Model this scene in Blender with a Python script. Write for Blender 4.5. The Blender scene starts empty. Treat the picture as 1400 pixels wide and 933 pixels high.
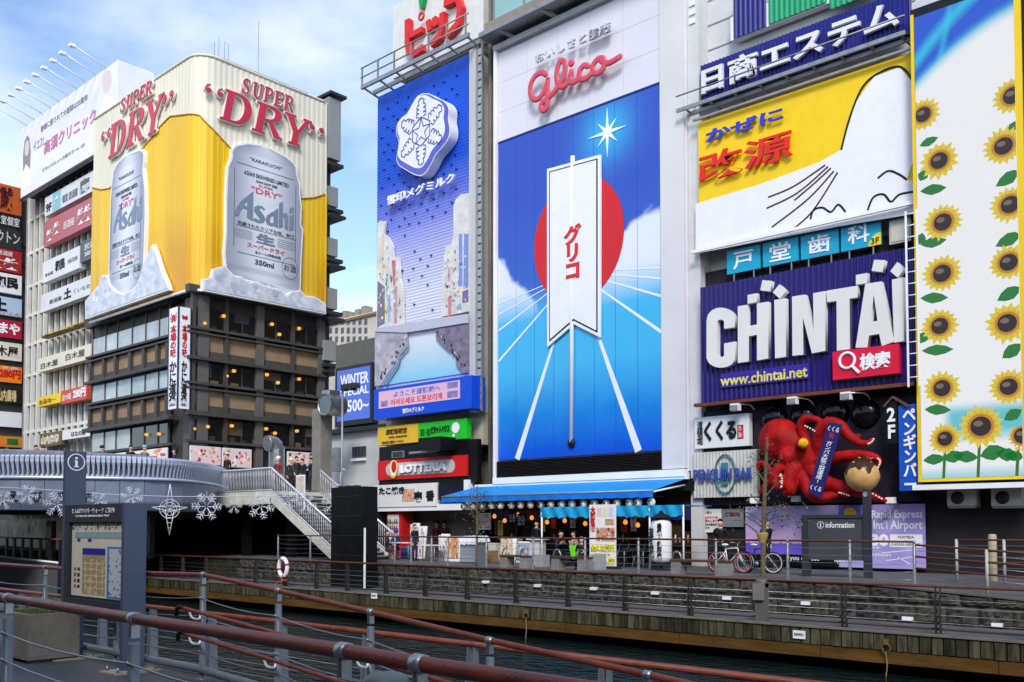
import bpy, bmesh, math, random
import numpy as np
from mathutils import Vector, Matrix
from mathutils.geometry import tessellate_polygon
R = math.radians
random.seed(7)
SC = bpy.context.scene
COL = SC.collection

# ---------------------------------------------------------------- camera
FPX, HZ, VPX, PITCH, CAMZ = 1290.0, 721.0, -720.0, R(2.3), 1.6   # focal length in photo pixels, horizon row, vanishing column of the canal
ALPHA = math.atan((700 - VPX) / FPX)                             # canal direction is this far left of the view
PPY = HZ - FPX * math.tan(PITCH)
cam_d = bpy.data.cameras.new('camera'); cam = bpy.data.objects.new('camera', cam_d); COL.objects.link(cam)
cam_d.sensor_fit = 'HORIZONTAL'; cam_d.sensor_width = 36.0; cam_d.lens = FPX / 1400 * 36
cam_d.shift_y = (PPY - 466.5) / 1400
cam_d.clip_start = 0.05; cam_d.clip_end = 3000
cam.location = (0, 0, CAMZ)
cam.rotation_euler = (math.pi / 2 + PITCH, 0, math.pi / 2 - ALPHA)
SC.camera = cam
CR = cam.rotation_euler.to_matrix()

# ---------------------------------------------------------------- world, sun, exposure
SUN_AZ = (0.62, -0.78)     # horizontal direction towards the hazy sun: behind the camera, a little to the right
SUN_EL = R(40)
world = bpy.data.worlds.new('World'); SC.world = world; world.use_nodes = True
wn = world.node_tree; wn.nodes.clear()
w_out = wn.nodes.new('ShaderNodeOutputWorld'); w_bg = wn.nodes.new('ShaderNodeBackground')
w_sky = wn.nodes.new('ShaderNodeTexSky'); w_sky.sky_type = 'NISHITA'; w_sky.sun_disc = False
w_sky.sun_elevation = SUN_EL; w_sky.sun_rotation = math.atan2(SUN_AZ[0], SUN_AZ[1])
w_sky.altitude = 10; w_sky.air_density = 1.0; w_sky.dust_density = 0.6; w_sky.ozone_density = 2.0
w_tc = wn.nodes.new('ShaderNodeTexCoord'); w_map = wn.nodes.new('ShaderNodeMapping'); w_map.inputs['Scale'].default_value = (1.0, 1.0, 2.6)
w_no = wn.nodes.new('ShaderNodeTexNoise'); w_no.inputs['Scale'].default_value = 2.3; w_no.inputs['Detail'].default_value = 9; w_no.inputs['Roughness'].default_value = 0.55
w_rmp = wn.nodes.new('ShaderNodeMapRange'); w_rmp.inputs[1].default_value = 0.44; w_rmp.inputs[2].default_value = 0.70; w_rmp.inputs[4].default_value = 0.8
w_mix = wn.nodes.new('ShaderNodeMixRGB'); w_mix.inputs[2].default_value = (4.9, 5.1, 5.6, 1)
wn.links.new(w_tc.outputs['Generated'], w_map.inputs[0]); wn.links.new(w_map.outputs[0], w_no.inputs['Vector'])
wn.links.new(w_no.outputs[0], w_rmp.inputs[0]); wn.links.new(w_rmp.outputs[0], w_mix.inputs[0])
wn.links.new(w_sky.outputs[0], w_mix.inputs[1]); wn.links.new(w_mix.outputs[0], w_bg.inputs[0]); wn.links.new(w_bg.outputs[0], w_out.inputs[0])
w_bg.inputs[1].default_value = 0.125
sun_d = bpy.data.lights.new('sun', 'SUN'); sun_d.energy = 1.35; sun_d.angle = R(16); sun_d.color = (1.0, 0.95, 0.87)
sun = bpy.data.objects.new('sun', sun_d); COL.objects.link(sun)
sd = Vector((SUN_AZ[0] * math.cos(SUN_EL), SUN_AZ[1] * math.cos(SUN_EL), math.sin(SUN_EL)))
sun.rotation_euler = sd.to_track_quat('Z', 'Y').to_euler(); sun.location = (20, -30, 50)
SC.view_settings.view_transform = 'Standard'; SC.view_settings.look = 'None'; SC.view_settings.gamma = 1
EXPO = 1.06; SC.view_settings.exposure = EXPO
SC.render.engine = 'CYCLES'; SC.cycles.max_bounces = 6; SC.cycles.use_denoising = True

# ---------------------------------------------------------------- pixel -> place (a pixel gives a direction; the plane it lies on gives the distance)
def ray(px, py):
    return CR @ Vector(((px - 700) / FPX, (PPY - py) / FPX, -1.0))
def onY(px, py, Y): d = ray(px, py); t = Y / d.y; return Vector((d.x * t, Y, CAMZ + d.z * t))
def onX(px, py, X): d = ray(px, py); t = X / d.x; return Vector((X, d.y * t, CAMZ + d.z * t))
def onZ(px, py, Z): d = ray(px, py); t = (Z - CAMZ) / d.z; return Vector((d.x * t, d.y * t, Z))
class Plane:
    """a wall plane: axis 'Y' faces the canal (-Y), axis 'X' faces the bridge street (+X)"""
    def __init__(s, axis, c): s.axis, s.c = axis, c
    def p(s, px, py, off=0.0):
        return onY(px, py, s.c - off) if s.axis == 'Y' else onX(px, py, s.c + off)
    def uv(s, px, py, off=0.0): q = s.p(px, py, off); return (q.x, q.z) if s.axis == 'Y' else (q.y, q.z)
    def w(s, u, v, off=0.0): return Vector((u, s.c - off, v)) if s.axis == 'Y' else Vector((s.c + off, u, v))
    def n(s): return Vector((0, -1, 0)) if s.axis == 'Y' else Vector((1, 0, 0))
    def rect(s, lx, ly, rx, ry, off=0.0):
        a = s.uv(lx, ly, off); b = s.uv(rx, ry, off); return (a[0], b[0], a[1], b[1])   # lower-left pixel, upper-right pixel
PY, PX = (lambda c: Plane('Y', c)), (lambda c: Plane('X', c))
def zz(x0, y0, s, pts): return [(x0 + a * s, y0 + b * s) for a, b in pts]

# ---------------------------------------------------------------- materials
def lin(c): return c / 12.92 if c <= 0.04045 else ((c + 0.055) / 1.055) ** 2.4
def rgb(r, g=None, b=None):
    if g is None: r, g, b = r
    return (lin(r / 255), lin(g / 255), lin(b / 255))
MATS = {}
def mat(name, col=(128, 128, 128), rough=0.6, metal=0.0, var=0.12, vs=2.0, bump=0.0, bs=30.0, emit=0.0, spec=0.3, attr=False, stretch=None, coat=0.0, world=False):
    if name in MATS: return MATS[name]
    m = bpy.data.materials.new(name); m.use_nodes = True; nt = m.node_tree; N = nt.nodes; L = nt.links
    b = N['Principled BSDF']; b.inputs['Roughness'].default_value = rough; b.inputs['Metallic'].default_value = metal
    b.inputs['Specular IOR Level'].default_value = spec
    if coat: b.inputs['Coat Weight'].default_value = coat; b.inputs['Coat Roughness'].default_value = 0.1
    c = rgb(*col)
    src = N.new('ShaderNodeNewGeometry').outputs['Position'] if world else N.new('ShaderNodeTexCoord').outputs['Object']
    if stretch:
        mp = N.new('ShaderNodeMapping'); mp.inputs['Scale'].default_value = stretch; L.new(src, mp.inputs[0]); src = mp.outputs[0]
    if attr:
        a = N.new('ShaderNodeVertexColor'); a.layer_name = 'Col'; base = a.outputs[0]
    else:
        rg = N.new('ShaderNodeRGB'); rg.outputs[0].default_value = (*c, 1); base = rg.outputs[0]
    if var > 0:
        no = N.new('ShaderNodeTexNoise'); no.inputs['Scale'].default_value = vs; no.inputs['Detail'].default_value = 8; no.inputs['Roughness'].default_value = 0.62
        mr = N.new('ShaderNodeMapRange'); mr.inputs[1].default_value = 0.3; mr.inputs[2].default_value = 0.7
        mr.inputs[3].default_value = 1 - var; mr.inputs[4].default_value = 1 + var * 0.6
        mx = N.new('ShaderNodeMixRGB'); mx.blend_type = 'MULTIPLY'; mx.inputs[0].default_value = 1
        L.new(src, no.inputs['Vector']); L.new(no.outputs[0], mr.inputs[0]); L.new(base, mx.inputs[1]); L.new(mr.outputs[0], mx.inputs[2]); base = mx.outputs[0]
        m2 = N.new('ShaderNodeMapRange'); m2.inputs[1].default_value = 0.3; m2.inputs[2].default_value = 0.7
        m2.inputs[3].default_value = max(0.02, rough - 0.12); m2.inputs[4].default_value = min(1, rough + 0.12)
        L.new(no.outputs[0], m2.inputs[0]); L.new(m2.outputs[0], b.inputs['Roughness'])
    L.new(base, b.inputs['Base Color'])
    if emit > 0:
        L.new(base, b.inputs['Emission Color']); b.inputs['Emission Strength'].default_value = emit * 2 ** -EXPO     # strengths are given as displayed
        b.inputs['Base Color'].default_value = (0.02, 0.02, 0.02, 1)
        for l in list(b.inputs['Base Color'].links): L.remove(l)
    if bump > 0:
        n2 = N.new('ShaderNodeTexNoise'); n2.inputs['Scale'].default_value = bs; n2.inputs['Detail'].default_value = 6
        bp = N.new('ShaderNodeBump'); bp.inputs['Strength'].default_value = bump; bp.inputs['Distance'].default_value = 0.02
        L.new(src, n2.inputs['Vector']); L.new(n2.outputs[0], bp.inputs['Height']); L.new(bp.outputs[0], b.inputs['Normal'])
    MATS[name] = m
    return m
def glass(name, col=(20, 26, 30), rough=0.04, spec=0.9):
    return mat(name, col, rough, 0.0, var=0.25, vs=0.6, spec=spec)

# ---------------------------------------------------------------- mesh building
class MB:
    def __init__(s): s.v = []; s.f = []; s.sm = []; s.c = None; s.mi = []
    def add(s, vs, fs, smooth=False, mi=0):
        o = len(s.v); s.v += [tuple(v) for v in vs]
        for f in fs: s.f.append(tuple(i + o for i in f)); s.sm.append(smooth); s.mi.append(mi)
        return s
    def box(s, x0, x1, y0, y1, z0, z1, mi=0):
        x0, x1 = min(x0, x1), max(x0, x1); y0, y1 = min(y0, y1), max(y0, y1); z0, z1 = min(z0, z1), max(z0, z1)
        return s.add([(x0,y0,z0),(x1,y0,z0),(x1,y1,z0),(x0,y1,z0),(x0,y0,z1),(x1,y0,z1),(x1,y1,z1),(x0,y1,z1)],
                     [(0,3,2,1),(4,5,6,7),(0,1,5,4),(1,2,6,5),(2,3,7,6),(3,0,4,7)], mi=mi)
    def beam(s, a, b, w, h, up=(0, 0, 1), mi=0):
        a = Vector(a); b = Vector(b); d = (b - a).normalized(); u = Vector(up)
        sd_ = d.cross(u)
        if sd_.length < 1e-4: sd_ = d.cross(Vector((1, 0, 0)))
        sd_.normalize(); u = sd_.cross(d)
        q = [(-1,-1),(1,-1),(1,1),(-1,1)]
        vs = [p + sd_ * (i * w / 2) + u * (j * h / 2) for p in (a, b) for i, j in q]
        return s.add(vs, [(0,1,2,3),(7,6,5,4),(0,4,5,1),(1,5,6,2),(2,6,7,3),(3,7,4,0)], mi=mi)
    def tube(s, pts, r, n=8, cap=True, closed=False, mi=0, flat=1.0):
        pts = [Vector(p) for p in pts]; m = len(pts)
        rr = r if isinstance(r, (list, tuple)) else [r] * m
        vs = []; prev = None
        for i, p in enumerate(pts):
            if closed: d = pts[(i + 1) % m] - pts[i - 1]
            else: d = pts[min(i + 1, m - 1)] - pts[max(i - 1, 0)]
            d.normalize()
            if prev is None:
                ref = Vector((0, 0, 1)) if abs(d.z) < 0.9 else Vector((1, 0, 0)); x = d.cross(ref).normalized()
            else: x = (prev - d * prev.dot(d)).normalized()
            prev = x; y = d.cross(x)
            for k in range(n):
                a = 2 * math.pi * k / n
                vs.append(p + x * (math.cos(a) * rr[i]) + y * (math.sin(a) * rr[i] * flat))
        fs = []
        for i in range(m if closed else m - 1):
            j = (i + 1) % m
            for k in range(n):
                l = (k + 1) % n; fs.append((i*n+k, i*n+l, j*n+l, j*n+k))
        s.add(vs, fs, smooth=n > 4, mi=mi)
        if cap and not closed:
            o = len(s.v) - len(vs)
            s.f.append(tuple(o + k for k in reversed(range(n)))); s.sm.append(False); s.mi.append(mi)
            s.f.append(tuple(o + (m-1)*n + k for k in range(n))); s.sm.append(False); s.mi.append(mi)
        return s
    def cyl(s, a, b, r0, r1=None, n=12, mi=0): return s.tube([a, b], [r0, r0 if r1 is None else r1], n, mi=mi)
    def lathe(s, c, prof, n=16, mi=0, axis='Z'):
        c = Vector(c); vs = []
        for r, h in prof:
            for k in range(n):
                a = 2 * math.pi * k / n
                vs.append(c + (Vector((math.cos(a)*r, math.sin(a)*r, h)) if axis == 'Z' else Vector((math.cos(a)*r, -h, math.sin(a)*r)) if axis == 'Y' else Vector((h, math.cos(a)*r, math.sin(a)*r))))
        fs = [(i*n+k, i*n+(k+1)%n, (i+1)*n+(k+1)%n, (i+1)*n+k) for i in range(len(prof)-1) for k in range(n)]
        return s.add(vs, fs, True, mi)
    def ball(s, c, r, n=12, m=8, sc=(1,1,1), mi=0):
        c = Vector(c)
        vs = [c + Vector((math.sin(math.pi*i/m)*math.cos(2*math.pi*k/n)*r*sc[0], math.sin(math.pi*i/m)*math.sin(2*math.pi*k/n)*r*sc[1], math.cos(math.pi*i/m)*r*sc[2])) for i in range(m+1) for k in range(n)]
        return s.add(vs, [((i+1)*n+k, (i+1)*n+(k+1)%n, i*n+(k+1)%n, i*n+k) for i in range(m) for k in range(n)], True, mi)
    def quad(s, a, b, c, d, mi=0): return s.add([a, b, c, d], [(0, 1, 2, 3)], mi=mi)
    def poly(s, pts, nrm, depth, mi=0):
        """planar outline, front face at pts, thickness depth backwards from the normal"""
        pts = [Vector(p) for p in pts]; nrm = Vector(nrm).normalized(); m = len(pts)
        ar = Vector((0, 0, 0))
        for i in range(m): ar += pts[i].cross(pts[(i+1) % m])
        if ar.dot(nrm) < 0: pts.reverse()
        tris = tessellate_polygon([pts]); back = [p - nrm * depth for p in pts]
        fs = []
        for t in tris:
            a, b, c = t
            if (pts[b]-pts[a]).cross(pts[c]-pts[a]).dot(nrm) < 0: a, c = c, a
            fs.append((a, b, c)); fs.append((c+m, b+m, a+m))
        for i in range(m): j = (i+1) % m; fs.append((i, i+m, j+m, j))
        return s.add(pts + back, fs, mi=mi)
    def panel(s, pl, rect, off, depth, mi=0):
        u0, u1, v0, v1 = rect; return s.poly([pl.w(u0,v0,off), pl.w(u1,v0,off), pl.w(u1,v1,off), pl.w(u0,v1,off)], pl.n(), depth, mi)
    def stroke(s, pts, w, nrm, depth, mi=0):
        """ribbon of width w (number or list) along a polyline lying in a plane"""
        pts = [Vector(p) for p in pts]; nrm = Vector(nrm).normalized(); m = len(pts); ww = w if isinstance(w, (list, tuple)) else [w]*m
        Lf = []; Rt = []
        for i in range(m):
            d = (pts[min(i+1, m-1)] - pts[max(i-1, 0)]).normalized(); q = nrm.cross(d)
            Lf.append(pts[i] + q*ww[i]/2); Rt.append(pts[i] - q*ww[i]/2)
        vs = Lf + Rt + [p - nrm*depth for p in Lf] + [p - nrm*depth for p in Rt]; fs = []
        for i in range(m-1):
            fs += [(m+i, m+i+1, i+1, i), (i, i+1, 2*m+i+1, 2*m+i), (m+i+1, m+i, 3*m+i, 3*m+i+1)]
        fs += [(0, 2*m, 3*m, m), (m-1, 2*m-1, 4*m-1, 3*m-1)]
        return s.add(vs, fs, mi=mi)
def smooth_path(pts, n=6):
    P = [Vector(p) for p in pts]; out = []
    for i in range(len(P)-1):
        p0 = P[max(i-1, 0)]; p1 = P[i]; p2 = P[i+1]; p3 = P[min(i+2, len(P)-1)]
        for k in range(n):
            t = k/n
            out.append(0.5*((2*p1)+(p2-p0)*t+(2*p0-5*p1+4*p2-p3)*t*t+(3*p1-p0-3*p2+p3)*t**3))
    out.append(P[-1]); return out
def lerp_list(vals, n):
    xs = np.linspace(0, len(vals)-1, n); return [float(v) for v in np.interp(xs, range(len(vals)), vals)]
def wloc(o):
    l = Vector((0, 0, 0))
    while o: l += o.location; o = o.parent
    return l
def tag(o, label=None, cat=None, group=None, kind=None):
    if label: o['label'] = label
    if cat: o['category'] = cat
    if group: o['group'] = group
    if kind: o['kind'] = kind
    return o
def mkmesh(name, mb, mats, org=(0, 0, 0)):
    me = bpy.data.meshes.new(name); org = Vector(org)
    me.from_pydata([tuple(Vector(v) - org) for v in mb.v], [], mb.f)
    for m in (mats if isinstance(mats, (list, tuple)) else [mats]): me.materials.append(m)
    me.polygons.foreach_set('use_smooth', mb.sm); me.polygons.foreach_set('material_index', mb.mi)
    if mb.c is not None:
        at = me.color_attributes.new('Col', 'FLOAT_COLOR', 'POINT')
        at.data.foreach_set('color', np.asarray(mb.c, dtype=np.float32).ravel())
    me.update(); return me
def O(name, mb, mats, parent=None, label=None, cat=None, group=None, kind=None):
    if parent: org = wloc(parent)
    else:
        a = np.array([tuple(v) for v in mb.v]); lo = a.min(0); hi = a.max(0); org = Vector(((lo[0]+hi[0])/2, (lo[1]+hi[1])/2, lo[2]))
    o = bpy.data.objects.new(name, mkmesh(name, mb, mats, org)); COL.objects.link(o)
    if parent: o.parent = parent
    else: o.location = org
    return tag(o, label, cat, group, kind)
def T(name, label, cat, loc, group=None, kind=None):
    o = bpy.data.objects.new(name, None); COL.objects.link(o); o.location = loc; o.empty_display_size = 0.3
    return tag(o, label, cat, group, kind)
def inst(name, mesh, loc, parent=None, rz=0.0, scale=None):
    o = bpy.data.objects.new(name, mesh); COL.objects.link(o)
    o.location = Vector(loc) - (wloc(parent) if parent else Vector((0, 0, 0))); o.rotation_euler.z = rz
    if scale: o.scale = scale
    if parent: o.parent = parent
    return o
def clone(o, loc=None, rz=None, label=None, parent=None):
    c = o.copy(); COL.objects.link(c)
    if parent: c.parent = parent
    if loc is not None: c.location = loc
    if rz is not None: c.rotation_euler.z = rz
    if label: c['label'] = label
    for ch in o.children: clone(ch, parent=c)
    return c

# ---------------------------------------------------------------- lettering (built-in font, turned into meshes)
def font_mesh(body, bold=0.0, depth=0.05, res=2, shear=0.0, vertical=False, spacing=1.0):
    cu = bpy.data.curves.new('lettering', 'FONT'); cu.body = '\n'.join(body) if vertical else body
    cu.resolution_u = res; cu.offset = bold; cu.extrude = depth / 2; cu.shear = shear; cu.align_x = 'CENTER' if vertical else 'LEFT'
    cu.space_character = spacing
    if vertical: cu.space_line = 0.9 * spacing
    ob = bpy.data.objects.new('lettering', cu); me = bpy.data.meshes.new_from_object(ob)
    bpy.data.objects.remove(ob); bpy.data.curves.remove(cu); return me
def loops_mesh(loops, depth=0.05, offset=0.0):
    cu = bpy.data.curves.new('shape', 'CURVE'); cu.dimensions = '2D'; cu.fill_mode = 'BOTH'; cu.extrude = depth / 2; cu.offset = offset
    for Lp in loops:
        sp = cu.splines.new('POLY'); sp.points.add(len(Lp) - 1); sp.use_cyclic_u = True
        for p, q in zip(sp.points, Lp): p.co = (q[0], q[1], 0, 1)
    ob = bpy.data.objects.new('shape', cu); me = bpy.data.meshes.new_from_object(ob)
    bpy.data.objects.remove(ob); bpy.data.curves.remove(cu); return me
def place_mesh(name, me, m, O3, U, V, Nn, w, h, depth, parent, fit=True):
    """put a flat letter mesh into the frame O3 + u*U + v*V, proud by depth along Nn"""
    n = len(me.vertices); a = np.empty(n * 3, dtype=np.float32); me.vertices.foreach_get('co', a); a = a.reshape(-1, 3).astype(float)
    lo, hi = a.min(0), a.max(0); ext = np.maximum(hi - lo, 1e-6)
    if fit: a = (a - lo) / ext * np.array([w, h, 1.0])
    else: a[:, 2] = (a[:, 2] - lo[2]) / ext[2]
    a[:, 2] *= depth
    org = wloc(parent) if parent else Vector((0, 0, 0))
    B = np.array([list(U), list(V), list(Nn)]); base = np.array(list(Vector(O3) - org))
    me.vertices.foreach_set('co', (a @ B + base).astype(np.float32).ravel()); me.materials.clear(); me.materials.append(m); me.update()
    o = bpy.data.objects.new(name, me); COL.objects.link(o)
    if parent: o.parent = parent
    return o
def frame(pl): return (Vector((1, 0, 0)) if pl.axis == 'Y' else Vector((0, 1, 0))), Vector((0, 0, 1)), pl.n()
def text(body, pl, rect, off, m, parent, depth=0.02, bold=0.0, shear=0.0, vertical=False, name='lettering', res=2, spacing=1.0):
    """rect = (u0,u1,v0,v1) on the plane; letters stand proud of offset off"""
    me = font_mesh(body, bold, depth, res, shear, vertical, spacing); U, V, Nn = frame(pl); u0, u1, v0, v1 = rect
    o = place_mesh(name, me, m, pl.w(u0, v0, off), U, V, Nn, u1 - u0, v1 - v0, depth, parent)
    if (v1 - v0) / (len(body) if vertical else 1) > 0.75 and len(body) > 1: return split_letters(o, 2 if vertical else (0 if pl.axis == 'Y' else 1))
    return o
def split_letters(o, ax):
    """one object for each character of a large wordmark"""
    me = o.data; nv = len(me.vertices); co = np.empty(nv*3, dtype=np.float32); me.vertices.foreach_get('co', co); co = co.reshape(-1, 3); par = list(range(nv))
    def find(a):
        while par[a] != a: par[a] = par[par[a]]; a = par[a]
        return a
    F = [tuple(p.vertices) for p in me.polygons]
    for f in F:
        r = find(f[0])
        for q in f[1:]: par[find(q)] = r
    root = [find(i) for i in range(nv)]; iv = {}
    for i, r in enumerate(root): a = float(co[i, ax]); lo, hi = iv.get(r, (a, a)); iv[r] = (min(lo, a), max(hi, a))
    groups = []
    for r, (lo, hi) in sorted(iv.items(), key=lambda t: t[1]):
        if groups and lo < groups[-1][1] - 1e-3: groups[-1][1] = max(hi, groups[-1][1]); groups[-1][2].append(r)
        else: groups.append([lo, hi, [r]])
    if len(groups) < 2: return o
    mt = me.materials[0]; last = None
    for lo, hi, rs in groups:
        S_ = set(rs); ids = [i for i in range(nv) if root[i] in S_]; mp = {a: b for b, a in enumerate(ids)}
        m2 = bpy.data.meshes.new('letter'); m2.from_pydata([tuple(co[i]) for i in ids], [], [tuple(mp[i] for i in f) for f in F if f[0] in mp]); m2.materials.append(mt)
        last = bpy.data.objects.new('letter', m2); COL.objects.link(last); last.parent = o.parent
    bpy.data.objects.remove(o); bpy.data.meshes.remove(me); return last
def textpx(body, pl, lx, ly, rx, ry, off, m, parent, **k):
    return text(body, pl, pl.rect(lx, ly, rx, ry, off), off, m, parent, **k)
def sub(rect, a, b, c, d):
    u0, u1, v0, v1 = rect; return (u0+(u1-u0)*a, u0+(u1-u0)*b, v0+(v1-v0)*c, v0+(v1-v0)*d)
def prints(name, pl, rect, off, nx, ny, fn, m, parent, depth=0.0):
    """flat print: a fine grid whose vertex colours come from fn(U,V) -> (..,3) linear colours"""
    u0, u1, v0, v1 = rect; U, V = np.meshgrid(np.linspace(0, 1, nx+1), np.linspace(0, 1, ny+1))
    C = fn(U, V); mb = MB(); xs = (u0+(u1-u0)*U).ravel(); ys = (v0+(v1-v0)*V).ravel()
    mb.v = [tuple(pl.w(x, y, off)) for x, y in zip(xs, ys)]
    mb.f = [(j*(nx+1)+i, j*(nx+1)+i+1, (j+1)*(nx+1)+i+1, (j+1)*(nx+1)+i) for j in range(ny) for i in range(nx)]
    mb.sm = [False]*len(mb.f); mb.mi = [0]*len(mb.f)
    mb.c = np.concatenate([C.reshape(-1, 3), np.ones((C.size//3, 1))], 1)
    return O(name, mb, m, parent)
def polypx(pts, pl, off): return [pl.p(x, y, off) for x, y in pts]
def shade3(a, b, t): return np.asarray(a)*(1-t)[..., None]+np.asarray(b)*t[..., None]
def vnoise(U, V, f, seed=0):
    rs = np.random.RandomState(seed); g = rs.rand(64, 64); x = U*f; y = V*f
    xi = np.floor(x).astype(int); yi = np.floor(y).astype(int); xf = x-xi; yf = y-yi; xf = xf*xf*(3-2*xf); yf = yf*yf*(3-2*yf)
    G = lambda a, b: g[a % 64, b % 64]
    return (G(xi,yi)*(1-xf)+G(xi+1,yi)*xf)*(1-yf)+(G(xi,yi+1)*(1-xf)+G(xi+1,yi+1)*xf)*yf
def fbm(U, V, f, seed=0, o=4): return sum(vnoise(U, V, f*2**k, seed+k)/2**(k+1) for k in range(o))

def offset_poly(P, d):
    """grow a simple outline by d"""
    n = len(P); ar = sum(P[i][0]*P[(i+1) % n][1]-P[(i+1) % n][0]*P[i][1] for i in range(n)); sg = 1 if ar > 0 else -1; out = []
    for i in range(n):
        a, b, c = np.array(P[i-1]), np.array(P[i]), np.array(P[(i+1) % n])
        e1 = (b-a)/max(1e-9, np.hypot(*(b-a))); e2 = (c-b)/max(1e-9, np.hypot(*(c-b)))
        m_ = np.array([e1[1]+e2[1], -(e1[0]+e2[0])])*sg; L_ = np.hypot(*m_); k = d/max(0.55, L_/2); out.append(tuple(b+m_/max(L_, 1e-9)*k))
    return out
def inside(P, x, y):
    r = False
    for (a, b), (c, d) in zip(P, P[1:]+P[:1]):
        if (b > y) != (d > y) and x < (c-a)*(y-b)/(d-b)+a: r = not r
    return r
cc0 = lambda *c: mat('ink_%d_%d_%d' % c, c, 0.45, var=0.05)
# ---------------------------------------------------------------- shared materials
m_conc = mat('concrete', (140, 138, 132), 0.85, var=0.3, vs=1.2, bump=0.5, bs=25)
m_pave = mat('paving', (88, 88, 90), 0.8, var=0.25, vs=1.5, bump=0.3, bs=30)
m_deck = mat('near_deck', (70, 73, 78), 0.55, var=0.3, vs=2.5, bump=0.25, bs=20)
m_stone = mat('rough_stone', (90, 86, 80), 0.9, var=0.5, vs=3.5, bump=0.9, bs=14)
m_dark = mat('dark_void', (16, 16, 18), 0.8, var=0.3)
m_black = mat('black_paint_and_shade', (14, 14, 15), 0.45, var=0.3)
m_white = mat('white_paint', (236, 236, 238), 0.45, var=0.08, vs=0.7)
m_steel = mat('brushed_steel', (165, 168, 172), 0.35, 0.85, var=0.2, vs=4)
m_galv = mat('galvanised_steel', (150, 152, 154), 0.5, 0.5, var=0.25, vs=3)
m_post = mat('post_paint', (106, 113, 122), 0.45, 0.2, var=0.2, vs=6)
m_rail = mat('rail_brown', (116, 56, 40), 0.42, 0.0, var=0.4, vs=7, bump=0.25, bs=70, spec=0.35)
m_grey = mat('grey_panel', (112, 120, 136), 0.45, 0.1, var=0.1, vs=0.8)
m_dgrey = mat('dark_grey_metal', (52, 54, 58), 0.5, 0.2, var=0.25, vs=2)
m_fars = mat('far_rail_post', (62, 58, 54), 0.5, 0.3, var=0.3, vs=4)

# ---------------------------------------------------------------- water
mw = bpy.data.materials.new('canal_water'); mw.use_nodes = True
nt = mw.node_tree; b = nt.nodes['Principled BSDF']
b.inputs['Base Color'].default_value = (0.004, 0.012, 0.011, 1); b.inputs['Roughness'].default_value = 0.06; b.inputs['IOR'].default_value = 1.33
tc = nt.nodes.new('ShaderNodeTexCoord'); mp = nt.nodes.new('ShaderNodeMapping'); mp.inputs['Scale'].default_value = (0.75, 1.5, 1)
n1 = nt.nodes.new('ShaderNodeTexNoise'); n1.inputs['Scale'].default_value = 2.6; n1.inputs['Detail'].default_value = 4; n1.inputs['Roughness'].default_value = 0.5
n2 = nt.nodes.new('ShaderNodeTexNoise'); n2.inputs['Scale'].default_value = 0.5; n2.inputs['Detail'].default_value = 2
ad = nt.nodes.new('ShaderNodeMath'); ad.operation = 'ADD'
bp = nt.nodes.new('ShaderNodeBump'); bp.inputs['Strength'].default_value = 1.0; bp.inputs['Distance'].default_value = 0.2
nt.links.new(tc.outputs['Object'], mp.inputs[0])
for n in (n1, n2): nt.links.new(mp.outputs[0], n.inputs['Vector'])
nt.links.new(n1.outputs[0], ad.inputs[0]); nt.links.new(n2.outputs[0], ad.inputs[1]); nt.links.new(ad.outputs[0], bp.inputs['Height']); nt.links.new(bp.outputs[0], b.inputs['Normal'])
WZ = -1.85
O('canal_water', MB().quad((-260, 0, WZ), (60, 0, WZ), (60, 30, WZ), (-260, 30, WZ)), mw, kind='structure', label='dark green rippled canal water')
# ground sheet reaching the horizon, under everything
O('ground', MB().quad((-1500, -1500, -3.2), (1500, -1500, -3.2), (1500, 1500, -3.2), (-1500, 1500, -3.2)), m_conc, kind='structure')

# ---------------------------------------------------------------- near bank
RY = 5.2                                            # line of the near ramp railing
near = O('near_deck', MB().box(-260, 40, -40, 2.45, -2.6, 0.0).box(-260, -9.0, 2.45, 5.32, -2.6, 0.0), m_deck, kind='structure')
rmp = MB()
x1 = 20.0; zt = lambda x: -0.085 * (x + 9.0)
rmp.add([(-9.0, 2.45, 0), (x1, 2.45, max(zt(x1), -0.85)), (x1, 5.32, -0.85), (-9.0, 5.32, 0), (-9.0, 2.45, -2.6), (x1, 2.45, -2.6), (x1, 5.32, -2.6), (-9, 5.32, -2.6)],
        [(0,1,2,3),(0,4,5,1),(1,5,6,2),(2,6,7,3),(3,7,4,0)])
O('ramp', rmp, m_deck, kind='structure')
O('near_lower_walkway', MB().box(-260, 40, 5.32, 8.0, -2.6, -0.85), m_pave, kind='structure')

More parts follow.
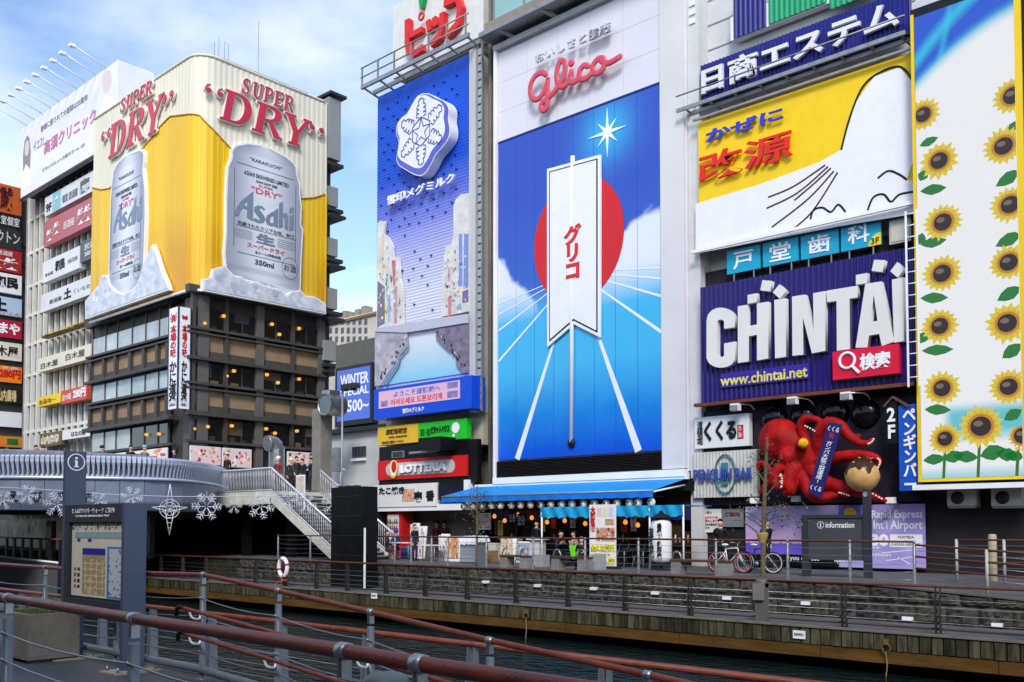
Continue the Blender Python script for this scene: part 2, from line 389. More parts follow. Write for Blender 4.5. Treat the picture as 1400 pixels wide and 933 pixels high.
def bracket(mb, p, r=0.04, ax=(1, 0, 0)):
    p = Vector(p); a = Vector(ax)
    mb.tube([p - a*0.03, p + a*0.03], r + 0.006, 12)
    mb.beam(p + a*0.012 - Vector((0, 0, r)), p + a*0.012 - Vector((0, 0, r+0.075)), 0.05, 0.01, up=(1, 0, 0))
    mb.beam(p - a*0.012 - Vector((0, 0, r)), p - a*0.012 - Vector((0, 0, r+0.075)), 0.05, 0.01, up=(1, 0, 0))
def cable_rail(name, label, pts, base, r_post, r_rail, ncab, rail_m, post_m, group=None, top_gap=0.1, lowpipe=None):
    """pts: top-rail points at the posts; base(i): ground height"""
    root = T(name, label, 'railing', (pts[0][0], pts[0][1], base(0)), group)
    O('top_rail', MB().tube(pts, r_rail, 14), rail_m, root)
    for i, p in enumerate(pts):
        p = Vector(p); b0 = base(i); mb = MB()
        mb.lathe((p.x, p.y, b0), [(r_post*2.1, 0.0), (r_post*2.1, 0.015), (r_post, 0.016), (r_post, p.z-b0-top_gap-r_rail-0.01), (r_post*0.85, p.z-b0-top_gap-r_rail), (0.001, p.z-b0-top_gap-r_rail)], 14)
        o = O('post', mb, post_m, root)
        mb = MB(); ax = (Vector(pts[min(i+1, len(pts)-1)]) - Vector(pts[max(i-1, 0)])).normalized(); bracket(mb, p, r_rail, ax); O('bracket', mb, m_steel, o)
        mb = MB()
        for k in range(ncab): mb.ball((p.x, p.y - r_post, b0 + (p.z-b0-top_gap)*(k+0.6)/(ncab+0.35)), 0.014, 8, 5)
        tag(O('cable_stud', mb, m_steel, o), kind='stuff')
    for k in range(ncab):
        mb = MB(); q = []
        for i, p in enumerate(pts): q.append((p[0], p[1] - r_post, base(i) + (p[2]-base(i)-top_gap)*(k+0.6)/(ncab+0.35)))
        path = []
        for i in range(len(q)-1):
            a, c = Vector(q[i]), Vector(q[i+1])
            for t in (0, 0.25, 0.5, 0.75): path.append(a.lerp(c, t) - Vector((0, 0, 0.03*4*t*(1-t))))
        path.append(Vector(q[-1])); mb.tube(path, 0.006, 6); O('cable', mb, m_steel, root)
    if lowpipe is not None:
        O('kick_pipe', MB().tube([(p[0], p[1]-0.02, base(i)+lowpipe) for i, p in enumerate(pts)], 0.042, 12), post_m, root)
    return root
# nearest railing, cut by the bottom of the picture
npts = [onZ(px, py, 1.1) for px, py in ((12, 818), (184, 846), (471, 890.5))]; stp = (npts[2]-npts[0])/2
npts = [npts[0]-stp*3, npts[0]-stp*2, npts[0]-stp] + npts + [onZ(574, 908, 1.1)] + [npts[2]+stp*1.5, npts[2]+stp*2.4]
cable_rail('railing', 'nearest railing with thick brown handrail cutting across the bottom left', [tuple(q) for q in npts], lambda i: 0.0, 0.034, 0.031, 5, m_rail, m_post)
# railing on the canal edge of the near deck, going down the ramp
pts = [(-22, RY, 1.06), (-19.8, RY, 1.06), (-17.6, RY, 1.06), (-15.4, RY, 1.06), (-13.2, RY, 1.06), (-11.1, RY, 1.06)]
for px, py in ((278, 786), (381, 808), (507, 837), (670, 876), (886, 923)): p = onY(px, py, RY); pts.append((p.x, RY, p.z))
pts.append((pts[-1][0]+1.45, RY, pts[-1][2]-0.12)); pts.append((pts[-1][0]+1.45, RY, pts[-1][2]-0.12))
bz = lambda i: min(0.0, pts[i][2] - 1.06)
ramp_rail = cable_rail('railing', 'railing sloping down the ramp with a second pair of slim handrails', pts, bz, 0.033, 0.024, 5, m_rail, m_post, lowpipe=0.11)
for dz, sx in ((0.36, 0.14), (0.62, 0.10)):
    hp = [(pts[6][0]-sx, RY-0.17, pts[6][2]-dz+0.02)] + [(p[0], RY-0.15, p[2]-dz) for p in pts[6:]]
    hr = O('handrail', MB().tube(hp, 0.02, 12), m_rail, ramp_rail)
    O('end_cap', MB().tube([(hp[0][0]+0.03, hp[0][1], hp[0][2]), (hp[0][0]-0.05, hp[0][1], hp[0][2]), (hp[0][0]-0.09, hp[0][1], hp[0][2]-0.02), (hp[0][0]-0.1, hp[0][1], hp[0][2]-0.09)], 0.023, 10), m_black, hr)
    for p in hp[1:]:
        q = Vector(p); O('handrail_bracket', MB().tube(smooth_path([q-Vector((0,0,0.02)), q+Vector((0.01,0.02,-0.08)), q+Vector((0.02,0.09,-0.1)), q+Vector((0.0,0.125,-0.07))], 4), [0.012]*4*3+[0.012], 8), m_white, hr)
# railing on the lower walkway of the near bank: flat plate posts
def plate_rail(name, label, xs, Y, zb, h, rail_m, post_m, ncab=4, hid=()):
    root = T(name, label, 'railing', (xs[0], Y, zb))
    O('top_rail', MB().tube([(xs[0]-0.5, Y, zb+h), (xs[-1]+0.5, Y, zb+h)], 0.035, 12), rail_m, root)
    for x in xs:
        mb = MB()
        for s in (-1, 1):
            prof = [(0.075, 0), (0.075, 0.3), (0.06, 0.75), (0.045, h-0.03), (-0.03, h-0.03), (-0.06, 0.75), (-0.075, 0.3), (-0.075, 0)]
            mb.poly([(x+s*0.05, Y+a, zb+c) for a, c in prof], (1, 0, 0), 0.014)
        mb.box(x-0.11, x+0.11, Y-0.11, Y+0.11, zb, zb+0.02)
        O('post', mb, post_m, root)
    for k in range(ncab):
        z = zb + 0.27 + k*(h-0.4)/ncab
        O('cable', MB().tube([(xs[0]-0.5, Y, z), (xs[-1]+0.5, Y, z)], 0.006, 6), m_steel, root)
    O('kick_rail', MB().tube([(xs[0]-0.5, Y+0.05, zb+0.13), (xs[-1]+0.5, Y+0.05, zb+0.13)], 0.03, 8), post_m, root)
    return root
plate_rail('railing', 'brown topped railing along the lower walkway just behind the ramp', [-40+1.9*i for i in range(22)], 7.8, -0.85, 1.1, m_rail, m_post)

# ---------------------------------------------------------------- far bank
FW, UP = 24.8, 0.1                      # line of the stone wall, height of the upper promenade
LZ = -0.85                              # height of the lower walkway
xr = onY(1192, 805, FW).x               # where the ramp on the right begins
ztop = lambda x: UP if x < xr else max(LZ, UP - 0.062*(x-xr))
wk = O('far_lower_walkway', MB().box(-260, 40, 22.28, FW+0.3, -1.27, LZ), m_pave, kind='structure')
O('far_bank_core', MB().box(-260, 40, 23.6, 60, -3.0, -1.28), m_dark, kind='structure')
um = MB()
um.add([(-260, FW+0.35, UP), (xr, FW+0.35, UP), (xr, 33, UP), (-260, 33, UP)], [(0,1,2,3)])
um.add([(xr, 27.6, UP), (40, 27.6, UP), (40, 33, UP), (xr, 33, UP)], [(0,1,2,3)])
um.add([(xr, FW+0.35, UP), (xr+15.3, FW+0.35, LZ), (xr+15.3, 27.6, LZ), (xr, 27.6, UP)], [(0,1,2,3)])
um.add([(xr, 27.6, UP), (xr+15.3, 27.6, LZ), (40, 27.6, LZ), (40, 27.6, UP)], [(0,1,2,3)])
O('upper_promenade', um, m_pave, kind='structure')
# fascia of the walkway: stained concrete boards, each its own piece
m_fas = mat('fascia_moss', (80, 77, 58), 0.95, var=0.85, vs=3.0, bump=0.8, bs=16, stretch=(3, 3, 0.5), spec=0.1, world=True)
m_fasd = mat('fascia_dark', (54, 53, 40), 0.95, var=0.8, vs=3.0, bump=0.8, bs=16, stretch=(3, 3, 0.5), spec=0.1, world=True)
m_bm = mat('timber_beam', (92, 66, 32), 0.9, var=0.5, vs=1.5, bump=0.3, bs=10, stretch=(0.5, 3, 3), spec=0.1)
fas = T('walkway_edge', 'mossy ribbed concrete edge of the far lower walkway above the water', 'canal edge', (-20, 22.2, WZ))
fm = []
for k in range(4):
    mb = MB(); mb.box(-0.118+0.004*k, 0.118-0.003*k, 0, 0.10, -0.395-0.004*k, -0.02); fm.append(mkmesh('fascia_board', mb, (m_fas, m_fasd, m_fas, m_fas)[k]))
i = 0
for k in range(172):
    x = -46 + 0.26*k
    if x > -2.0: break
    inst('fascia_board', random.choice(fm), (x, 22.17+random.uniform(0, 0.012), LZ-0.01), fas)
for k in range(12):
    O('beam', MB().box(-50+4.0*k+0.01, -46+4.0*k-0.01, 22.2, 22.38, -1.57, -1.285), m_bm, fas)
O('coping', MB().box(-260, 40, 22.14, 22.30, -0.862, -0.812), mat('coping', (110, 106, 96), 0.85, var=0.3, bump=0.4), fas)
O('edge_wall', MB().box(-260, -46.3, 22.2, 22.3, -1.5, -0.87).box(-46.0, 40, 22.285, 22.295, -1.28, -0.87), m_fasd, fas)
# stone wall: rough blocks, two courses
m_st = [mat('stone_%s' % n, c, 0.95, var=0.65, vs=4, bump=1.0, bs=22, spec=0.15, world=True) for n, c in (('a', (76, 73, 67)), ('b', (70, 67, 62)), ('c', (80, 76, 66)), ('d', (64, 62, 58)))]
def rough_block(w, h, seed, m):
    rs = random.Random(seed); nx, ny = 9, 6; mb = MB(); vs = []
    for j in range(ny+1):
        for i in range(nx+1):
            e = min(i, nx-i, 2*j, 2*(ny-j)); d = 0 if e == 0 else (0.03+rs.uniform(0, 0.075)) * min(1, e/2+0.3)
            vs.append(((i/nx-0.5)*w, -d, j/ny*h))
    n = len(vs); vs += [(-w/2, 0.2, 0), (w/2, 0.2, 0), (w/2, 0.2, h), (-w/2, 0.2, h)]
    fs = [(j*(nx+1)+i, j*(nx+1)+i+1, (j+1)*(nx+1)+i+1, (j+1)*(nx+1)+i) for j in range(ny) for i in range(nx)]
    fs += [tuple([(ny)*(nx+1)+i for i in range(nx+1)] + [n+2, n+3]), tuple([0, n] + [n+1] + [i for i in range(nx, 0, -1)])]
    mb.add(vs, fs); return mkmesh('stone_block', mb, m)
wall = T('stone_wall', 'rough stone retaining wall between the two far promenades', 'stone wall', (-25, FW, LZ))
O('mortar_core', MB().box(-260, xr, FW+0.06, FW+0.36, LZ, UP-0.03), m_fasd, wall)
O('mortar_core', MB().add([(xr, FW+0.06, LZ), (xr+15, FW+0.06, LZ), (xr, FW+0.06, UP-0.03), (xr, FW+0.36, LZ), (xr+15, FW+0.36, LZ), (xr, FW+0.36, UP-0.03)], [(0,1,2),(3,5,4),(0,2,5,3),(2,1,4,5)]), m_fasd, wall)
blk = [[rough_block(0.74, h, s+10*int(h*100), m_st[s % 4]) for s in range(8)] for h in (0.47, 0.44)]
for row in range(2):
    z = LZ + 0.01 + row*0.48
    for k in range(48):
        x = -40.2 + 0.76*k + row*0.35
        if x > -4.6: break
        h = (0.47, 0.44)[row]; sc = 1.0
        if x > xr+0.2:
            hz = ztop(x+0.3) - z - 0.02
            if hz < 0.1: continue
            sc = min(1, hz/h)
        inst('stone_block', random.choice(blk[row]), (x, FW+0.05, z), wall, scale=(1, 1, sc))
for px, py in ((663, 796), (734, 801), (811, 805), (895, 811), (993, 818), (1101, 825), (1240, 846), (1363, 855)):
    p = onY(px, py, FW-0.08); o = O('wall_light', MB().box(p.x-0.12, p.x+0.12, FW-0.11, FW+0.05, p.z-0.045, p.z+0.045), m_white, wall)
O('wall_coping', MB().box(-260, xr, FW-0.02, FW+0.4, UP-0.028, UP+0.03), mat('wall_cap', (92, 90, 86), 0.8, var=0.25, bump=0.3), wall)
O('wall_coping', MB().beam((xr, FW+0.19, UP), (xr+15.2, FW+0.19, LZ+0.01), 0.42, 0.05), MATS['wall_cap'], wall)
# far railing on the lower walkway
fx = sorted(onY(px, 790, 22.5).x for px in (220, 250, 282, 314, 350, 390, 433, 475, 528, 582, 639, 706, 777, 855, 944, 1042, 1154, 1282))
fx = [fx[0]-2.2*k for k in range(9, 0, -1)] + fx + [fx[-1]+2.0, fx[-1]+4.0]
far_rail = plate_rail('railing', 'long far railing with rusty brown top rail beside the water', fx, 22.5, LZ, 1.1, mat('rail_rust', (86, 48, 32), 0.5, var=0.4, vs=3), m_fars)
# life ring on it
p = onY(387, 776, 22.4)
ring = T('life_ring', 'white life ring with red bands hanging on the far railing', 'life ring', (p.x, 22.4, p.z-0.4))
mb = MB(); nn = 32
mb.tube([(p.x+0.29*math.cos(2*math.pi*k/nn), 22.4, p.z+0.36*math.sin(2*math.pi*k/nn)) for k in range(nn)], 0.085, 10, closed=True); O('ring', mb, m_white, ring)
for a in (0.3, 1.9, 3.4, 5.0):
    O('band', MB().tube([(p.x+0.29*math.cos(a+d), 22.4, p.z+0.36*math.sin(a+d)) for d in (-0.12, 0, 0.12)], 0.092, 10, cap=False), mat('red_band', (170, 48, 40), 0.6), ring)
O('rope', MB().tube(smooth_path([(p.x-0.1, 22.38, p.z-0.45), (p.x+0.1, 22.36, p.z-0.52), (p.x+0.35, 22.36, p.z-0.5), (p.x-0.2, 22.34, p.z-0.6), (p.x-0.35, 22.3, p.z-0.75), (p.x-0.4, 22.1, p.z-1.0)], 5), 0.03, 6), mat('rope', (190, 70, 40), 0.8), ring)
# switch box post on the far railing
p = onY(1042, 800, 22.45)
sb = T('service_post', 'grey service post with box standing in the far railing', 'service post', (p.x, 22.4, LZ))
O('post', MB().box(p.x-0.14, p.x+0.14, 22.33, 22.55, LZ, LZ+1.0), m_dgrey if False else mat('olive_grey', (92, 92, 86), 0.6, var=0.15), sb)
O('hood', MB().tube([(p.x-0.14, 22.44, LZ+1.0), (p.x+0.14, 22.44, LZ+1.0)], 0.11, 14), MATS['olive_grey'], sb)
O('box', MB().box(p.x-0.16, p.x+0.12, 22.24, 22.33, LZ+0.58, LZ+1.0), mat('box_grey', (120, 120, 114), 0.5), sb)
# notices and mooring rings on the edge
for px, py, lab in ((1092, 868, 'small white notice plate on the walkway edge above the water, right of centre'), (511, 815, 'small white notice plate on the walkway edge below the black hoarding')):
    p = onY(px, py, 22.12)
    n = O('notice_plate', MB().box(p.x-0.16, p.x+0.16, 22.13, 22.15, p.z-0.1, p.z+0.1), m_white, None, lab, 'notice plate')
    text('船舶着岸禁止', PY(22.13), (p.x-0.13, p.x+0.13, p.z-0.03, p.z+0.04), 0.002, m_black, n, depth=0.004)
for px, py, lab in ((719, 842, 'rusty mooring ring and chain hanging under the walkway edge, centre'), (1211, 886, 'mooring ring with hanging rope under the walkway edge, right')):
    p = onY(px, py, 22.1); mr = T('mooring_ring', lab, 'mooring ring', (p.x, 22.1, p.z-0.9))
    O('ring', MB().tube([(p.x+0.1*math.cos(a*math.pi/8), 22.1, p.z+0.1*math.sin(a*math.pi/8)) for a in range(16)], 0.014, 6, closed=True), mat('rust', (120, 92, 50), 0.8, 0.3), mr)
    O('rope', MB().tube(smooth_path([(p.x, 22.1, p.z-0.1), (p.x+0.03, 22.09, p.z-0.4), (p.x-0.01, 22.1, p.z-0.7), (p.x+0.02, 22.1, WZ-0.02)], 4), 0.012, 6), mat('rope_tan', (150, 130, 90), 0.9), mr)
    O('plate', MB().box(p.x-0.05, p.x+0.05, 22.1, 22.17, p.z+0.06, p.z+0.2), MATS['rust'], mr)
# railing of the upper promenade on the stone wall
ux = sorted(onY(px, 760, 25.15).x for px in (540, 562, 590, 612, 665, 729, 800, 873, 979, 1077, 1162, 1250)) 
ux = [-37.5, -35.0] + ux
up_rail = cable_rail('railing', 'upper promenade railing above the stone wall in front of the shops', [(x, 25.15, UP+1.12) for x in ux], lambda i: UP+0.02, 0.04, 0.03, 5, MATS['rail_rust'], mat('upper_post', (130, 130, 130), 0.4, 0.5, var=0.2), top_gap=0.02)
# railings of the ramp at the right edge
for pxs, Y, lab in (((1250, 1349, 1460), 25.15, 'ramp railing running down towards the right edge of the picture'), ((1308, 1373, 1440, 1520), 27.6, 'three rail white post railing behind the ramp at the right edge')):
    q = []
    for px in pxs:
        x = onY(px, 760, Y).x; zg = ztop(x) if Y < 26 else UP
        q.append((x, Y, zg+1.1 if Y < 26 else UP+1.15))
    rr = T('railing', lab, 'railing', (q[0][0], Y, UP))
    for k, dz in enumerate((0, -0.3, -0.6)):
        O('rail', MB().tube([(a[0], a[1], a[2]+dz) for a in q], 0.028, 10), MATS['rail_rust'], rr)
    for k in range(3): O('cable', MB().tube([(a[0], a[1], a[2]-0.15-0.3*k) for a in q], 0.006, 6), m_steel, rr)
    for a in q:
        if Y < 26 and a is q[0]: continue
        O('post', MB().cyl((a[0], Y, a[2]-1.12), (a[0], Y, a[2]+0.02), 0.04, n=12), mat('pale_post', (176, 174, 168), 0.5, 0.1), rr)
p = onY(1358, 799, 28.5)
O('bollard', MB().lathe((p.x, 28.5, UP), [(0.11, 0), (0.11, 1.25), (0.09, 1.3), (0.001, 1.31)], 16), mat('beige_paint', (168, 158, 128), 0.6), None, 'plain beige bollard behind the ramp railing on the right', 'bollard')

# unseen terrace of buildings on the near bank behind the viewpoint: added to keep the sun off the near deck and the canal
nbk = T('unseen_shade_terrace', 'grey terrace of buildings lining the near bank behind the viewpoint', 'building', (-30, -14, 0), kind='structure')
O('wall', MB().box(-130, 40, -22, -9, 0, 15.0), mat('terrace_render', (120, 116, 110), 0.8, var=0.2), nbk)
for fl in range(4):
    for k in range(34): O('window', MB().box(-128+4.9*k, -125.4+4.9*k, -8.99, -8.94, 1.2+3.4*fl, 3.2+3.4*fl), glass('terrace_window', (40, 44, 50), 0.15), nbk)
# ---------------------------------------------------------------- the bridge with its bulging balcony edge
m_bp = mat('bridge_panel', (122, 132, 152), 0.4, 0.25, var=0.1, vs=0.9)
m_fin = mat('bridge_fin', (196, 204, 224), 0.35, 0.3, var=0.08, vs=2)
m_bback = mat('bridge_backing', (128, 134, 146), 0.45, 0.3, var=0.15)
def plan_pt(px, t): d = ray(px, HZ); return Vector((d.x*t, d.y*t, 0))
plan = smooth_path([plan_pt(*q) for q in ((-420, 52), (-300, 46), (-160, 42.3), (-60, 41.2), (20, 41), (100, 41.4), (180, 42.1), (230, 43.2), (262, 44.8), (284, 46.8), (298, 49), (306, 51.5), (310, 54.5), (310.5, 57))], 8)
def resample(path, step):
    out = [path[0]]; acc = 0.0
    for a, c in zip(path, path[1:]):
        L_ = (c-a).length; d = step - acc
        while d <= L_: out.append(a.lerp(c, d/L_)); d += step
        acc = L_ - (d - step)
    return out
def offs(path, d):           # d > 0: towards the canal side the camera is on
    out = []
    for i, p in enumerate(path):
        t = (path[min(i+1, len(path)-1)] - path[max(i-1, 0)]).normalized(); out.append(p + Vector((t.y, -t.x, 0))*d)
    return out
BT, FB, PT, PB = 4.74, 3.86, 3.80, 2.32      # parapet top, fin bottom, panel top, panel bottom
bridge = T('bridge', 'wide grey bridge with bulging finned parapet crossing the canal on the left', 'bridge', (plan[60].x, plan[60].y, WZ))
fine = resample(plan, 0.25); west = [Vector((-82, 36, 0)), Vector((-86, -6, 0)), Vector((-52, -6, 0))]
dk = MB(); body = [Vector((p.x, p.y, PB+0.25)) for p in offs(fine, -0.25)] + [Vector((p.x, p.y, PB+0.25)) for p in west]
dk.poly([Vector((p.x, p.y, PT)) for p in body], (0, 0, 1), PT-PB-0.3); O('deck_slab', dk, mat('bridge_soffit', (62, 64, 68), 0.7, var=0.2), bridge)
# fascia panels, one by one
pp = resample(plan, 1.02)
for i in range(len(pp)-1):
    a, c = pp[i], pp[i+1]; d = (c-a).normalized(); a = a + d*0.012; c = c - d*0.012; n = Vector((d.y, -d.x, 0)); mb = MB()
    prof = [(0.02, PT-0.1), (0.0, PB+0.42), (-0.02, PB+0.34), (-0.18, PB+0.04), (-0.42, PB)]
    vs = [p + n*o + Vector((0, 0, z)) for p in (a, c) for o, z in prof]; k = len(prof)
    vs += [p + n*(-0.12 if z > PB+0.2 else -0.46) + Vector((0, 0, z+0.03)) for p in (a, c) for o, z in prof]
    fs = [(j+1, j, k+j, k+j+1) for j in range(k-1)] + [(2*k+j, 2*k+j+1, 3*k+j+1, 3*k+j) for j in range(k-1)]
    fs += [(j, j+1, 2*k+j+1, 2*k+j) for j in range(k-1)] + [(k+j+1, k+j, 3*k+j, 3*k+j+1) for j in range(k-1)] + [(0, 2*k, 3*k, k), (k-1, 2*k-1, 4*k-1, 3*k-1)]
    mb.add(vs, fs); O('panel', mb, m_bp, bridge)
O('ledge', MB().tube([p + Vector((0, 0, PT-0.03)) for p in offs(fine, 0.06)], 0.075, 8), m_fin, bridge)
# parapet backing and top
bk = MB(); prof = [(-0.04, PT), (-0.04, FB+0.02), (-0.16, FB+0.12), (-0.16, BT-0.34), (0.02, BT-0.22), (0.12, BT-0.14), (0.1, BT-0.05), (-0.03, BT-0.02), (-0.26, BT-0.05), (-0.3, PT)]
rows = [offs(fine, o) for o, z in prof]; k = len(prof); n_ = len(fine)
vs = [rows[j][i] + Vector((0, 0, prof[j][1])) for i in range(n_) for j in range(k)]
bk.add(vs, [(i*k+j+1, i*k+j, (i+1)*k+j, (i+1)*k+j+1) for i in range(n_-1) for j in range(k-1)], True)
O('parapet', bk, m_bback, bridge)
# fins, one mesh shared
fmb = MB()
fp = [(0.06, 0.0, 0.026), (0.09, 0.2, 0.03), (0.13, 0.42, 0.05), (0.2, 0.6, 0.076), (0.2, BT-FB-0.06, 0.08), (0.1, BT-FB+0.01, 0.08), (-0.1, BT-FB+0.03, 0.08)]
vs = []
for o, z, w in fp: vs += [(-w, o, z), (w, o, z), (w*0.8, o-0.15, z-0.02), (-w*0.8, o-0.15, z-0.02)]
fs = [(4*i, 4*i+1, 4*i+5, 4*i+4) for i in range(len(fp)-1)] + [(4*i+1, 4*i+2, 4*i+6, 4*i+5) for i in range(len(fp)-1)] + [(4*i+3, 4*i, 4*i+4, 4*i+7) for i in range(len(fp)-1)]
fmb.add(vs, fs + [(3, 2, 1, 0), (24, 25, 26, 27)]); fin_me = mkmesh('fin', fmb, m_fin)
fin_pts = resample(plan, 0.205)
for i in range(1, len(fin_pts)-1):
    p = fin_pts[i]; t = (fin_pts[i+1]-fin_pts[i-1]).normalized(); nrm = Vector((t.y, -t.x, 0))
    if p.x < -47 and p.y < 12: continue
    inst('fin', fin_me, (p.x, p.y, FB), bridge, rz=math.atan2(nrm.y, nrm.x) - math.pi/2)
# inner raised wall, tapering down to the right
inn = offs(resample(plan, 1.25), -1.3); zt_ = [5.5 - 0.62*min(1, max(0, (p.y-6)/16)) for p in inn]
for i in range(len(inn)-1):
    a, c = inn[i], inn[i+1]
    if zt_[i+1] < BT+0.06 or a.y > 24: break
    d = (c-a).normalized(); n = Vector((d.y, -d.x, 0)); a = a+d*0.01; c = c-d*0.01; mb = MB()
    q = [(0.0, 3.8), (0.0, None), (-0.05, 'c'), (-0.3, 'c'), (-0.3, 3.8)]
    vs = []
    for p, zt1 in ((a, zt_[i]), (c, zt_[i+1])):
        for o, z in q: vs.append(p + n*o + Vector((0, 0, z if isinstance(z, float) else (zt1-0.05 if z is None else zt1))))
    mb.add(vs, [(j+1, j, 5+j, 6+j) for j in range(4)] + [(0, 1, 2, 3, 4), (9, 8, 7, 6, 5)]); O('inner_wall_panel', mb, m_bback, bridge)
# name of the bridge on the fascia
for ch, px, py in (('え', 16, 686), ('び', 51, 686), ('す', 85, 687), ('橋', 116, 687)):
    best = min(range(len(fine)-1), key=lambda i: abs((CR.transposed() @ (fine[i]-Vector((0,0,CAMZ-3)))).x / -(CR.transposed() @ (fine[i]-Vector((0,0,CAMZ-3)))).z*FPX+700-px))
    p = fine[best]; t = (fine[best+1]-fine[best]).normalized(); n = Vector((t.y, -t.x, 0)); h = 0.46
    me = font_mesh(ch, 0.015, 0.02, 3)
    place_mesh('lettering', me, m_black, p - t*0.2 + n*0.022 + Vector((0, 0, 2.72)), t, Vector((0, 0, 1)), n, 0.4, h, 0.02, bridge)
# quay under the far left of the bridge, with a dark tiled wall behind it
qa, qb, qc = Vector((-43.0, 17.45, 0)), Vector((-53.6, 19.0, 0)), Vector((-90, 24.5, 0))
O('quay', MB().poly([(qa.x, qa.y, 0), (qb.x, qb.y, 0), (qc.x, qc.y, 0), (-90, 40, 0), (-60, 40, 0), (-50.5, 24.2, 0)], (0, 0, 1), 2.4), m_pave, kind='structure')
m_brn = mat('brown_tile', (74, 62, 52), 0.5, var=0.25, vs=1.2)
uw = T('underpass_wall', 'dark brown tiled wall under the bridge with white notices', 'wall', (-58, 25, 0))
O('wall', MB().poly([(-90, 30.5, 0), (-46, 23.2, 0), (-46, 23.2, 2.2), (-90, 30.5, 2.2)], (0.16, -1, 0), 0.3), m_brn, uw)
for px, py, w, h, m in ((24, 709, 0.34, 0.5, m_white), (43, 709, 0.34, 0.5, m_white), (39.5, 724, 0.26, 0.5, mat('poster_orange', (176, 110, 80), 0.6, var=0.5, vs=9))):
    d = ray(px, py); a_ = (23.2 + (-46)*(7.3/44)); t = a_/(d.y + d.x*7.3/44); q = Vector((d.x*t, d.y*t-0.03, CAMZ+d.z*t)); tt = Vector((44, -7.3, 0)).normalized()
    O('notice', MB().poly([q-tt*w/2-Vector((0,0,h/2)), q+tt*w/2-Vector((0,0,h/2)), q+tt*w/2+Vector((0,0,h/2)), q-tt*w/2+Vector((0,0,h/2))], (0.16, -1, 0), 0.02), m, uw)
qr = T('railing', 'dark posted railing on the quay beneath the bridge', 'railing', (qb.x, qb.y, 0))
O('top_rail', MB().tube([(qa.x, qa.y+0.1, 1.05), (qb.x, qb.y+0.1, 1.05), (qc.x, qc.y+0.1, 1.05)], 0.04, 8), m_rail, qr)
for i in range(14):
    p = qa.lerp(qb, i/6) if i < 7 else qb.lerp(qc, (i-6)/14); O('post', MB().box(p.x-0.09, p.x+0.09, p.y+0.06, p.y+0.16, 0, 1.04), m_black, qr)
O('edge_strip', MB().tube([(qa.x, qa.y-0.02, 0.03), (qb.x, qb.y-0.02, 0.03), (qc.x, qc.y-0.02, 0.03)], 0.05, 6), m_white, qr)
p = onZ(67, 748, 0.0); q = ray(67, 730); s_ = 20.9/q.y
kb = T('map_kiosk', 'slim notice kiosk with white map under the bridge', 'kiosk', (q.x*s_, 20.9, 0))
x_ = q.x*s_
O('frame', MB().box(x_-0.42, x_+0.42, 20.9, 21.1, 0, 1.95), m_dgrey, kb); O('map_sheet', MB().box(x_-0.3, x_+0.3, 20.87, 20.89, 0.75, 1.6), m_white, kb)
O('map_block', MB().box(x_-0.12, x_+0.12, 20.86, 20.868, 1.22, 1.3), mat('map_blue', (60, 80, 170), 0.6), kb)

# ---------------------------------------------------------------- street behind the bridge and the stairs down to the promenade
O('street', MB().box(-57, onY(474, 700, 30.3).x, 30.3, 260, -1.2, 3.6), mat('street_paving', (120, 118, 116), 0.8, var=0.2), kind='structure')
O('abutment_wall', MB().box(-100, onY(474, 700, 29.6).x, 29.6, 30.3, -1.2, 3.3), m_black, kind='structure')  # near-black colour paints in the deep shade under bridge and stairs
m_cream = mat('cream_paint', (206, 204, 190), 0.6, var=0.2, vs=1.5)
m_bal = mat('white_metal', (206, 210, 216), 0.4, 0.3, var=0.12)
YF, YB = 26.0, 28.9; xq = onY(471, 645, 30.0).x
a = onY(371, 640, YF); e = onY(468, 719, YF)
xt, xb = a.x, e.x + 0.15; dz_t = a.z - 1.12; nst = 18
st = T('staircase', 'white railed staircase leading down from the bridge to the promenade', 'staircase', (xt, YF, UP))
for i in range(nst):
    x0 = xt + (xb-xt)*i/nst; x1_ = xt + (xb-xt)*(i+1)/nst; z1 = dz_t - (dz_t-UP)*(i+1)/nst + (dz_t-UP)/nst*0.0
    O('step', MB().box(x0, x1_+0.03, YF+0.1, YB-0.1, z1-0.05, z1), m_conc, st)
    O('riser', MB().box(x0-0.005, x0+0.015, YF+0.1, YB-0.1, z1+0.001, z1+(dz_t-UP)/nst-0.052), m_dgrey, st)
for Y in (YF, YB):
    mb = MB(); mb.beam((xt, Y, dz_t-0.28), (xb, Y, UP-0.22), 0.08, 0.42); O('stringer', mb, m_cream, st)
xl = onY(300, 640, YF).x
O('landing', MB().box(xl-9, xt+0.05, YF-0.04, 30.4, dz_t-0.62, dz_t), m_cream, st)
def balusters(name, pts, Y, parent, step=0.14):
    mb = MB(); 
    for (xa, za), (xc, zc) in zip(pts, pts[1:]):
        n = max(1, int(abs(xc-xa)/step))
        for i in range(n):
            x = xa+(xc-xa)*i/n; z = za+(zc-za)*i/n; wv = 0.035
            mb.tube([(x, Y, z-0.02), (x+wv, Y-0.03, z+0.35), (x-wv*0.5, Y+0.02, z+0.7), (x, Y, z+1.08)], 0.014, 5)
    tag(O(name, mb, m_bal, parent), kind='stuff')
for Y, xe in ((YF, xl-6.0), (YB, None)):
    path = [(xt, dz_t), (xb, UP+0.05)] if xe is None else [(xe, dz_t), (xt, dz_t), (xb, UP+0.05)]
    O('handrail', MB().tube([(x, Y, z+1.12) for x, z in path], 0.055, 10), m_bal, st)
    O('lower_rail', MB().tube([(x, Y, z+0.06) for x, z in path], 0.03, 8), m_bal, st)
    balusters('balusters', path, Y, st)
O('handrail', MB().tube([(xt+0.2, 30.0, dz_t+1.2), (xq, 30.0, dz_t+1.2)], 0.05, 10), m_bal, st)
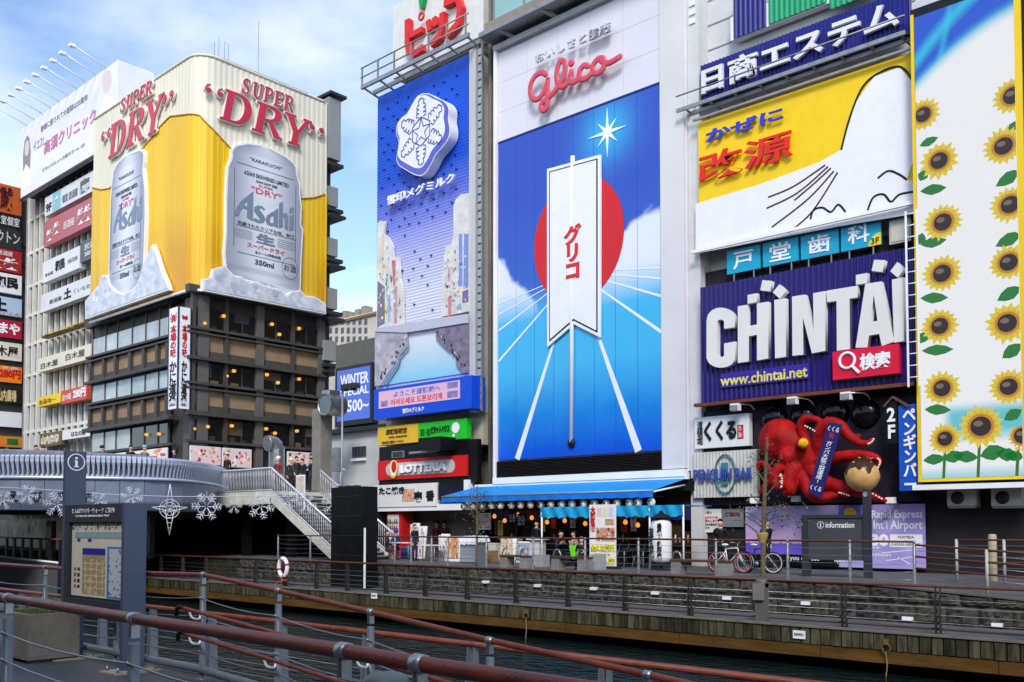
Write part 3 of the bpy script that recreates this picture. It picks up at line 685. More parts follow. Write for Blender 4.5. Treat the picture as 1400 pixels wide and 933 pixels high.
balusters('balusters', [(xt+0.2, dz_t), (xq, dz_t)], 30.0, st)
O('landing', MB().box(xt+0.06, xq+0.1, 29.7, 30.4, dz_t-0.5, dz_t-0.02), m_cream, st)
for x in (xl+0.4, xt-0.3): O('support_column', MB().box(x-0.2, x+0.2, 27.2, 27.6, UP, dz_t-0.62), m_black, st)
# tall lamp post beside the stairs
p = onY(467, 700, 26.6)
lp = T('street_lamp', 'thin grey light pole with short traffic sign arm beside the stairs', 'street lamp', (p.x, 26.6, UP))
O('pole', MB().cyl((p.x, 26.6, UP), (p.x, 26.6, onY(467, 533, 26.6).z), 0.06, 0.045, 10), m_galv, lp)
arm = onY(467, 533, 26.6).z
O('arm', MB().tube([(p.x, 26.6, arm), (p.x+1.1, 26.6, arm-0.12)], 0.035, 8), m_dgrey, lp)
for k in range(4): O('signal_box', MB().box(p.x+0.05+0.27*k, p.x+0.27+0.27*k, 26.45, 26.75, arm-0.08+0.05*(k % 2), arm+0.2), m_dgrey, lp)
O('control_box', MB().box(p.x-0.55, p.x-0.12, 26.4, 26.7, onY(467, 645, 26.6).z, onY(467, 612, 26.6).z), m_galv, lp)
# steel monument with round drum, and a bent vent duct, both at the bridge end
p = onY(441, 640, 33.0)
mo = T('monument_lamp', 'stone pillar with a big steel drum ring at the bridge end', 'monument', (p.x, 33.0, 3.6))
O('pillar', MB().box(p.x-0.5, p.x+0.35, 32.6, 33.4, 3.6, onY(441, 560, 33).z), mat('pillar_stone', (128, 124, 116), 0.8, var=0.25), mo)
q = onY(443, 553, 32.3)
O('drum', MB().lathe((q.x, 32.3, q.z), [(0.62, 0), (0.62, -1.2), (0.56, -1.2), (0.56, 0.0), (0.62, 0.0)], 28, axis='Y'), m_steel, mo)
O('lens', MB().lathe((q.x, 32.35, q.z), [(0.001, 0), (0.56, 0)], 24, axis='Y'), mat('lens_grey', (110, 116, 120), 0.15, 0.6), mo)
q2 = onY(447, 540, 32.6)
O('head_box', MB().box(q2.x-0.35, q2.x+0.4, 32.5, 33.2, q2.z-0.2, q2.z+0.25), m_steel, mo)
p = onY(376, 640, 31.4)
vd = T('vent_duct', 'rounded steel ventilation duct rising at the bridge end', 'vent duct', (p.x, 31.4, 3.6))
zt2 = onY(376, 612, 31.4).z
O('duct', MB().tube(smooth_path([(p.x, 31.5, 3.6), (p.x, 31.5, zt2-0.3), (p.x, 31.45, zt2), (p.x-0.02, 31.2, zt2+0.22), (p.x-0.03, 30.85, zt2+0.2)], 5), 0.46, 16), m_steel, vd)
# ---------------------------------------------------------------- corner building with the beer billboard
AY, AX = 32.0, -57.0
PL, PR = PY(AY), PX(AX)
m_adark = mat('dark_frame', (72, 69, 66), 0.55, var=0.2, vs=1.0)
m_acol = mat('grey_column', (96, 94, 92), 0.6, var=0.15)
m_aglass = glass('dark_window', (22, 22, 24)); m_lglass = mat('painted_sheen_window', (176, 186, 188), 0.08, 0.0, var=0.4, vs=0.5, spec=0.9)  # second glass is pale: a bright reflection painted into its colour
m_span = mat('spandrel_tan', (150, 126, 98), 0.7, var=0.2, vs=1.5); m_spand = mat('spandrel_base', (78, 72, 66), 0.7, var=0.2)
XL = PL.p(118, 500).x                                     # left end of the canal face
YR = PR.p(440, 500).y                                     # far end of the street face
zc = lambda y: PR.p(262.5, y).z
Zs = [zc(y) for y in (400, 418.8, 450.6, 454, 488.3, 494.2, 526, 530, 563.6, 571.6, 603.3, 610, 634)]
AH = zc(90)
ab = T('corner_building', 'dark framed corner restaurant building under the yellow beer billboard', 'building', (AX-7, AY+5, 0.0))
O('core', MB().box(XL+0.3, AX-0.3, AY+0.3, YR-0.3, -1.0, AH), m_adark, ab)
# bays
lcols = [PL.p(px, 480).x for px in (128, 146, 162, 182, 200.5, 219, 233)]; rcols = [PR.p(px, 480).y for px in (262, 307, 353, 398, 437)]
def bays(pl, cols, lamps):
    for i in range(len(cols)-1):
        u0, u1 = (cols[i]+0.1, cols[i+1]-0.1) if pl.axis == 'X' else (cols[i]+0.03, cols[i+1]-0.03)
        for r, (zb, zt1) in enumerate(((Zs[2], Zs[1]), (Zs[6], Zs[5]), (Zs[10], Zs[9]))):
            g = m_lglass if (pl.axis == 'Y' and not (r == 2 and i > 2)) else m_aglass
            o = O('window', MB().panel(pl, (u0, u1, zb, zt1), 0.05, 0.06), g, ab)
            if pl.axis == 'X' and (i+r) % 2: O('blind', MB().panel(pl, (u0+.1+.5*((i+r) % 3), u0+.9+.4*((i*2+r) % 3), zt1-.25-.35*((i+r*2) % 3), zt1-.02), 0.075, 0.015), (cc0(84, 70, 54), cc0(60, 62, 66), cc0(120, 100, 76))[(i+r) % 3], o)
            if pl.axis == 'X':
                for q_ in range(2+(i+r) % 2): O('furniture', MB().panel(pl, (u0+.3+.9*q_, u0+.75+.9*q_+.2*(r % 2), zb+.02, zb+.3+.12*((q_+i) % 2)), 0.07, 0.01), (cc0(70, 48, 34), cc0(46, 44, 46), cc0(110, 84, 60))[(q_+i+r) % 3], o)
            if pl.axis == 'X': O('frame', MB().panel(pl, ((u0+u1)/2-0.03, (u0+u1)/2+0.03, zb, zt1), 0.09, 0.03), m_adark, o)
        for (zb, zt1) in ((Zs[4], Zs[3]), (Zs[8], Zs[7])):
            h = zt1-zb
            s_ = O('spandrel', MB().panel(pl, (u0, u1, zb+h*0.32, zt1-0.1), 0.03, 0.06), m_span, ab)
            O('spandrel_base', MB().panel(pl, (u0, u1, zb+0.02, zb+h*0.31), 0.08, 0.1), m_spand, s_)
bays(PL, lcols, 0); bays(PR, rcols, 1)
for pl, cols in ((PL, lcols), (PR, rcols)):
    for i, c in enumerate(cols):
        w = 0.28 if (pl.axis == 'X' and i in (2, 4)) else 0.12
        if pl.axis == 'X':
            O('column', MB().panel(pl, (c-w, c+w, 0.5, Zs[0]), 0.3, 0.34), m_acol if w > 0.2 else m_adark, ab); continue
        O('mullion', MB().panel(pl, (c-0.04, c+0.04, 0.5, Zs[0]), 0.12, 0.16), m_adark, ab)
        for zb, zt1 in ((Zs[4], Zs[3]), (Zs[8], Zs[7])): O('column', MB().panel(pl, (c-0.16, c+0.16, zb, zt1), 0.3, 0.34), m_adark, ab)
    for z, h, o_ in ((Zs[0]-0.05, 0.5, 0.5), (Zs[2]+0.02, 0.16, 0.42), (Zs[3]-0.1, 0.12, 0.36), (Zs[5]+0.1, 0.2, 0.55), (Zs[6]+0.02, 0.16, 0.42), (Zs[7]-0.1, 0.12, 0.36), (Zs[9]+0.15, 0.24, 0.6), (Zs[10]-0.1, 0.18, 0.42), (Zs[8]-0.02, 0.1, 0.38)):
        O('ledge', MB().panel(pl, (cols[0]-0.5, cols[-1]+0.4+(0.6 if pl.axis == 'Y' else 0), z, z+h), o_, o_+0.02), m_adark, ab)
O('corner_pillar', MB().box(AX-1.6, AX+0.22, AY-0.22, AY+0.55, 0, Zs[0]-0.1), m_acol, ab)
O('attic_band', MB().box(XL-0.1, AX+0.1, AY-0.1, YR-0.1, Zs[0]+0.46, Zs[0]+1.3), m_black, ab)
# lit lamps inside the windows
m_lampglow = mat('lamp_glow', (255, 170, 70), emit=1.3, var=0.0)
for px, py in ((279, 442), (305, 432), (371, 443), (381, 457), (408, 449), (319, 507), (309, 514), (364, 512), (379, 523), (408, 518), (264, 586), (283, 583), (316, 582), (363, 586), (375, 592), (405, 589), (202, 594), (219, 593)):
    pl = PR if px > 250 else PL; q = pl.p(px, py, 0.1); n = pl.n()*0.09
    l = O('window_lamp', MB().lathe(q+n-Vector((0, 0, 0.14)), [(0.07, 0), (0.13, 0.04), (0.14, 0.15), (0.1, 0.2), (0.001, 0.21)], 10), m_lampglow, ab)
# posters at street level
m_pat = mat('poster_print', attr=True, var=0.0, rough=0.4)
def food_print(seed, base=(240, 225, 222), ac=((200, 40, 50), (230, 120, 110), (60, 50, 50), (245, 240, 230), (220, 170, 90))):
    A = [np.array(rgb(*c)) for c in ac]; Bc = np.array(rgb(*base))
    def fn(U, V):
        C = np.tile(Bc, U.shape+(1,)).astype(float); rs = np.random.RandomState(seed)
        for k in range(34):
            x, y, r = rs.rand(), rs.rand(), 0.03+0.09*rs.rand(); d = np.hypot((U-x)*2.2, V-y) + 0.04*(fbm(U, V, 9, seed+k)-0.5)
            C[d < r] = A[rs.randint(len(A))]
        return C
    return fn
for pl, lx, ly, rx, ry, sd_ in ((PR, 260, 634, 302, 612, 1), (PR, 304, 638, 344, 615, 2), (PR, 393, 642, 434, 620, 3), (PL, 150, 640, 228, 612, 4)):
    r = pl.rect(lx, ly, rx, ry, 0.4); o = O('poster_board', MB().panel(pl, r, 0.4, 0.1), m_white, ab)
    prints('poster_art', pl, sub(r, 0.02, 0.98, 0.03, 0.97), 0.404, 60, 24, food_print(sd_, (238, 226, 214) if sd_ == 4 else (236, 206, 206)), m_pat, o)
# vertical crab restaurant sign on the corner
q = PR.p(262, 560, 0.9)
vs_ = T('corner_sign', 'tall white vertical restaurant sign with crab emblem on the building corner', 'sign', (AX+0.5, AY-0.4, 0.0))
cx = AX+0.3; cy = onX(243.5, 480, cx).y
PS, PF = PX(cx), PY(cy)
ztop_s, zbot_s = PX(cx).p(250, 420).z, PX(cx).p(250, 559).z
ye = PS.p(260.5, 480).y; xw = PF.p(230.5, 480).x
vs_.location.z = zbot_s
O('sign_box', MB().box(xw, cx, cy, ye, zbot_s, ztop_s), mat('sign_white', (240, 240, 244), 0.35, var=0.05, emit=0.0), vs_)
O('edge_trim', MB().box(cx-0.05, cx+0.04, cy-0.04, cy+0.05, zbot_s, ztop_s).box(cx-0.02, cx+0.04, ye-0.05, ye+0.02, zbot_s, ztop_s).box(xw-0.02, xw+0.05, cy-0.04, cy+0.02, zbot_s, ztop_s), mat('trim_navy', (50, 56, 90), 0.4), vs_)
m_red = mat('red_letter', (196, 34, 44), 0.4, var=0.05); hh = ztop_s-zbot_s
for pl, u0, u1 in ((PS, cy+0.22, ye-0.22), (PF, xw+0.15, cx-0.15)):
    text('本場の味', pl, (u0+0.08*(u1-u0), u1-0.08*(u1-u0), zbot_s+hh*0.51, zbot_s+hh*0.83), 0.01, m_red, vs_, vertical=True, bold=0.025)
    text('かに道楽', pl, (u0, u1, zbot_s+hh*0.03, zbot_s+hh*0.47), 0.01, m_black, vs_, vertical=True, bold=0.025)
    mb = MB(); c_ = (u0+u1)/2; rr_ = (u1-u0)*0.42; zc_ = zbot_s+hh*0.915
    mb.poly([pl.w(c_+rr_*0.62*math.cos(t*math.pi/10), zc_-0.1+rr_*0.5*math.sin(t*math.pi/10), 0.02) for t in range(20)], pl.n(), 0.02)
    for s_ in (-1, 1):
        for a0, a1 in ((0.5, 1.0), (-0.1, 0.95), (-0.6, 0.9), (-1.0, 0.8)):
            mb.stroke([pl.w(c_+s_*rr_*0.4*math.cos(a0), zc_-0.1+rr_*0.5*math.sin(a0), 0.02), pl.w(c_+s_*rr_*a1*math.cos(a0), zc_-0.1+rr_*a1*math.sin(a0)*1.1, 0.02), pl.w(c_+s_*rr_*a1*1.02*math.cos(a0+0.25), zc_-0.1+rr_*a1*1.2*math.sin(a0+0.3), 0.02)], 0.07, pl.n(), 0.02)
    O('crab_emblem', mb, m_red, vs_)
# balconies on the far end of the street face
m_bal2 = mat('balcony_grey', (142, 144, 146), 0.6, var=0.12, vs=0.6)
ROT = YR-0.25
sw = O('service_wall', MB().box(AX-6, AX-0.4, ROT+0.05, ROT+1.2, -1, AH-2.0), m_adark, ab)
for y0, y1, kind in ((140, 222, 0), (258, 284, 1), (328, 352, 1), (396, 424, 1), (468, 495, 1)):
    z1, z0 = PR.p(447, y0).z, PR.p(447, y1).z
    b_ = O('balcony', MB().box(AX-2, AX+(0.62 if kind else 0.9), ROT+0.06, ROT+1.15, z0, z1), m_bal2, ab)
    O('balcony_slab', MB().box(AX-2, AX+0.95, ROT+0.02, ROT+1.4, z0-0.5, z0-0.25), m_dgrey, b_)
    O('balcony_slab', MB().box(AX-2, AX+1.15, ROT+0.0, ROT+1.5, z1+0.2 if kind == 0 else z0-0.95, (z1+0.4) if kind == 0 else z0-0.75), m_dgrey, b_)

# ---------------------------------------------------------------- the billboard itself
OFF = 0.75
BL, BR = PY(AY-OFF), PX(AX+OFF)
bz0 = BR.p(264, 394).z; bz1 = BR.p(275, 71).z
bxl = BL.p(127, 300).x; byr = BR.p(446, 300).y
RC = 1.3                                                   # rounded corner radius
bb = T('beer_billboard', 'huge yellow and cream wraparound billboard with silver beer cans', 'billboard', (AX, AY, bz0))
cornerx, cornery = AX+OFF, AY-OFF
s1 = cornerx-RC-bxl; s2 = s1+RC*math.pi/2; s3 = s2+(byr-cornery-RC)
def sheet_pt(s, off):
    if s <= s1: return Vector((bxl+s, cornery-off, 0))
    if s <= s2:
        a_ = (s-s1)/RC; return Vector((cornerx-RC+math.sin(a_)*(RC+off), cornery+RC-math.cos(a_)*(RC+off), 0))
    return Vector((cornerx+off, cornery+RC+(s-s2), 0))
def s_of(px, py):
    if px < 252: q = BL.p(px, py); return q.x-bxl, q.z
    q = BR.p(px, py); return s2+(q.y-cornery-RC), q.z
bpts = [s_of(*q) for q in ((127, 257), (140, 260), (152, 258), (166, 243), (180, 222), (195, 205), (210, 188), (222, 172), (234, 160))]
pk = s_of(275, 160)
bpts += [((s1+s2)/2, s_of(262.5, 151)[1])] + [s_of(*q) for q in ((283, 168), (298, 186), (314, 203), (330, 222), (350, 245), (370, 262), (390, 270), (411, 272), (428, 271), (446, 265))]
bs_ = np.array([q[0] for q in bpts]); bv_ = np.array([q[1] for q in bpts]); od = np.argsort(bs_); bs_, bv_ = bs_[od], bv_[od]
m_cream2 = mat('cream_sheet', (226, 220, 200), 0.5, var=0.1, vs=0.35, stretch=(1, 1, 0.15)); m_yel = mat('yellow_sheet', attr=True, rough=0.32, var=0.1, vs=0.55, stretch=(1, 1, 0.06), coat=0.15)
ns = 760; ss = np.linspace(0, s3, ns)
def bound(s):
    k = np.interp(s, bs_, bv_); return k
for nm, mm_, part in (('cream_sheet', m_cream2, 0), ('yellow_sheet', m_yel, 1)):
    mb = MB(); vs = []; cl_ = []
    band = np.interp(ss, np.linspace(0, s3, 46), np.random.RandomState(5).rand(46)); am, go, pa = (np.array(rgb(*q)) for q in ((206, 142, 4), (232, 184, 12), (244, 206, 60)))
    for s, bd_ in zip(ss, band):
        ph = (s/0.42) % 1.0; rib = 0.022 if ph < 0.42 else (0.0 if 0.5 < ph < 0.92 else 0.011)
        p = sheet_pt(s, rib + (0.06 if part else 0.0)); zb_ = bound(s)
        z0, z1 = (zb_-0.05, bz1) if part == 0 else (bz0, zb_); rows_ = 2 if part == 0 else 5
        for k in range(rows_):
            t = k/(rows_-1); vs.append((p.x, p.y, z0+(z1-z0)*t)); c_ = (am*(1-t)+go*t) if t < .5 else go; c_ = c_*(1-.5*bd_)+pa*(.5*bd_); cl_.append((*c_, 1))
    mb.add(vs, [(rows_*i+k, rows_*(i+1)+k, rows_*(i+1)+k+1, rows_*i+k+1) for i in range(ns-1) for k in range(rows_-1)])
    if part: mb.c = cl_
    O(nm, mb, mm_, bb)
edge = [sheet_pt(s, 0.09)+Vector((0, 0, bound(s))) for s in ss[::8]]
O('yellow_edge', MB().tube(edge, 0.06, 6), mat('ochre_edge', (196, 140, 20), 0.5), bb)
O('top_cap', MB().tube([sheet_pt(s, 0.03)+Vector((0, 0, bz1)) for s in ss[::8]], 0.09, 6), m_cream2, bb)
O('bottom_trim', MB().tube([sheet_pt(s, 0.1)+Vector((0, 0, bz0)) for s in ss[::8]], 0.1, 6), m_white, bb)
O('backing', MB().poly([sheet_pt(s, -0.25)+Vector((0, 0, bz1-0.1)) for s in ss[::8]]+[Vector((cornerx-3, byr, bz1-0.1)), Vector((bxl, cornery+6, bz1-0.1))], (0, 0, 1), bz1-bz0-0.15), m_adark, bb)
# light pole seam on the rounded corner
# cans: printed cut-outs standing proud
m_can = mat('can_print', attr=True, var=0.0, rough=0.35)
def scan_cut(name, pts, pl, off, fn, parent, m, nr=60, nc=24, edge_m=None, thick=0.3, white=0.12):
    P2 = [pl.uv(x, y, off) for x, y in pts]
    vs_l = np.array(P2); v0, v1 = vs_l[:, 1].min(), vs_l[:, 1].max(); rows = []
    for j in range(nr+1):
        v = v0+(v1-v0)*(0.002+0.996*j/nr); xs_ = []
        for (a, b_), (c, d) in zip(P2, P2[1:]+P2[:1]):
            if (b_-v)*(d-v) < 0: xs_.append(a+(c-a)*(v-b_)/(d-b_))
        if len(xs_) >= 2: rows.append((v, min(xs_), max(xs_)))
    U = np.array([[i/nc for i in range(nc+1)]]*len(rows)); V = np.array([[(r[0]-v0)/(v1-v0)]*(nc+1) for r in rows])
    mb = MB(); mb.v = [tuple(pl.w(r[1]+(r[2]-r[1])*i/nc, r[0], off)) for r in rows for i in range(nc+1)]
    mb.f = [(j*(nc+1)+i, j*(nc+1)+i+1, (j+1)*(nc+1)+i+1, (j+1)*(nc+1)+i) for j in range(len(rows)-1) for i in range(nc)]
    mb.sm = [False]*len(mb.f); mb.mi = [0]*len(mb.f); C = fn(U, V); mb.c = np.concatenate([C.reshape(-1, 3), np.ones((C.size//3, 1))], 1)
    o = O(name, mb, m, parent)
    big = [pl.w(a, b_, off-0.01) for a, b_ in offset_poly(P2, white)]
    O('cut_out_edge', MB().poly(big, pl.n(), thick), edge_m or m_white, o)
    return o
def can_fn(lo=(116, 124, 146), hi=(224, 228, 238)):
    a_, b_ = np.array(rgb(*lo)), np.array(rgb(*hi))
    def fn(U, V):
        t = 0.5+0.5*np.cos((U-0.5)*2*math.pi*0.92); t = 0.25+0.75*t; t = np.clip(t+0.12*(fbm(U*0.6, V*3, 6, 5)-0.5), 0, 1)
        t = np.where(V > 0.93, t*0.82, t); t = np.where((V < 0.16) & (V > 0.13), t*0.7, t); t = np.where(V < 0.1, t*0.86, t)
        return shade3(a_, b_, t)
    return fn
def ice_fn(seed):
    a_, b_ = np.array(rgb(150, 158, 176)), np.array(rgb(232, 236, 242))
    def fn(U, V):
        n = fbm(U*3, V*1.4, 7, seed, 5); m2 = fbm(U*3+3, V*1.4+9, 15, seed+3, 3); t = np.clip(0.78+1.5*(n-0.47)+0.6*(m2-0.45), 0, 1)
        C = shade3(a_, b_, t); return C*(1-0.35*(np.abs(n-0.44) < 0.012))[..., None]
    return fn
Z6 = lambda pts: zz(110, 190, 170/634, pts)
Z4 = lambda pts: zz(280, 190, 170/1322, pts)
Z5 = lambda pts: zz(280, 290, 170/1133, pts)
canL = Z6([(148, 770), (146, 640), (150, 460), (156, 320), (160, 240), (168, 170), (190, 125), (235, 85), (285, 62), (312, 62), (320, 80), (318, 120), (314, 150), (324, 250), (326, 380), (322, 520), (318, 640), (312, 715), (270, 770), (200, 800)])
canR = Z4([(238, 930), (240, 640), (247, 470), (255, 310), (300, 205), (300, 130), (335, 82), (450, 58), (600, 78), (760, 138), (890, 215), (962, 290), (972, 385), (1000, 480), (1003, 600), (1018, 720), (1010, 920)]) + Z5([(885, 160), (870, 420), (862, 715), (770, 800), (560, 650), (330, 600), (205, 560), (190, 380), (205, 160)])
cl = scan_cut('can_cut_out', canL, BL, 0.34, can_fn(), bb, m_can); cr = scan_cut('can_cut_out', canR, BR, 0.34, can_fn(), bb, m_can)
iceL = Z6([(25, 912), (25, 832), (58, 792), (92, 752), (108, 702), (130, 702), (142, 748), (175, 780), (215, 800), (260, 775), (290, 745), (322, 640), (345, 590), (364, 548), (384, 600), (402, 660), (440, 752), (442, 764)])
iceR = Z5([(0, 622), (72, 610), (92, 528), (180, 505), (235, 560), (262, 590), (330, 600), (400, 655), (480, 645), (560, 690), (690, 715), (745, 780), (800, 735), (870, 725), (918, 778), (1000, 782), (1094, 842), (1096, 915)]); iceR.append(Z5([(0, 705)])[0])
m_ice = mat('ice_print', (206, 212, 224), 0.45, var=0.34, vs=1.6, bump=0.0)
for pts_, pl in ((iceL, BL), (iceR, BR)):
    P2 = [pl.uv(x, y, 0.5) for x, y in pts_]
    o = O('ice_cut_out', MB().poly([pl.w(a_, b_, 0.5) for a_, b_ in P2], pl.n(), 0.02), m_ice, bb)
    O('cut_out_edge', MB().poly([pl.w(a_, b_, 0.47) for a_, b_ in offset_poly(P2, 0.11)], pl.n(), 0.3), m_white, o)
    rs = random.Random(int(abs(P2[0][0])*10)); lo_ = np.array(P2).min(0); hi_ = np.array(P2).max(0)
    for k in range(30):                                    # printed facets of the ice blocks
        a_, b_ = P2[rs.randrange(len(P2))]; cu_, cv_ = a_+rs.uniform(-0.9, 0.9), b_-rs.uniform(0.25, 1.3); r_ = rs.uniform(0.18, 0.42); a0 = rs.random()*6
        q = [(cu_+r_*math.cos(a0+t*2*math.pi/5)*rs.uniform(.6, 1.1), cv_+r_*math.sin(a0+t*2*math.pi/5)*rs.uniform(.6, 1.1)) for t in range(5)]
        if all(inside(P2, x_, y_) for x_, y_ in q): O('ice_facet', MB().poly([pl.w(x_, y_, 0.503+0.0007*k) for x_, y_ in q], pl.n(), 0.0005), rs.choice((cc0(222, 226, 236), cc0(186, 194, 210), cc0(196, 203, 218), cc0(176, 184, 204))), o)
# can printing
m_slate = mat('slate_print', (122, 138, 160), 0.4, var=0.05); m_slated = mat('slate_dark', (74, 84, 104), 0.4, var=0.05); m_pink = mat('pink_print', (206, 92, 110), 0.4, var=0.05)
def asahi_logo(pl, O2, Uv, sz, parent):
    """slanted five letter logo drawn as outlines in unit boxes"""
    A = [[(0.0, 0.02), (0.02, 0.22), (0.3, 0.55), (0.62, 0.78), (0.98, 1.02), (0.98, 0.0), (0.66, 0.06), (0.66, 0.34), (0.42, 0.36), (0.28, 0.22), (0.2, 0.04)], [(0.66, 0.44), (0.66, 0.64), (0.46, 0.46)]]
    S = [[(0.0, 0.1), (0.22, 0.22), (0.42, 0.14), (0.6, 0.2), (0.3, 0.42), (0.1, 0.58), (0.12, 0.82), (0.4, 0.98), (0.78, 1.0), (0.98, 0.86), (0.84, 0.8), (0.62, 0.88), (0.5, 0.78), (0.86, 0.52), (1.0, 0.32), (0.86, 0.08), (0.5, -0.02), (0.2, 0.0)]]
    Aa = [[(0.02, 0.2), (0.1, 0.46), (0.4, 0.68), (0.64, 0.8), (1.0, 1.05), (1.0, 0.0), (0.66, 0.05), (0.4, 0.0), (0.14, 0.04)], [(0.64, 0.2), (0.64, 0.62), (0.4, 0.45), (0.34, 0.25), (0.46, 0.14)]]
    H = [[(0.0, 0.0), (0.0, 0.88), (0.42, 1.0), (0.42, 0.55), (0.72, 0.62), (1.0, 0.55), (1.0, 0.0), (0.62, 0.05), (0.62, 0.44), (0.42, 0.44), (0.42, 0.08)]]
    I = [[(0.0, 0.0), (0.0, 0.62), (1.0, 0.78), (1.0, 0.1)], [(0.0, 0.74), (0.0, 0.95), (1.0, 1.06), (1.0, 0.86)]]
    spec = ((A, 0, 0.30, 0, 1.0), (S, 0.29, 0.21, 0.0, 0.6), (Aa, 0.5, 0.22, 0.0, 0.66), (H, 0.735, 0.16, 0.0, 0.98), (I, 0.92, 0.075, 0.0, 0.85))
    for lp_, x, w, y, h in spec:
        me = loops_mesh([[(x+px*w, y+py*h) for px, py in L_] for L_ in lp_], 0.02)
        U, V, Nn = frame(pl); place_mesh('logo_letter', me, m_slate, O2, U*Uv, V*sz, Nn, 1, 1, 0.02, parent, fit=False)
c0 = BR.p(321, 306, 0.36); c1 = BR.p(402, 306, 0.36); h_ = BR.p(341, 264, 0.36).z-BR.p(341, 302, 0.36).z
asahi_logo(BR, BR.w(c0.y, BR.p(341, 302, 0.36).z+0.05, 0.345), c1.y-c0.y, h_*1.05, cr)
d0 = BL.p(155, 315, 0.36); d1 = BL.p(193.5, 315, 0.36)
asahi_logo(BL, BL.w(d0.x, BL.p(160, 320, 0.36).z+0.15, 0.345), d1.x-d0.x, h_*1.05, cl)
def can_print(pl, box, parent):
    """box = (u0,u1,v0,v1) of the can body; everything else sits in fractions of it"""
    t_ = lambda s, a, b_, c, d, m, **k: text(s, pl, sub(box, a, b_, c, d), 0.345, m, parent, depth=0.02, **k)
    t_('"KARAKUCHI"', 0.28, 0.72, 0.905, 0.93, m_slated)
    t_('ASAHI BREWERIES LIMITED', 0.2, 0.82, 0.79, 0.82, m_slated, bold=0.01); t_('ASAHI DRAFT BEER', 0.36, 0.66, 0.755, 0.775, m_slated)
    t_('SUPER', 0.4, 0.6, 0.73, 0.745, m_pink); t_('"DRY"', 0.3, 0.72, 0.675, 0.72, m_pink, bold=0.01)
    t_('洗練されたクリアな味。辛口', 0.12, 0.9, 0.408, 0.438, m_slated); t_('生', 0.37, 0.63, 0.31, 0.385, m_slate, bold=0.05)
    for k in range(5):
        for a, b_ in ((0.07, 0.32), (0.67, 0.93)):
            u0, u1, v0, v1 = sub(box, a, b_, 0.318+0.014*k, 0.3215+0.014*k); O('fine_print', MB().panel(pl, (u0, u1, v0, v1), 0.352, 0.008), m_slate, parent)
    t_('スーパードライ', 0.25, 0.77, 0.262, 0.297, m_pink, bold=0.03); t_('生ビール(非熱処理)', 0.36, 0.72, 0.222, 0.248, m_slated)
    t_('350ml', 0.36, 0.62, 0.145, 0.185, m_slated, bold=0.03); t_('お酒', 0.76, 0.94, 0.15, 0.2, m_slated)
    for v, a, b_ in ((0.4, 0.1, 0.92), (0.205, 0.12, 0.92), (0.86, 0.1, 0.9)):
        u0, u1, v0, v1 = sub(box, a, b_, v, v+0.004); O('print_line', MB().panel(pl, (u0, u1, v0, v1), 0.352, 0.008), m_slated, parent)
    for x in (0.075, 0.925):
        u0, u1, v0, v1 = sub(box, x-0.003, x+0.003, 0.24, 0.82); O('print_line', MB().panel(pl, (u0, u1, v0, v1), 0.352, 0.008), m_slated, parent)
    mb = MB(); u0, u1, v0, v1 = box; cx_, cz_ = u0+(u1-u0)*0.85, v0+(v1-v0)*0.175; r_ = (u1-u0)*0.115
    mb.stroke([pl.w(cx_+r_*math.cos(a*math.pi/12), cz_+r_*1.15*math.sin(a*math.pi/12), 0.352) for a in range(25)], 0.03, pl.n(), 0.008); O('print_ring', mb, m_slated, parent)
can_print(BR, (BR.p(312, 300, .34).y, BR.p(411, 300, .34).y, BR.p(360, 391, .34).z, BR.p(360, 208, .34).z), cr)
can_print(BL, (BL.p(149, 300, .34).x, BL.p(196, 300, .34).x, BL.p(172, 405, .34).z, BL.p(172, 226, .34).z), cl)
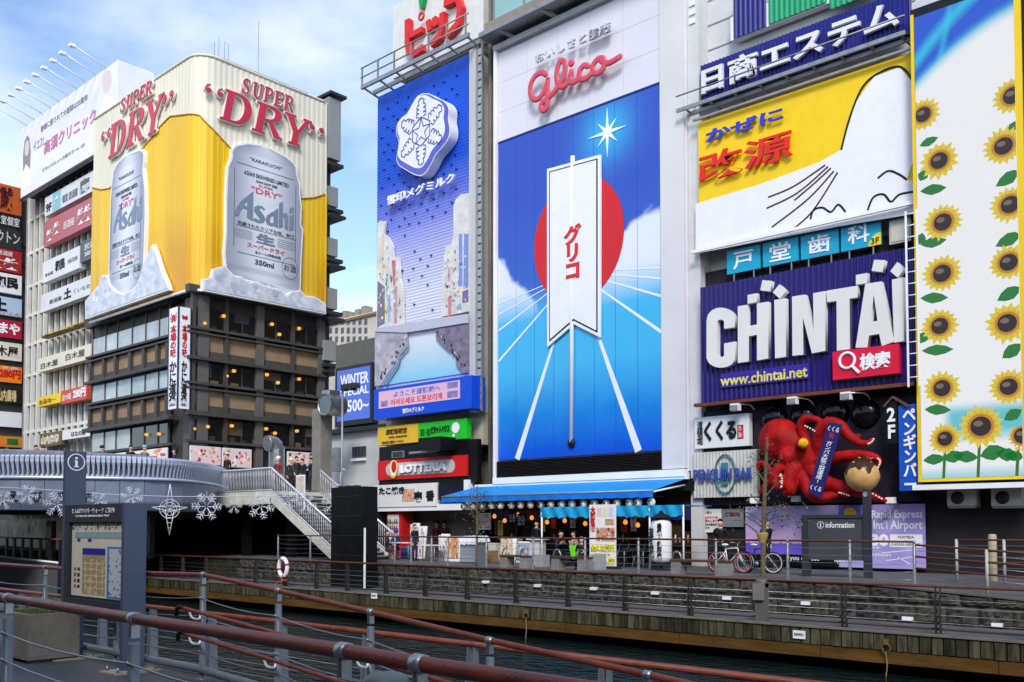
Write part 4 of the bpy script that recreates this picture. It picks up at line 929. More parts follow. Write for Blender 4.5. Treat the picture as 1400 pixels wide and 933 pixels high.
# SUPER "DRY" in bold slanted serif letters
def arc(cx_, cy_, rx_, ry_, a0, a1, n=12): return [(cx_+rx_*math.cos(R(a0+(a1-a0)*i/n)), cy_+ry_*math.sin(R(a0+(a1-a0)*i/n))) for i in range(n+1)]
st_ = [(0, 0), (0, .06), (.1, .08), (.1, .92), (0, .94), (0, 1)]
GL = {
 'D': [st_[::-1][::-1] + arc(.48, .5, .48, .5, 90, -90, 18), [(.33, .08), (.33, .92)] + arc(.44, .5, .27, .42, 90, -90, 16)],
 'R': [st_ + arc(.5, .745, .36, .255, 90, -80, 12) + [(.62, .45), (.9, .08), (1.0, .05), (1.0, 0), (.72, 0), (.44, .45), (.33, .45), (.33, .08), (.43, .06), (.43, 0)], [(.33, .53), (.33, .92)] + arc(.45, .727, .18, .193, 90, -90, 10)],
 'P': [st_ + arc(.5, .73, .38, .27, 90, -90, 12) + [(.33, .46), (.33, .08), (.43, .06), (.43, 0)], [(.33, .54), (.33, .92)] + arc(.45, .73, .2, .19, 90, -90, 10)],
 'Y': [[(.3, 0), (.3, .06), (.4, .08), (.4, .42), (.1, .92), (0, .94), (0, 1), (.42, 1), (.42, .94), (.34, .92), (.55, .53), (.75, .92), (.68, .94), (.68, 1), (1, 1), (1, .94), (.92, .92), (.63, .42), (.63, .08), (.73, .06), (.73, 0)]],
 'U': [[(0, 1), (.42, 1), (.42, .94), (.33, .92), (.33, .3), (.38, .16), (.5, .1), (.64, .15), (.7, .3), (.7, .92), (.6, .94), (.6, 1), (.95, 1), (.95, .94), (.85, .92), (.85, .3), (.74, .08), (.5, -.02), (.22, .06), (.1, .3), (.1, .92), (0, .94)]],
 'E': [[(0, 0), (0, .06), (.1, .08), (.1, .92), (0, .94), (0, 1), (.85, 1), (.88, .72), (.82, .72), (.72, .91), (.33, .92), (.33, .56), (.5, .56), (.58, .66), (.63, .66), (.63, .38), (.58, .38), (.5, .48), (.33, .48), (.33, .08), (.75, .09), (.86, .3), (.92, .3), (.88, 0)]],
 'S': [[(.1, .32), (.04, .32), (.04, .02), (.1, .02), (.14, .07), (.4, -.02), (.75, .06), (.88, .27), (.78, .47), (.42, .64), (.3, .76), (.38, .9), (.55, .92), (.7, .85), (.78, .68), (.83, .68), (.83, .98), (.78, .98), (.74, .94), (.5, 1.02), (.22, .95), (.08, .75), (.18, .54), (.5, .38), (.66, .26), (.62, .12), (.42, .07), (.22, .14)]],
 'q': [arc(.28, .62, .26, .24, 20, 330, 14) + [(.5, .42), (.38, .2), (.18, .06), (.3, 0), (.52, .16), (.6, .42), (.58, .68)]],
}
m_dry = mat('crimson_letter', (196, 44, 66), 0.35, var=0.1, vs=1.5, coat=0.3); m_dryw = mat('letter_white', (236, 228, 224), 0.4, var=0.05)
def serif(chars, pl, lx, ly, rx, ry, slope_px, parent):
    """chars: (glyph, x, width, y, height, flip) in a unit frame from the lower-left to the upper-right pixel; rises with the plane itself"""
    u0, u1, v0, v1 = pl.rect(lx, ly, rx, ry, 0.5); U, V, Nn = frame(pl)
    for g, x, w, y, h, fl in chars:
        L_ = []
        for lp_ in GL[g]:
            q = [((1-a if fl else a), (1-b_ if fl else b_)) for a, b_ in lp_]; q = [(x+(a+0.18*(b_-0.5))*w, y+b_*h) for a, b_ in q]; L_.append([(a*(u1-u0), b_*(v1-v0)) for a, b_ in q])
        for nm, mm_, of_, o_, dp in (('letter_backing', m_dryw, 0.055, 0.12, 0.14), ('letter', m_dry, -0.01, 0.27, 0.05)):
            me = loops_mesh(L_, 0.05, of_); ob = place_mesh(nm, me, mm_, pl.w(u0, v0, o_), U, V, Nn, 1, 1, dp, parent, fit=False)
DRY = [('q', 0.0, .085, .62, .34, True), ('q', .09, .085, .62, .34, True), ('D', .165, .235, 0, 1, False), ('R', .415, .25, 0, 1, False), ('Y', .645, .235, 0, 1, False), ('q', .875, .085, .62, .34, False), ('q', .96, .085, .62, .34, False)]
SUP = [('S', 0, .17, 0, 1, False), ('U', .2, .2, 0, 1, False), ('P', .42, .19, 0, 1, False), ('E', .62, .19, 0, 1, False), ('R', .81, .2, 0, 1, False)]
serif(DRY, BR, 276, 151, 444, 171, 0, bb); serif(SUP, BR, 333, 125, 404, 132, 0, bb)
serif(DRY, BL, 131, 224, 232, 117, 0, bb); serif(SUP, BL, 161, 153, 204, 107, 0, bb)
# roof aerials
for px, y0, y1, dY in ((293, 80, 58, 1.5), (299, 80, 52, 2.2), (307, 82, 57, 1.8), (312, 84, 60, 2.6), (353, 100, 28, 5)):
    q = onX(px, y0, AX-dY); O('aerial', MB().cyl((q.x, q.y, AH-0.2), (q.x, q.y, onX(px, y1, AX-dY).z), 0.04, 0.02, 6), m_galv, None, {293: 'leftmost of four short white aerials on the billboard roof', 299: 'tallest of four short white aerials on the billboard roof', 307: 'third of four short white aerials on the billboard roof', 312: 'rightmost of four short white aerials on the billboard roof', 353: 'single tall thin aerial on the corner building roof'}[px], 'aerial')
# ---------------------------------------------------------------- tall sign covered building left of the corner building
TY = 36.0; PT_ = PY(TY)
m_tw = mat('white_fin', (214, 212, 204), 0.6, var=0.12, vs=0.8); m_tg = glass('grey_window', (58, 62, 68), 0.12)
txl, txr = PT_.p(36, 400).x, -62.0
tz1 = PT_.p(100, 210).z
tb = T('tall_building', 'tall white finned building hung with restaurant signs behind the corner building', 'building', ((txl+txr)/2, TY+6, 0))
O('core', MB().box(txl, txr, TY+0.35, TY+8, -1, tz1+0.5), mat('facade_core_grey', (70, 70, 72), 0.7, var=0.15), tb)  # core is one dark grey behind the white fins
O('side_wall', MB().box(txl-0.3, txl+0.6, TY, TY+0.5, -1, tz1), mat('pale_side', (150, 150, 150), 0.7), tb)
nf = 26; fxs = [txl+0.6+(txr-txl-0.6)*i/nf for i in range(nf+1)]
lev = [PT_.p(45, y).z for y in (300, 345, 390, 430, 470, 512, 552, 590)]
for i, x in enumerate(fxs):
    if x < -71: O('fin', MB().box(x-0.14, x+0.14, TY-0.12, TY+0.4, 0.5, tz1), m_tw, tb)
for z in lev: O('floor_band', MB().box(txl, txr, TY-0.02, TY+0.38, z-0.14, z+0.14), m_tw, tb)
for i in range(len(fxs)-1):
    if fxs[i] > -72: continue
    for j in range(len(lev)-1):
        O('window', MB().box(fxs[i]+0.16, fxs[i+1]-0.16, TY+0.2, TY+0.3, lev[j+1]+0.16, lev[j]-0.16), m_tg, tb)
# rooftop clinic billboard
q0 = PY(TY-1.5); r = q0.rect(29.5, 274, 158, 84.5, 0)
bz_, tz_ = q0.p(28, 274).z, q0.p(157, 85).z; x0_, x1_ = q0.p(29, 230).x, q0.p(158, 150).x
cb = T('clinic_billboard', 'white rooftop clinic billboard with pink lettering and a row of lamps', 'billboard', ((x0_+x1_)/2, TY-1, bz_))
O('panel', MB().box(x0_, x1_, TY-1.5, TY-1.2, bz_, tz_), mat('billboard_white', (232, 230, 240), 0.5, var=0.06, vs=0.3), cb)
O('side_panel', MB().box(x1_+0.01, x1_+0.3, TY-1.5, TY+1.6, bz_, tz_), m_white, cb)
O('box_frame', MB().box(x0_+0.3, x1_, TY-1.18, TY+1.5, bz_+0.3, tz_-0.3), m_dgrey, cb)
O('trim', MB().box(x0_-0.05, x1_, TY-1.6, TY-1.51, bz_-0.15, bz_+0.1), m_dgrey, cb)
m_pk = mat('rose_letter', (204, 120, 168), 0.5, var=0.05); m_gl = mat('grey_letter', (150, 146, 160), 0.5, var=0.05)
hT = tz_-bz_; wT = x1_-x0_; tr = (x0_, x1_, bz_, tz_)
textpx('高須クリニック', q0, 60, 213, 132, 146, 0.005, m_pk, cb, bold=0.02, depth=0.03)
textpx('皆様に愛されて大阪院は35周年', q0, 56, 181, 120, 128, 0.005, m_gl, cb, depth=0.03)
textpx('グランフロント大阪タワーA 12F', q0, 58, 236, 116, 195, 0.005, m_gl, cb, depth=0.03)
textpx('イエス!', q0, 46, 208, 60, 186, 0.005, m_gl, cb, depth=0.03)
# faint printed portraits (plain figures)
m_skin = mat('print_skin', (222, 204, 206), 0.6, var=0.03); m_hair = mat('print_hair', (150, 134, 146), 0.6, var=0.05); m_coat = mat('print_coat', (240, 240, 246), 0.6, var=0.02)
def ell(cx_, cz_, rx_, rz_, n=20): return [q0.w(cx_+rx_*math.cos(2*math.pi*i/n), cz_+rz_*math.sin(2*math.pi*i/n), 0.006) for i in range(n)]
ux = lambda f: x0_+wT*f; vz = lambda f: bz_+hT*f
def addp(nm, pts, m, o): O(nm, MB().poly([p+q0.n()*o for p in pts], q0.n(), 0.006), m, cb)
addp('portrait_hair', [q0.w(ux(a), vz(b_), 0.006) for a, b_ in ((.025, .34), (.02, .6), (.035, .8), (.065, .86), (.095, .8), (.115, .58), (.11, .36), (.085, .3), (.05, .3))], m_hair, 0)
addp('portrait_face', ell(ux(.066), vz(.68), wT*.026, hT*.11), m_skin, 0.007)
addp('portrait_coat', [q0.w(ux(a), vz(b_), 0.006) for a, b_ in ((.01, .1), (.02, .36), (.06, .46), (.1, .38), (.125, .3), (.13, .12))], m_coat, 0.008)
addp('portrait_face', ell(ux(.915), vz(.83), wT*.045, hT*.13), m_skin, 0.0)
addp('portrait_coat', [q0.w(ux(a), vz(b_), 0.006) for a, b_ in ((.83, .1), (.84, .5), (.9, .66), (.96, .6), (.99, .5), (.99, .1))], m_coat, 0.004)
for k, px in enumerate((15, 25, 37, 49, 61, 72, 84, 96.5, 109, 122.5)):
    py = (163, 154.5, 146, 137.5, 128.5, 119.5, 109.5, 99.5, 89, 77.5)[k]
    bx_ = x0_+wT*(0.06+0.94*k/10); a_ = Vector((bx_, TY-1.4, tz_-0.02)); e_ = Vector((bx_, TY-4.2, tz_+0.9))
    lo_ = O('lamp_arm', MB().tube([a_, e_], 0.055, 6), m_white, cb); O('lamp_head', MB().box(e_.x-0.2, e_.x+0.2, e_.y-0.35, e_.y+0.1, e_.z-0.16, e_.z+0.06), m_white, lo_)
# its signs
def sign(name, label, pl, rect, off, depth, col, parent=None, rough=0.4, emit=0.0, cat='sign', mname=None, group=None):
    u0, u1, v0, v1 = rect; c_ = pl.w((u0+u1)/2, v0, off)
    s_ = T(name, label, cat, c_, group)
    O('board', MB().panel(pl, rect, off, depth), col if not isinstance(col, tuple) else mat(mname or 'board_%d_%d_%d' % col, col, rough, var=0.08, vs=0.8, emit=emit), s_)
    return s_
m_w = mat('letter_plain_white', (238, 238, 240), 0.5, var=0.04); m_k = mat('letter_black', (22, 22, 26), 0.5, var=0.05)
def led(col, nm): return mat(nm, col, 0.5, var=0.05)
pT = PY(TY-1.0); sgn = []
def S(label, lx, ly, rx, ry, col, items, pl=pT, off=0.0, depth=0.6, name='sign', **k):
    r = pl.rect(lx, ly, rx, ry, off); s_ = sign(name, label, pl, r, off, depth, col, **k)
    for it in items:
        body, (a, b_, c, d), m = it[:3]; kw = it[3] if len(it) > 3 else {}
        if body is None: O('colour_field', MB().panel(pl, sub(r, a, b_, c, d), off+0.012, 0.01), m, s_)
        else: text(body, pl, sub(r, a, b_, c, d), off+0.016, m, s_, **kw)
    return s_
cc = lambda *c: mat('ink_%d_%d_%d' % c, c, 0.45, var=0.05)
S('white ninth floor sign with teal end, topmost of the stacked signs', 61, 297, 140, 226, (214, 218, 222), [('9F', (.03, .13, .15, .6), m_k, dict(bold=.03)), (None, (.15, .3, .03, .97), cc(140, 190, 205)), ('食', (.17, .28, .2, .75), m_w, dict(bold=.04)), ('個室 居酒屋', (.33, .6, .2, .6), cc(120, 120, 126)), ('庵', (.63, .8, .15, .85), cc(110, 110, 118), dict(bold=.03))])
S('faded red sign with white brush characters below the ninth floor sign', 60, 339, 140, 262, (186, 104, 108), [('笑', (.05, .17, .15, .6), m_w, dict(bold=.06)), ('笑', (.18, .3, .3, .75), m_w, dict(bold=.06)), ('居酒屋', (.36, .55, .3, .6), m_w), ('笑笑', (.6, .84, .2, .8), m_w, dict(bold=.06))])
S('long white sign with boxed black characters below the faded red sign', 58, 388, 109, 336, (222, 224, 226), [('和民', (.36, .62, .28, .78), m_k, dict(bold=.04)), ('居食屋', (.08, .3, .25, .4), cc(130, 130, 130)), ('WATAMI', (.7, .95, .4, .6), cc(130, 130, 130))])
S('dark grey sign butting the right end of the boxed character sign', 109.5, 360, 140, 318, (96, 96, 100), [('居酒屋', (.2, .9, .5, .8), m_w), ('宴会', (.2, .9, .2, .42), m_w)])
S('plain white sign with one black earth character in the middle', 56, 428, 140, 370, (216, 218, 220), [('居酒屋', (.15, .36, .3, .52), cc(120, 100, 100)), ('土', (.4, .52, .25, .8), m_k, dict(bold=.04)), ('くいもの', (.56, .82, .35, .6), cc(140, 140, 144))])
gs = S('gilded garland sign crusted with yellow relief letters', 57, 463, 140, 432, (120, 92, 40), [('千年の宴 海鮮', (.02, .8, .2, .85), cc(210, 170, 60), dict(bold=.05, depth=.2))])
S('cream sign with two thin black wordmarks below the garland sign', 52, 510, 124, 470, (222, 214, 194), [('白木屋', (.06, .4, .18, .62), cc(70, 64, 60)), ('白木屋', (.55, .9, .3, .78), cc(70, 64, 60))])
S('yellow price sign on the left half of the long low sign', 51, 557, 83, 537, (240, 200, 30), [('全品均一', (.08, .8, .2, .7), cc(120, 80, 20))])
S('red price sign with large white numerals at its right end', 83.5, 553, 119, 527, (206, 70, 60), [('金の蔵', (.05, .4, .2, .7), m_w), ('280円', (.48, .96, .2, .9), m_w, dict(bold=.04))])
S('brown wooden sign with pale brush characters just above the bridge', 54, 612, 84, 589, (112, 90, 66), [('山内農場', (.08, .9, .15, .8), cc(226, 214, 186), dict(bold=.05))])
S('small white sign with thin black script beside the brown wooden sign', 85, 602, 123, 583, (226, 226, 226), [('はなの舞', (.35, .85, .2, .75), m_k)])
# ---------------------------------------------------------------- leftmost building: a column of boards turned towards the bridge
LX = -99.0; PLX = PX(LX)
ly0, ly1 = PLX.p(-30, 400).y, PLX.p(33, 400).y
lb = T('sign_column_building', 'dark grey building at the far left edge carrying a column of signs', 'building', (LX-4, ly0+4, 0))
O('core', MB().box(LX-8, LX-0.4, ly0-2, ly1+0.3, -1, PLX.p(0, 262).z), mat('dark_facade', (72, 74, 78), 0.6, var=0.15), lb)
for k in range(12): O('floor_ledge', MB().box(LX-2, LX-0.1, ly0-2, ly1+0.5, PLX.p(10, 330+27*k).z-0.12, PLX.p(10, 330+27*k).z+0.12), m_dgrey, lb)
O('corner_column', MB().box(LX-1.4, LX+0.25, ly1+0.31, ly1+1.1, -1, PLX.p(0, 262).z), m_galv, lb)
rows = [('orange and black vertical hall sign at the top of the leftmost sign column', 254, 308, (196, 92, 40), [(None, (0, 1, 0, .35), cc(30, 26, 30)), ('海賊', (.1, .75, .4, .95), cc(70, 20, 30), dict(bold=.05)), ('9F 全室個室', (.05, .95, .08, .28), m_w)]),
 ('black sign with pale katakana second from the top of the leftmost column', 309, 336, (46, 48, 52), [('ボウトン', (.1, .95, .25, .75), cc(190, 190, 190), dict(bold=.02))]),
 ('deep red sign with white brush characters in the leftmost sign column', 341, 368, (168, 36, 44), [('居酒屋', (.35, .75, .7, .9), m_w), ('笑笑', (.1, .95, .1, .62), m_w, dict(bold=.06))]),
 ('white sign with black boxed characters in the leftmost sign column', 374, 398, (232, 234, 236), [('和民', (.25, .9, .25, .85), m_k, dict(bold=.05))]),
 ('pale blue sign with one bold earth character in the leftmost column', 406, 429, (176, 196, 220), [('土', (.2, .6, .2, .9), m_k, dict(bold=.05)), ('だいこん', (.3, .95, .05, .2), cc(200, 60, 60))]),
 ('crimson sign with white hiragana in the leftmost sign column', 437, 460, (176, 30, 60), [('はまや', (.05, .95, .2, .85), m_w, dict(bold=.04))]),
 ('cream sign with black tree shop characters in the leftmost column', 467, 491, (222, 216, 200), [('白木屋', (.05, .9, .2, .8), m_k, dict(bold=.02))]),
 ('orange sign with red price numerals in the leftmost sign column', 499, 522, (240, 130, 30), [(None, (0, .35, 0, 1), cc(180, 30, 36)), ('280円', (.4, .96, .25, .8), cc(190, 20, 20), dict(bold=.04)), ('全品', (.45, .9, .82, .96), m_w)]),
 ('black sign with gold brush characters low in the leftmost column', 529, 551, (36, 32, 28), [('山内農場', (.35, .85, .1, .9), cc(210, 190, 130), dict(bold=.03))]),
 ('blank white board near the foot of the leftmost sign column', 561, 584, (226, 228, 230), []),
 ('orange board at the foot of the leftmost sign column behind the bridge', 594, 612, (214, 130, 40), [(None, (.6, .9, .2, .8), cc(40, 110, 50))])]
for lab, yt, yb_, col, items in rows:
    S(lab, -22, yb_-2.5, 30, yt+4, col, items, pl=PLX, off=0.15, depth=0.4)
# ---------------------------------------------------------------- background between the corner building and the milk billboard
m_bgd = mat('beige_facade', (196, 186, 170), 0.7, var=0.2, vs=0.3)
BGY = 95.0
g = T('distant_building', 'distant beige building with rooftop water tanks between the two billboards', 'building', (-66, BGY, 3.6))
x0, x1 = onY(440, 440, BGY).x, onY(516, 440, BGY).x; zt3 = onY(480, 433, BGY).z
O('wall', MB().box(x0, x1+6, BGY, BGY+10, 3.6, zt3), m_bgd, g)
for i in range(7):
    px = 452+8*i
    for py in (440, 452, 464):
        q = onY(px, py, BGY-0.05); O('window', MB().box(q.x-0.35, q.x+0.35, BGY-0.08, BGY+0.05, q.z-0.45, q.z+0.45), m_tg, g)
for i in range(6):
    q = onY(455+9*i, 431, BGY+1); O('roof_tank', MB().box(q.x-0.55, q.x+0.55, BGY+0.5, BGY+2, zt3, zt3+0.9+0.25*(i % 3)), mat('tank_tan', (150, 138, 124), 0.6, var=0.3), g)
O('cornice', MB().box(x0, x1+6, BGY-0.3, BGY, zt3-0.7, zt3-0.3), mat('cornice_brown', (120, 96, 72), 0.7), g)
# grey low building with the blue screen
EX = -41.0; WY = 36.0
wp = PY(WY)
wb = T('screen_building', 'low grey and white building carrying the blue price screen', 'building', (onY(480, 600, WY).x, WY+2, UP))
xa, xc = onY(458, 500, WY).x, -33.0
O('parapet', MB().box(xa, xc, WY+0.05, WY+4, onY(480, 500, WY).z, onY(480, 468, WY).z), mat('grey_parapet', (98, 98, 92), 0.7, var=0.2), wb)
O('upper_wall', MB().box(xa, xc, WY, WY+4, onY(490, 588, WY).z, onY(480, 500, WY).z-0.01), mat('mid_grey', (120, 122, 124), 0.7, var=0.12), wb)
O('white_wall', MB().box(xa, xc, WY-0.2, WY+4, UP-1, onY(490, 588, WY).z-0.01), mat('dirty_white', (192, 192, 190), 0.7, var=0.2, vs=0.5), wb)
O('dark_ledge', MB().box(xa, xc, WY-0.6, WY-0.21, onY(490, 588, WY).z-0.15, onY(490, 588, WY).z+0.1), m_dgrey, wb)
q = onY(491, 618, WY-0.25)
w_ = O('window', MB().box(q.x-0.6, q.x+0.6, WY-0.26, WY-0.19, q.z-0.32, q.z+0.32), m_tg, wb)
for k in range(5): O('window_bar', MB().box(q.x-0.6+0.3*k-0.02, q.x-0.6+0.3*k+0.02, WY-0.29, WY-0.265, q.z-0.32, q.z+0.32), m_dgrey, w_)
O('sill', MB().box(q.x-0.65, q.x+0.65, WY-0.4, WY-0.21, q.z-0.55, q.z-0.4), m_white, wb)
m_scr = mat('screen_blue', (84, 122, 232), emit=0.9, var=0.05, vs=1.5); m_scrw = mat('screen_white', (236, 240, 255), emit=1.0, var=0.0)
r = PY(WY-0.5).rect(461, 577, 506, 500)
sc_ = T('led_screen', 'blue led screen advertising a winter special with white lettering', 'led screen', PY(WY-0.5).w((r[0]+r[1])/2, r[2], 0))
O('housing', MB().panel(PY(WY-0.5), (r[0]-0.2, r[1]+0.2, r[2]-0.3, r[3]+0.2), 0, 0.5), m_dgrey, sc_); O('display', MB().panel(PY(WY-0.5), r, 0.02, 0.02), m_scr, sc_)
pS = PY(WY-0.5)
for s_, a in (('WINTER', (.1, .97, .68, .9)), ('SPECIAL', (.1, .97, .48, .64)), ('¥500~', (.14, .97, .16, .4))): text(s_, pS, sub(r, *a), 0.022, m_scrw, sc_, depth=0.01, bold=0.02)

# ---------------------------------------------------------------- milk billboard on its own narrow building
SY = 31.5; PSn = PY(SY)
sx0, sx1 = PSn.p(518, 330).x, PSn.p(645, 330).x; sx2 = PSn.p(676, 330).x
zt_s = PSn.p(646, 74).z; zb_s = PSn.p(512, 538).z
pQz = lambda py: onY(580, py, 31.2).z
sb_ = T('billboard_building', 'narrow weathered building behind the milk and hardware billboards', 'building', (sx0+4, SY+6, UP))
m_wc = mat('weathered_concrete', (118, 112, 102), 0.9, var=0.4, vs=0.7, bump=0.5)
O('core', MB().box(sx0+0.5, sx2-0.02, SY+1.3, SY+26, UP, 36), m_wc, sb_)
O('lower_wall', MB().box(sx0+0.2, sx1+0.4, SY+0.4, SY+1.29, pQz(612), zb_s-1.4), mat('cream_wall', (186, 178, 156), 0.8, var=0.3, vs=1), sb_)
O('gap_wall', MB().box(sx1+0.75, sx2-0.02, SY+0.5, SY+1.29, UP, 30), m_wc, sb_)
for k, px in enumerate((662, 670)): O('drain_pipe', MB().cyl((PSn.p(px, 300).x, SY+0.4, UP), (PSn.p(px, 300).x, SY+0.4, 27), 0.08, n=8), m_wc, sb_)
ml = T('milk_billboard', 'tall blue milk billboard with white snowflake emblem and canal picture', 'billboard', ((sx0+sx1)/2, SY, zb_s))
# ribbed face: many thin horizontal slats, colour of the print changes from blue to lavender
blu, lav, pale = np.array(rgb(16, 78, 198)), np.array(rgb(128, 136, 214)), np.array(rgb(206, 208, 228))
nb = 200; mb = MB(); vs = []; cols = []; nxs = 24
for j in range(nb+1):
    f_ = j/nb; z = zb_s+(zt_s-zb_s)*f_
    t1 = np.clip((f_-0.5)/0.2, 0, 1); c_ = pale*(1-np.clip((f_-0.3)/0.24, 0, 1))+lav*np.clip((f_-0.3)/0.24, 0, 1); c_ = c_*(1-t1)+blu*t1
    for i in range(nxs+1):
        vs.append((sx0+(sx1-sx0)*i/nxs, SY-0.12-0.018*(j % 2), z)); cols.append((*c_, 1))
mb.add(vs, [(j*(nxs+1)+i, j*(nxs+1)+i+1, (j+1)*(nxs+1)+i+1, (j+1)*(nxs+1)+i) for j in range(nb) for i in range(nxs)]); mb.c = cols
m_prt = mat('billboard_print', attr=True, var=0.05, vs=0.5, rough=0.45)
O('ribbed_face', mb, m_prt, ml)
O('box', MB().box(sx0+0.02, sx1, SY-0.08, SY+1.2, zb_s, zt_s), mat('box_side', (150, 152, 156), 0.6, var=0.12), ml)
O('side_frame', MB().box(sx1+0.005, sx1+0.42, SY-0.2, SY+0.9, zb_s-1.6, zt_s+0.1), mat('frame_grey', (188, 188, 190), 0.5, var=0.12, vs=0.6), ml)
pegm = MB(); pegm.box(-0.05, 0.05, -0.08, 0, -0.025, 0.025); peg = mkmesh('bulb_peg', pegm, mat('peg_blue', (24, 40, 150), 0.4))
rs = random.Random(4)
for r_ in range(26):
    for c_ in range(7):
        x = sx0+0.45+(sx1-sx0-0.9)*(c_+(0.5 if r_ % 2 else 0))/7 + rs.uniform(-0.12, 0.12); z = zb_s+3.2+(zt_s-zb_s-3.6)*r_/26 + rs.uniform(-0.1, 0.1); f_ = (z-zb_s)/(zt_s-zb_s); cxf = (x-sx0)/(sx1-sx0)
        if f_ < 0.52 and not (0.3 < cxf < 0.68 and rs.random() < .55): continue
        inst('bulb_peg', peg, (x, SY-0.14, z), ml)
# snowflake emblem
def Z5n(pts): return zz(440, 0, 260/735, pts)
badge = [(390, 362), (415, 362), (440, 375), (475, 392), (492, 420), (490, 460), (496, 500), (490, 535), (470, 565), (440, 600), (420, 640), (395, 675), (370, 680), (345, 670), (320, 655), (298, 640), (288, 615), (293, 585), (297, 550), (288, 520), (290, 485), (305, 460), (330, 440), (352, 400), (370, 372)]
def ring(pts, off, pl): return [p for p in smooth_path([pl.p(*q, off) for q in Z5n(pts)]+[pl.p(*Z5n(pts)[0], off)], 5)[:-1]]
def grow(pts, k):
    c_ = sum(pts, Vector())/len(pts); return [c_+(p-c_)*k for p in pts]
b3 = ring(badge, 0.75, PSn); NY = Vector((0, -1, 0))
bd = O('snowflake_badge', MB().poly(b3, NY, 0.55), mat('badge_white', (226, 226, 232), 0.4, var=0.05), ml)
O('badge_band', MB().poly([p+Vector((0, -0.008, 0)) for p in grow(b3, 0.975)], NY, 0.006), mat('badge_violet', (92, 96, 190), 0.4), bd)
inner = [p+Vector((-0.1, -0.016, 0.16)) for p in grow(b3, 0.885)]; O('badge_face', MB().poly(inner, NY, 0.006), MATS['badge_white'], bd)
cpx = Z5n([(383, 508)])[0]; C0 = PSn.p(*cpx, 0.79); UU, VV = Vector((1, 0, 0)), Vector((0, 0, 1)); Rr = 1.5
m_vio = mat('violet_line', (70, 74, 160), 0.4)
def pol(a, r, s=0): return C0 + UU*(math.cos(a)*r-math.sin(a)*s)+VV*(math.sin(a)*r+math.cos(a)*s)
mb = MB()
for k in range(6):
    a = math.pi/2+k*math.pi/3
    q = [pol(a, 0.72, 0.16)]
    for j in range(4): q += [pol(a, 0.78+0.22*j, 0.18+0.16*(j < 3)), pol(a, 0.9+0.22*j, 0.36-0.05*j), pol(a, 0.94+0.22*j, 0.14)]
    q += [pol(a, 1.68, 0.0)]
    mir = [pol(a, (p-C0).dot(pol(a, 1)-C0), -((p-C0).dot(pol(a, 0, 1)-C0))) for p in q[::-1]]
    mb.stroke(q+mir[1:], 0.045, NY, 0.01)
    mb.stroke([pol(a, 0.72, 0.0), pol(a+math.pi/3, 0.72, 0.0)], 0.045, NY, 0.01)
star = [pol(math.pi/2+i*math.pi/5, 0.66 if i % 2 == 0 else 0.27) for i in range(10)]; mb.stroke(star+[star[0]], 0.05, NY, 0.01)
O('snowflake_lines', mb, m_vio, bd)
textpx('雪印メグミルク', PSn, 531, 282, 623, 236, 0.45, m_w, ml, bold=0.02, depth=0.1)
# printed canal scene at the foot: towers left and right, bridge, water
m_flat = mat('print_plain', attr=True, var=0.12, vs=1.2, rough=0.5)
def Zm(pts): return zz(505, 320, 150/933, pts)
def Zn(pts): return zz(505, 440, 150/1000, pts)
def Zk(pts): return zz(510, 180, 140/816, pts)
def cut(name, pts, col, off, m_=None, thick=0.05): return O(name, MB().poly([PSn.p(x, y, off) for x, y in pts], NY, thick), m_ or cc(*col), ml)
m_city = mat('print_city', (176, 172, 182), 0.5, var=0.45, vs=2.2); m_city2 = mat('print_city_dark', (128, 118, 140), 0.5, var=0.55, vs=3.0); m_cityw = mat('print_city_light', (214, 210, 206), 0.5, var=0.25, vs=2)
cut('tower_cut_out', Zk([(35, 935), (35, 730), (55, 712), (100, 715), (118, 770), (130, 830), (160, 890), (165, 935)])[1:4]+Zm([(125, 0), (165, 30), (200, 100), (205, 190), (255, 200), (262, 380), (285, 480), (290, 780), (60, 830), (68, 0)]), (1, 1, 1), 0.3, m_cityw, 0.12)
cut('tower_cut_out', Zm([(715, 0), (700, 92), (650, 105), (635, 190), (620, 400), (610, 600), (612, 705), (840, 660), (842, 0)])+Zk([(765, 490), (700, 500), (660, 540), (640, 600)]), (1, 1, 1), 0.3, m_cityw, 0.12)
for pts, col in (([(70, 400), (130, 450), (130, 760), (65, 800)], (120, 114, 126)), ([(190, 225), (222, 225), (222, 430), (205, 450)], (196, 100, 104)), ([(105, 0), (125, 0), (125, 330), (105, 380)], (226, 190, 150)), ([(140, 350), (160, 350), (160, 480), (140, 500)], (130, 200, 180)), ([(128, 600), (145, 600), (145, 700), (128, 710)], (226, 214, 100)), ([(160, 520), (178, 520), (178, 740), (160, 750)], (120, 170, 210)), ([(208, 450), (236, 440), (236, 760), (208, 770)], (190, 150, 160)),
                 ([(760, 0), (790, 0), (790, 440), (760, 450)], (120, 144, 210)), ([(805, 0), (842, 0), (842, 450), (800, 470)], (120, 140, 200)), ([(745, 470), (780, 460), (780, 490), (745, 500)], (236, 210, 120)), ([(668, 540), (700, 520), (695, 690), (670, 700)], (206, 130, 136)), ([(790, 490), (842, 470), (842, 580), (790, 590)], (120, 106, 150)), ([(750, 600), (780, 590), (780, 640), (750, 650)], (140, 170, 190)), ([(665, 290), (685, 285), (685, 400), (670, 405)], (200, 150, 160))):
    cut('print_patch', Zm(pts), col, 0.306, None, 0.004)
rs = random.Random(12)
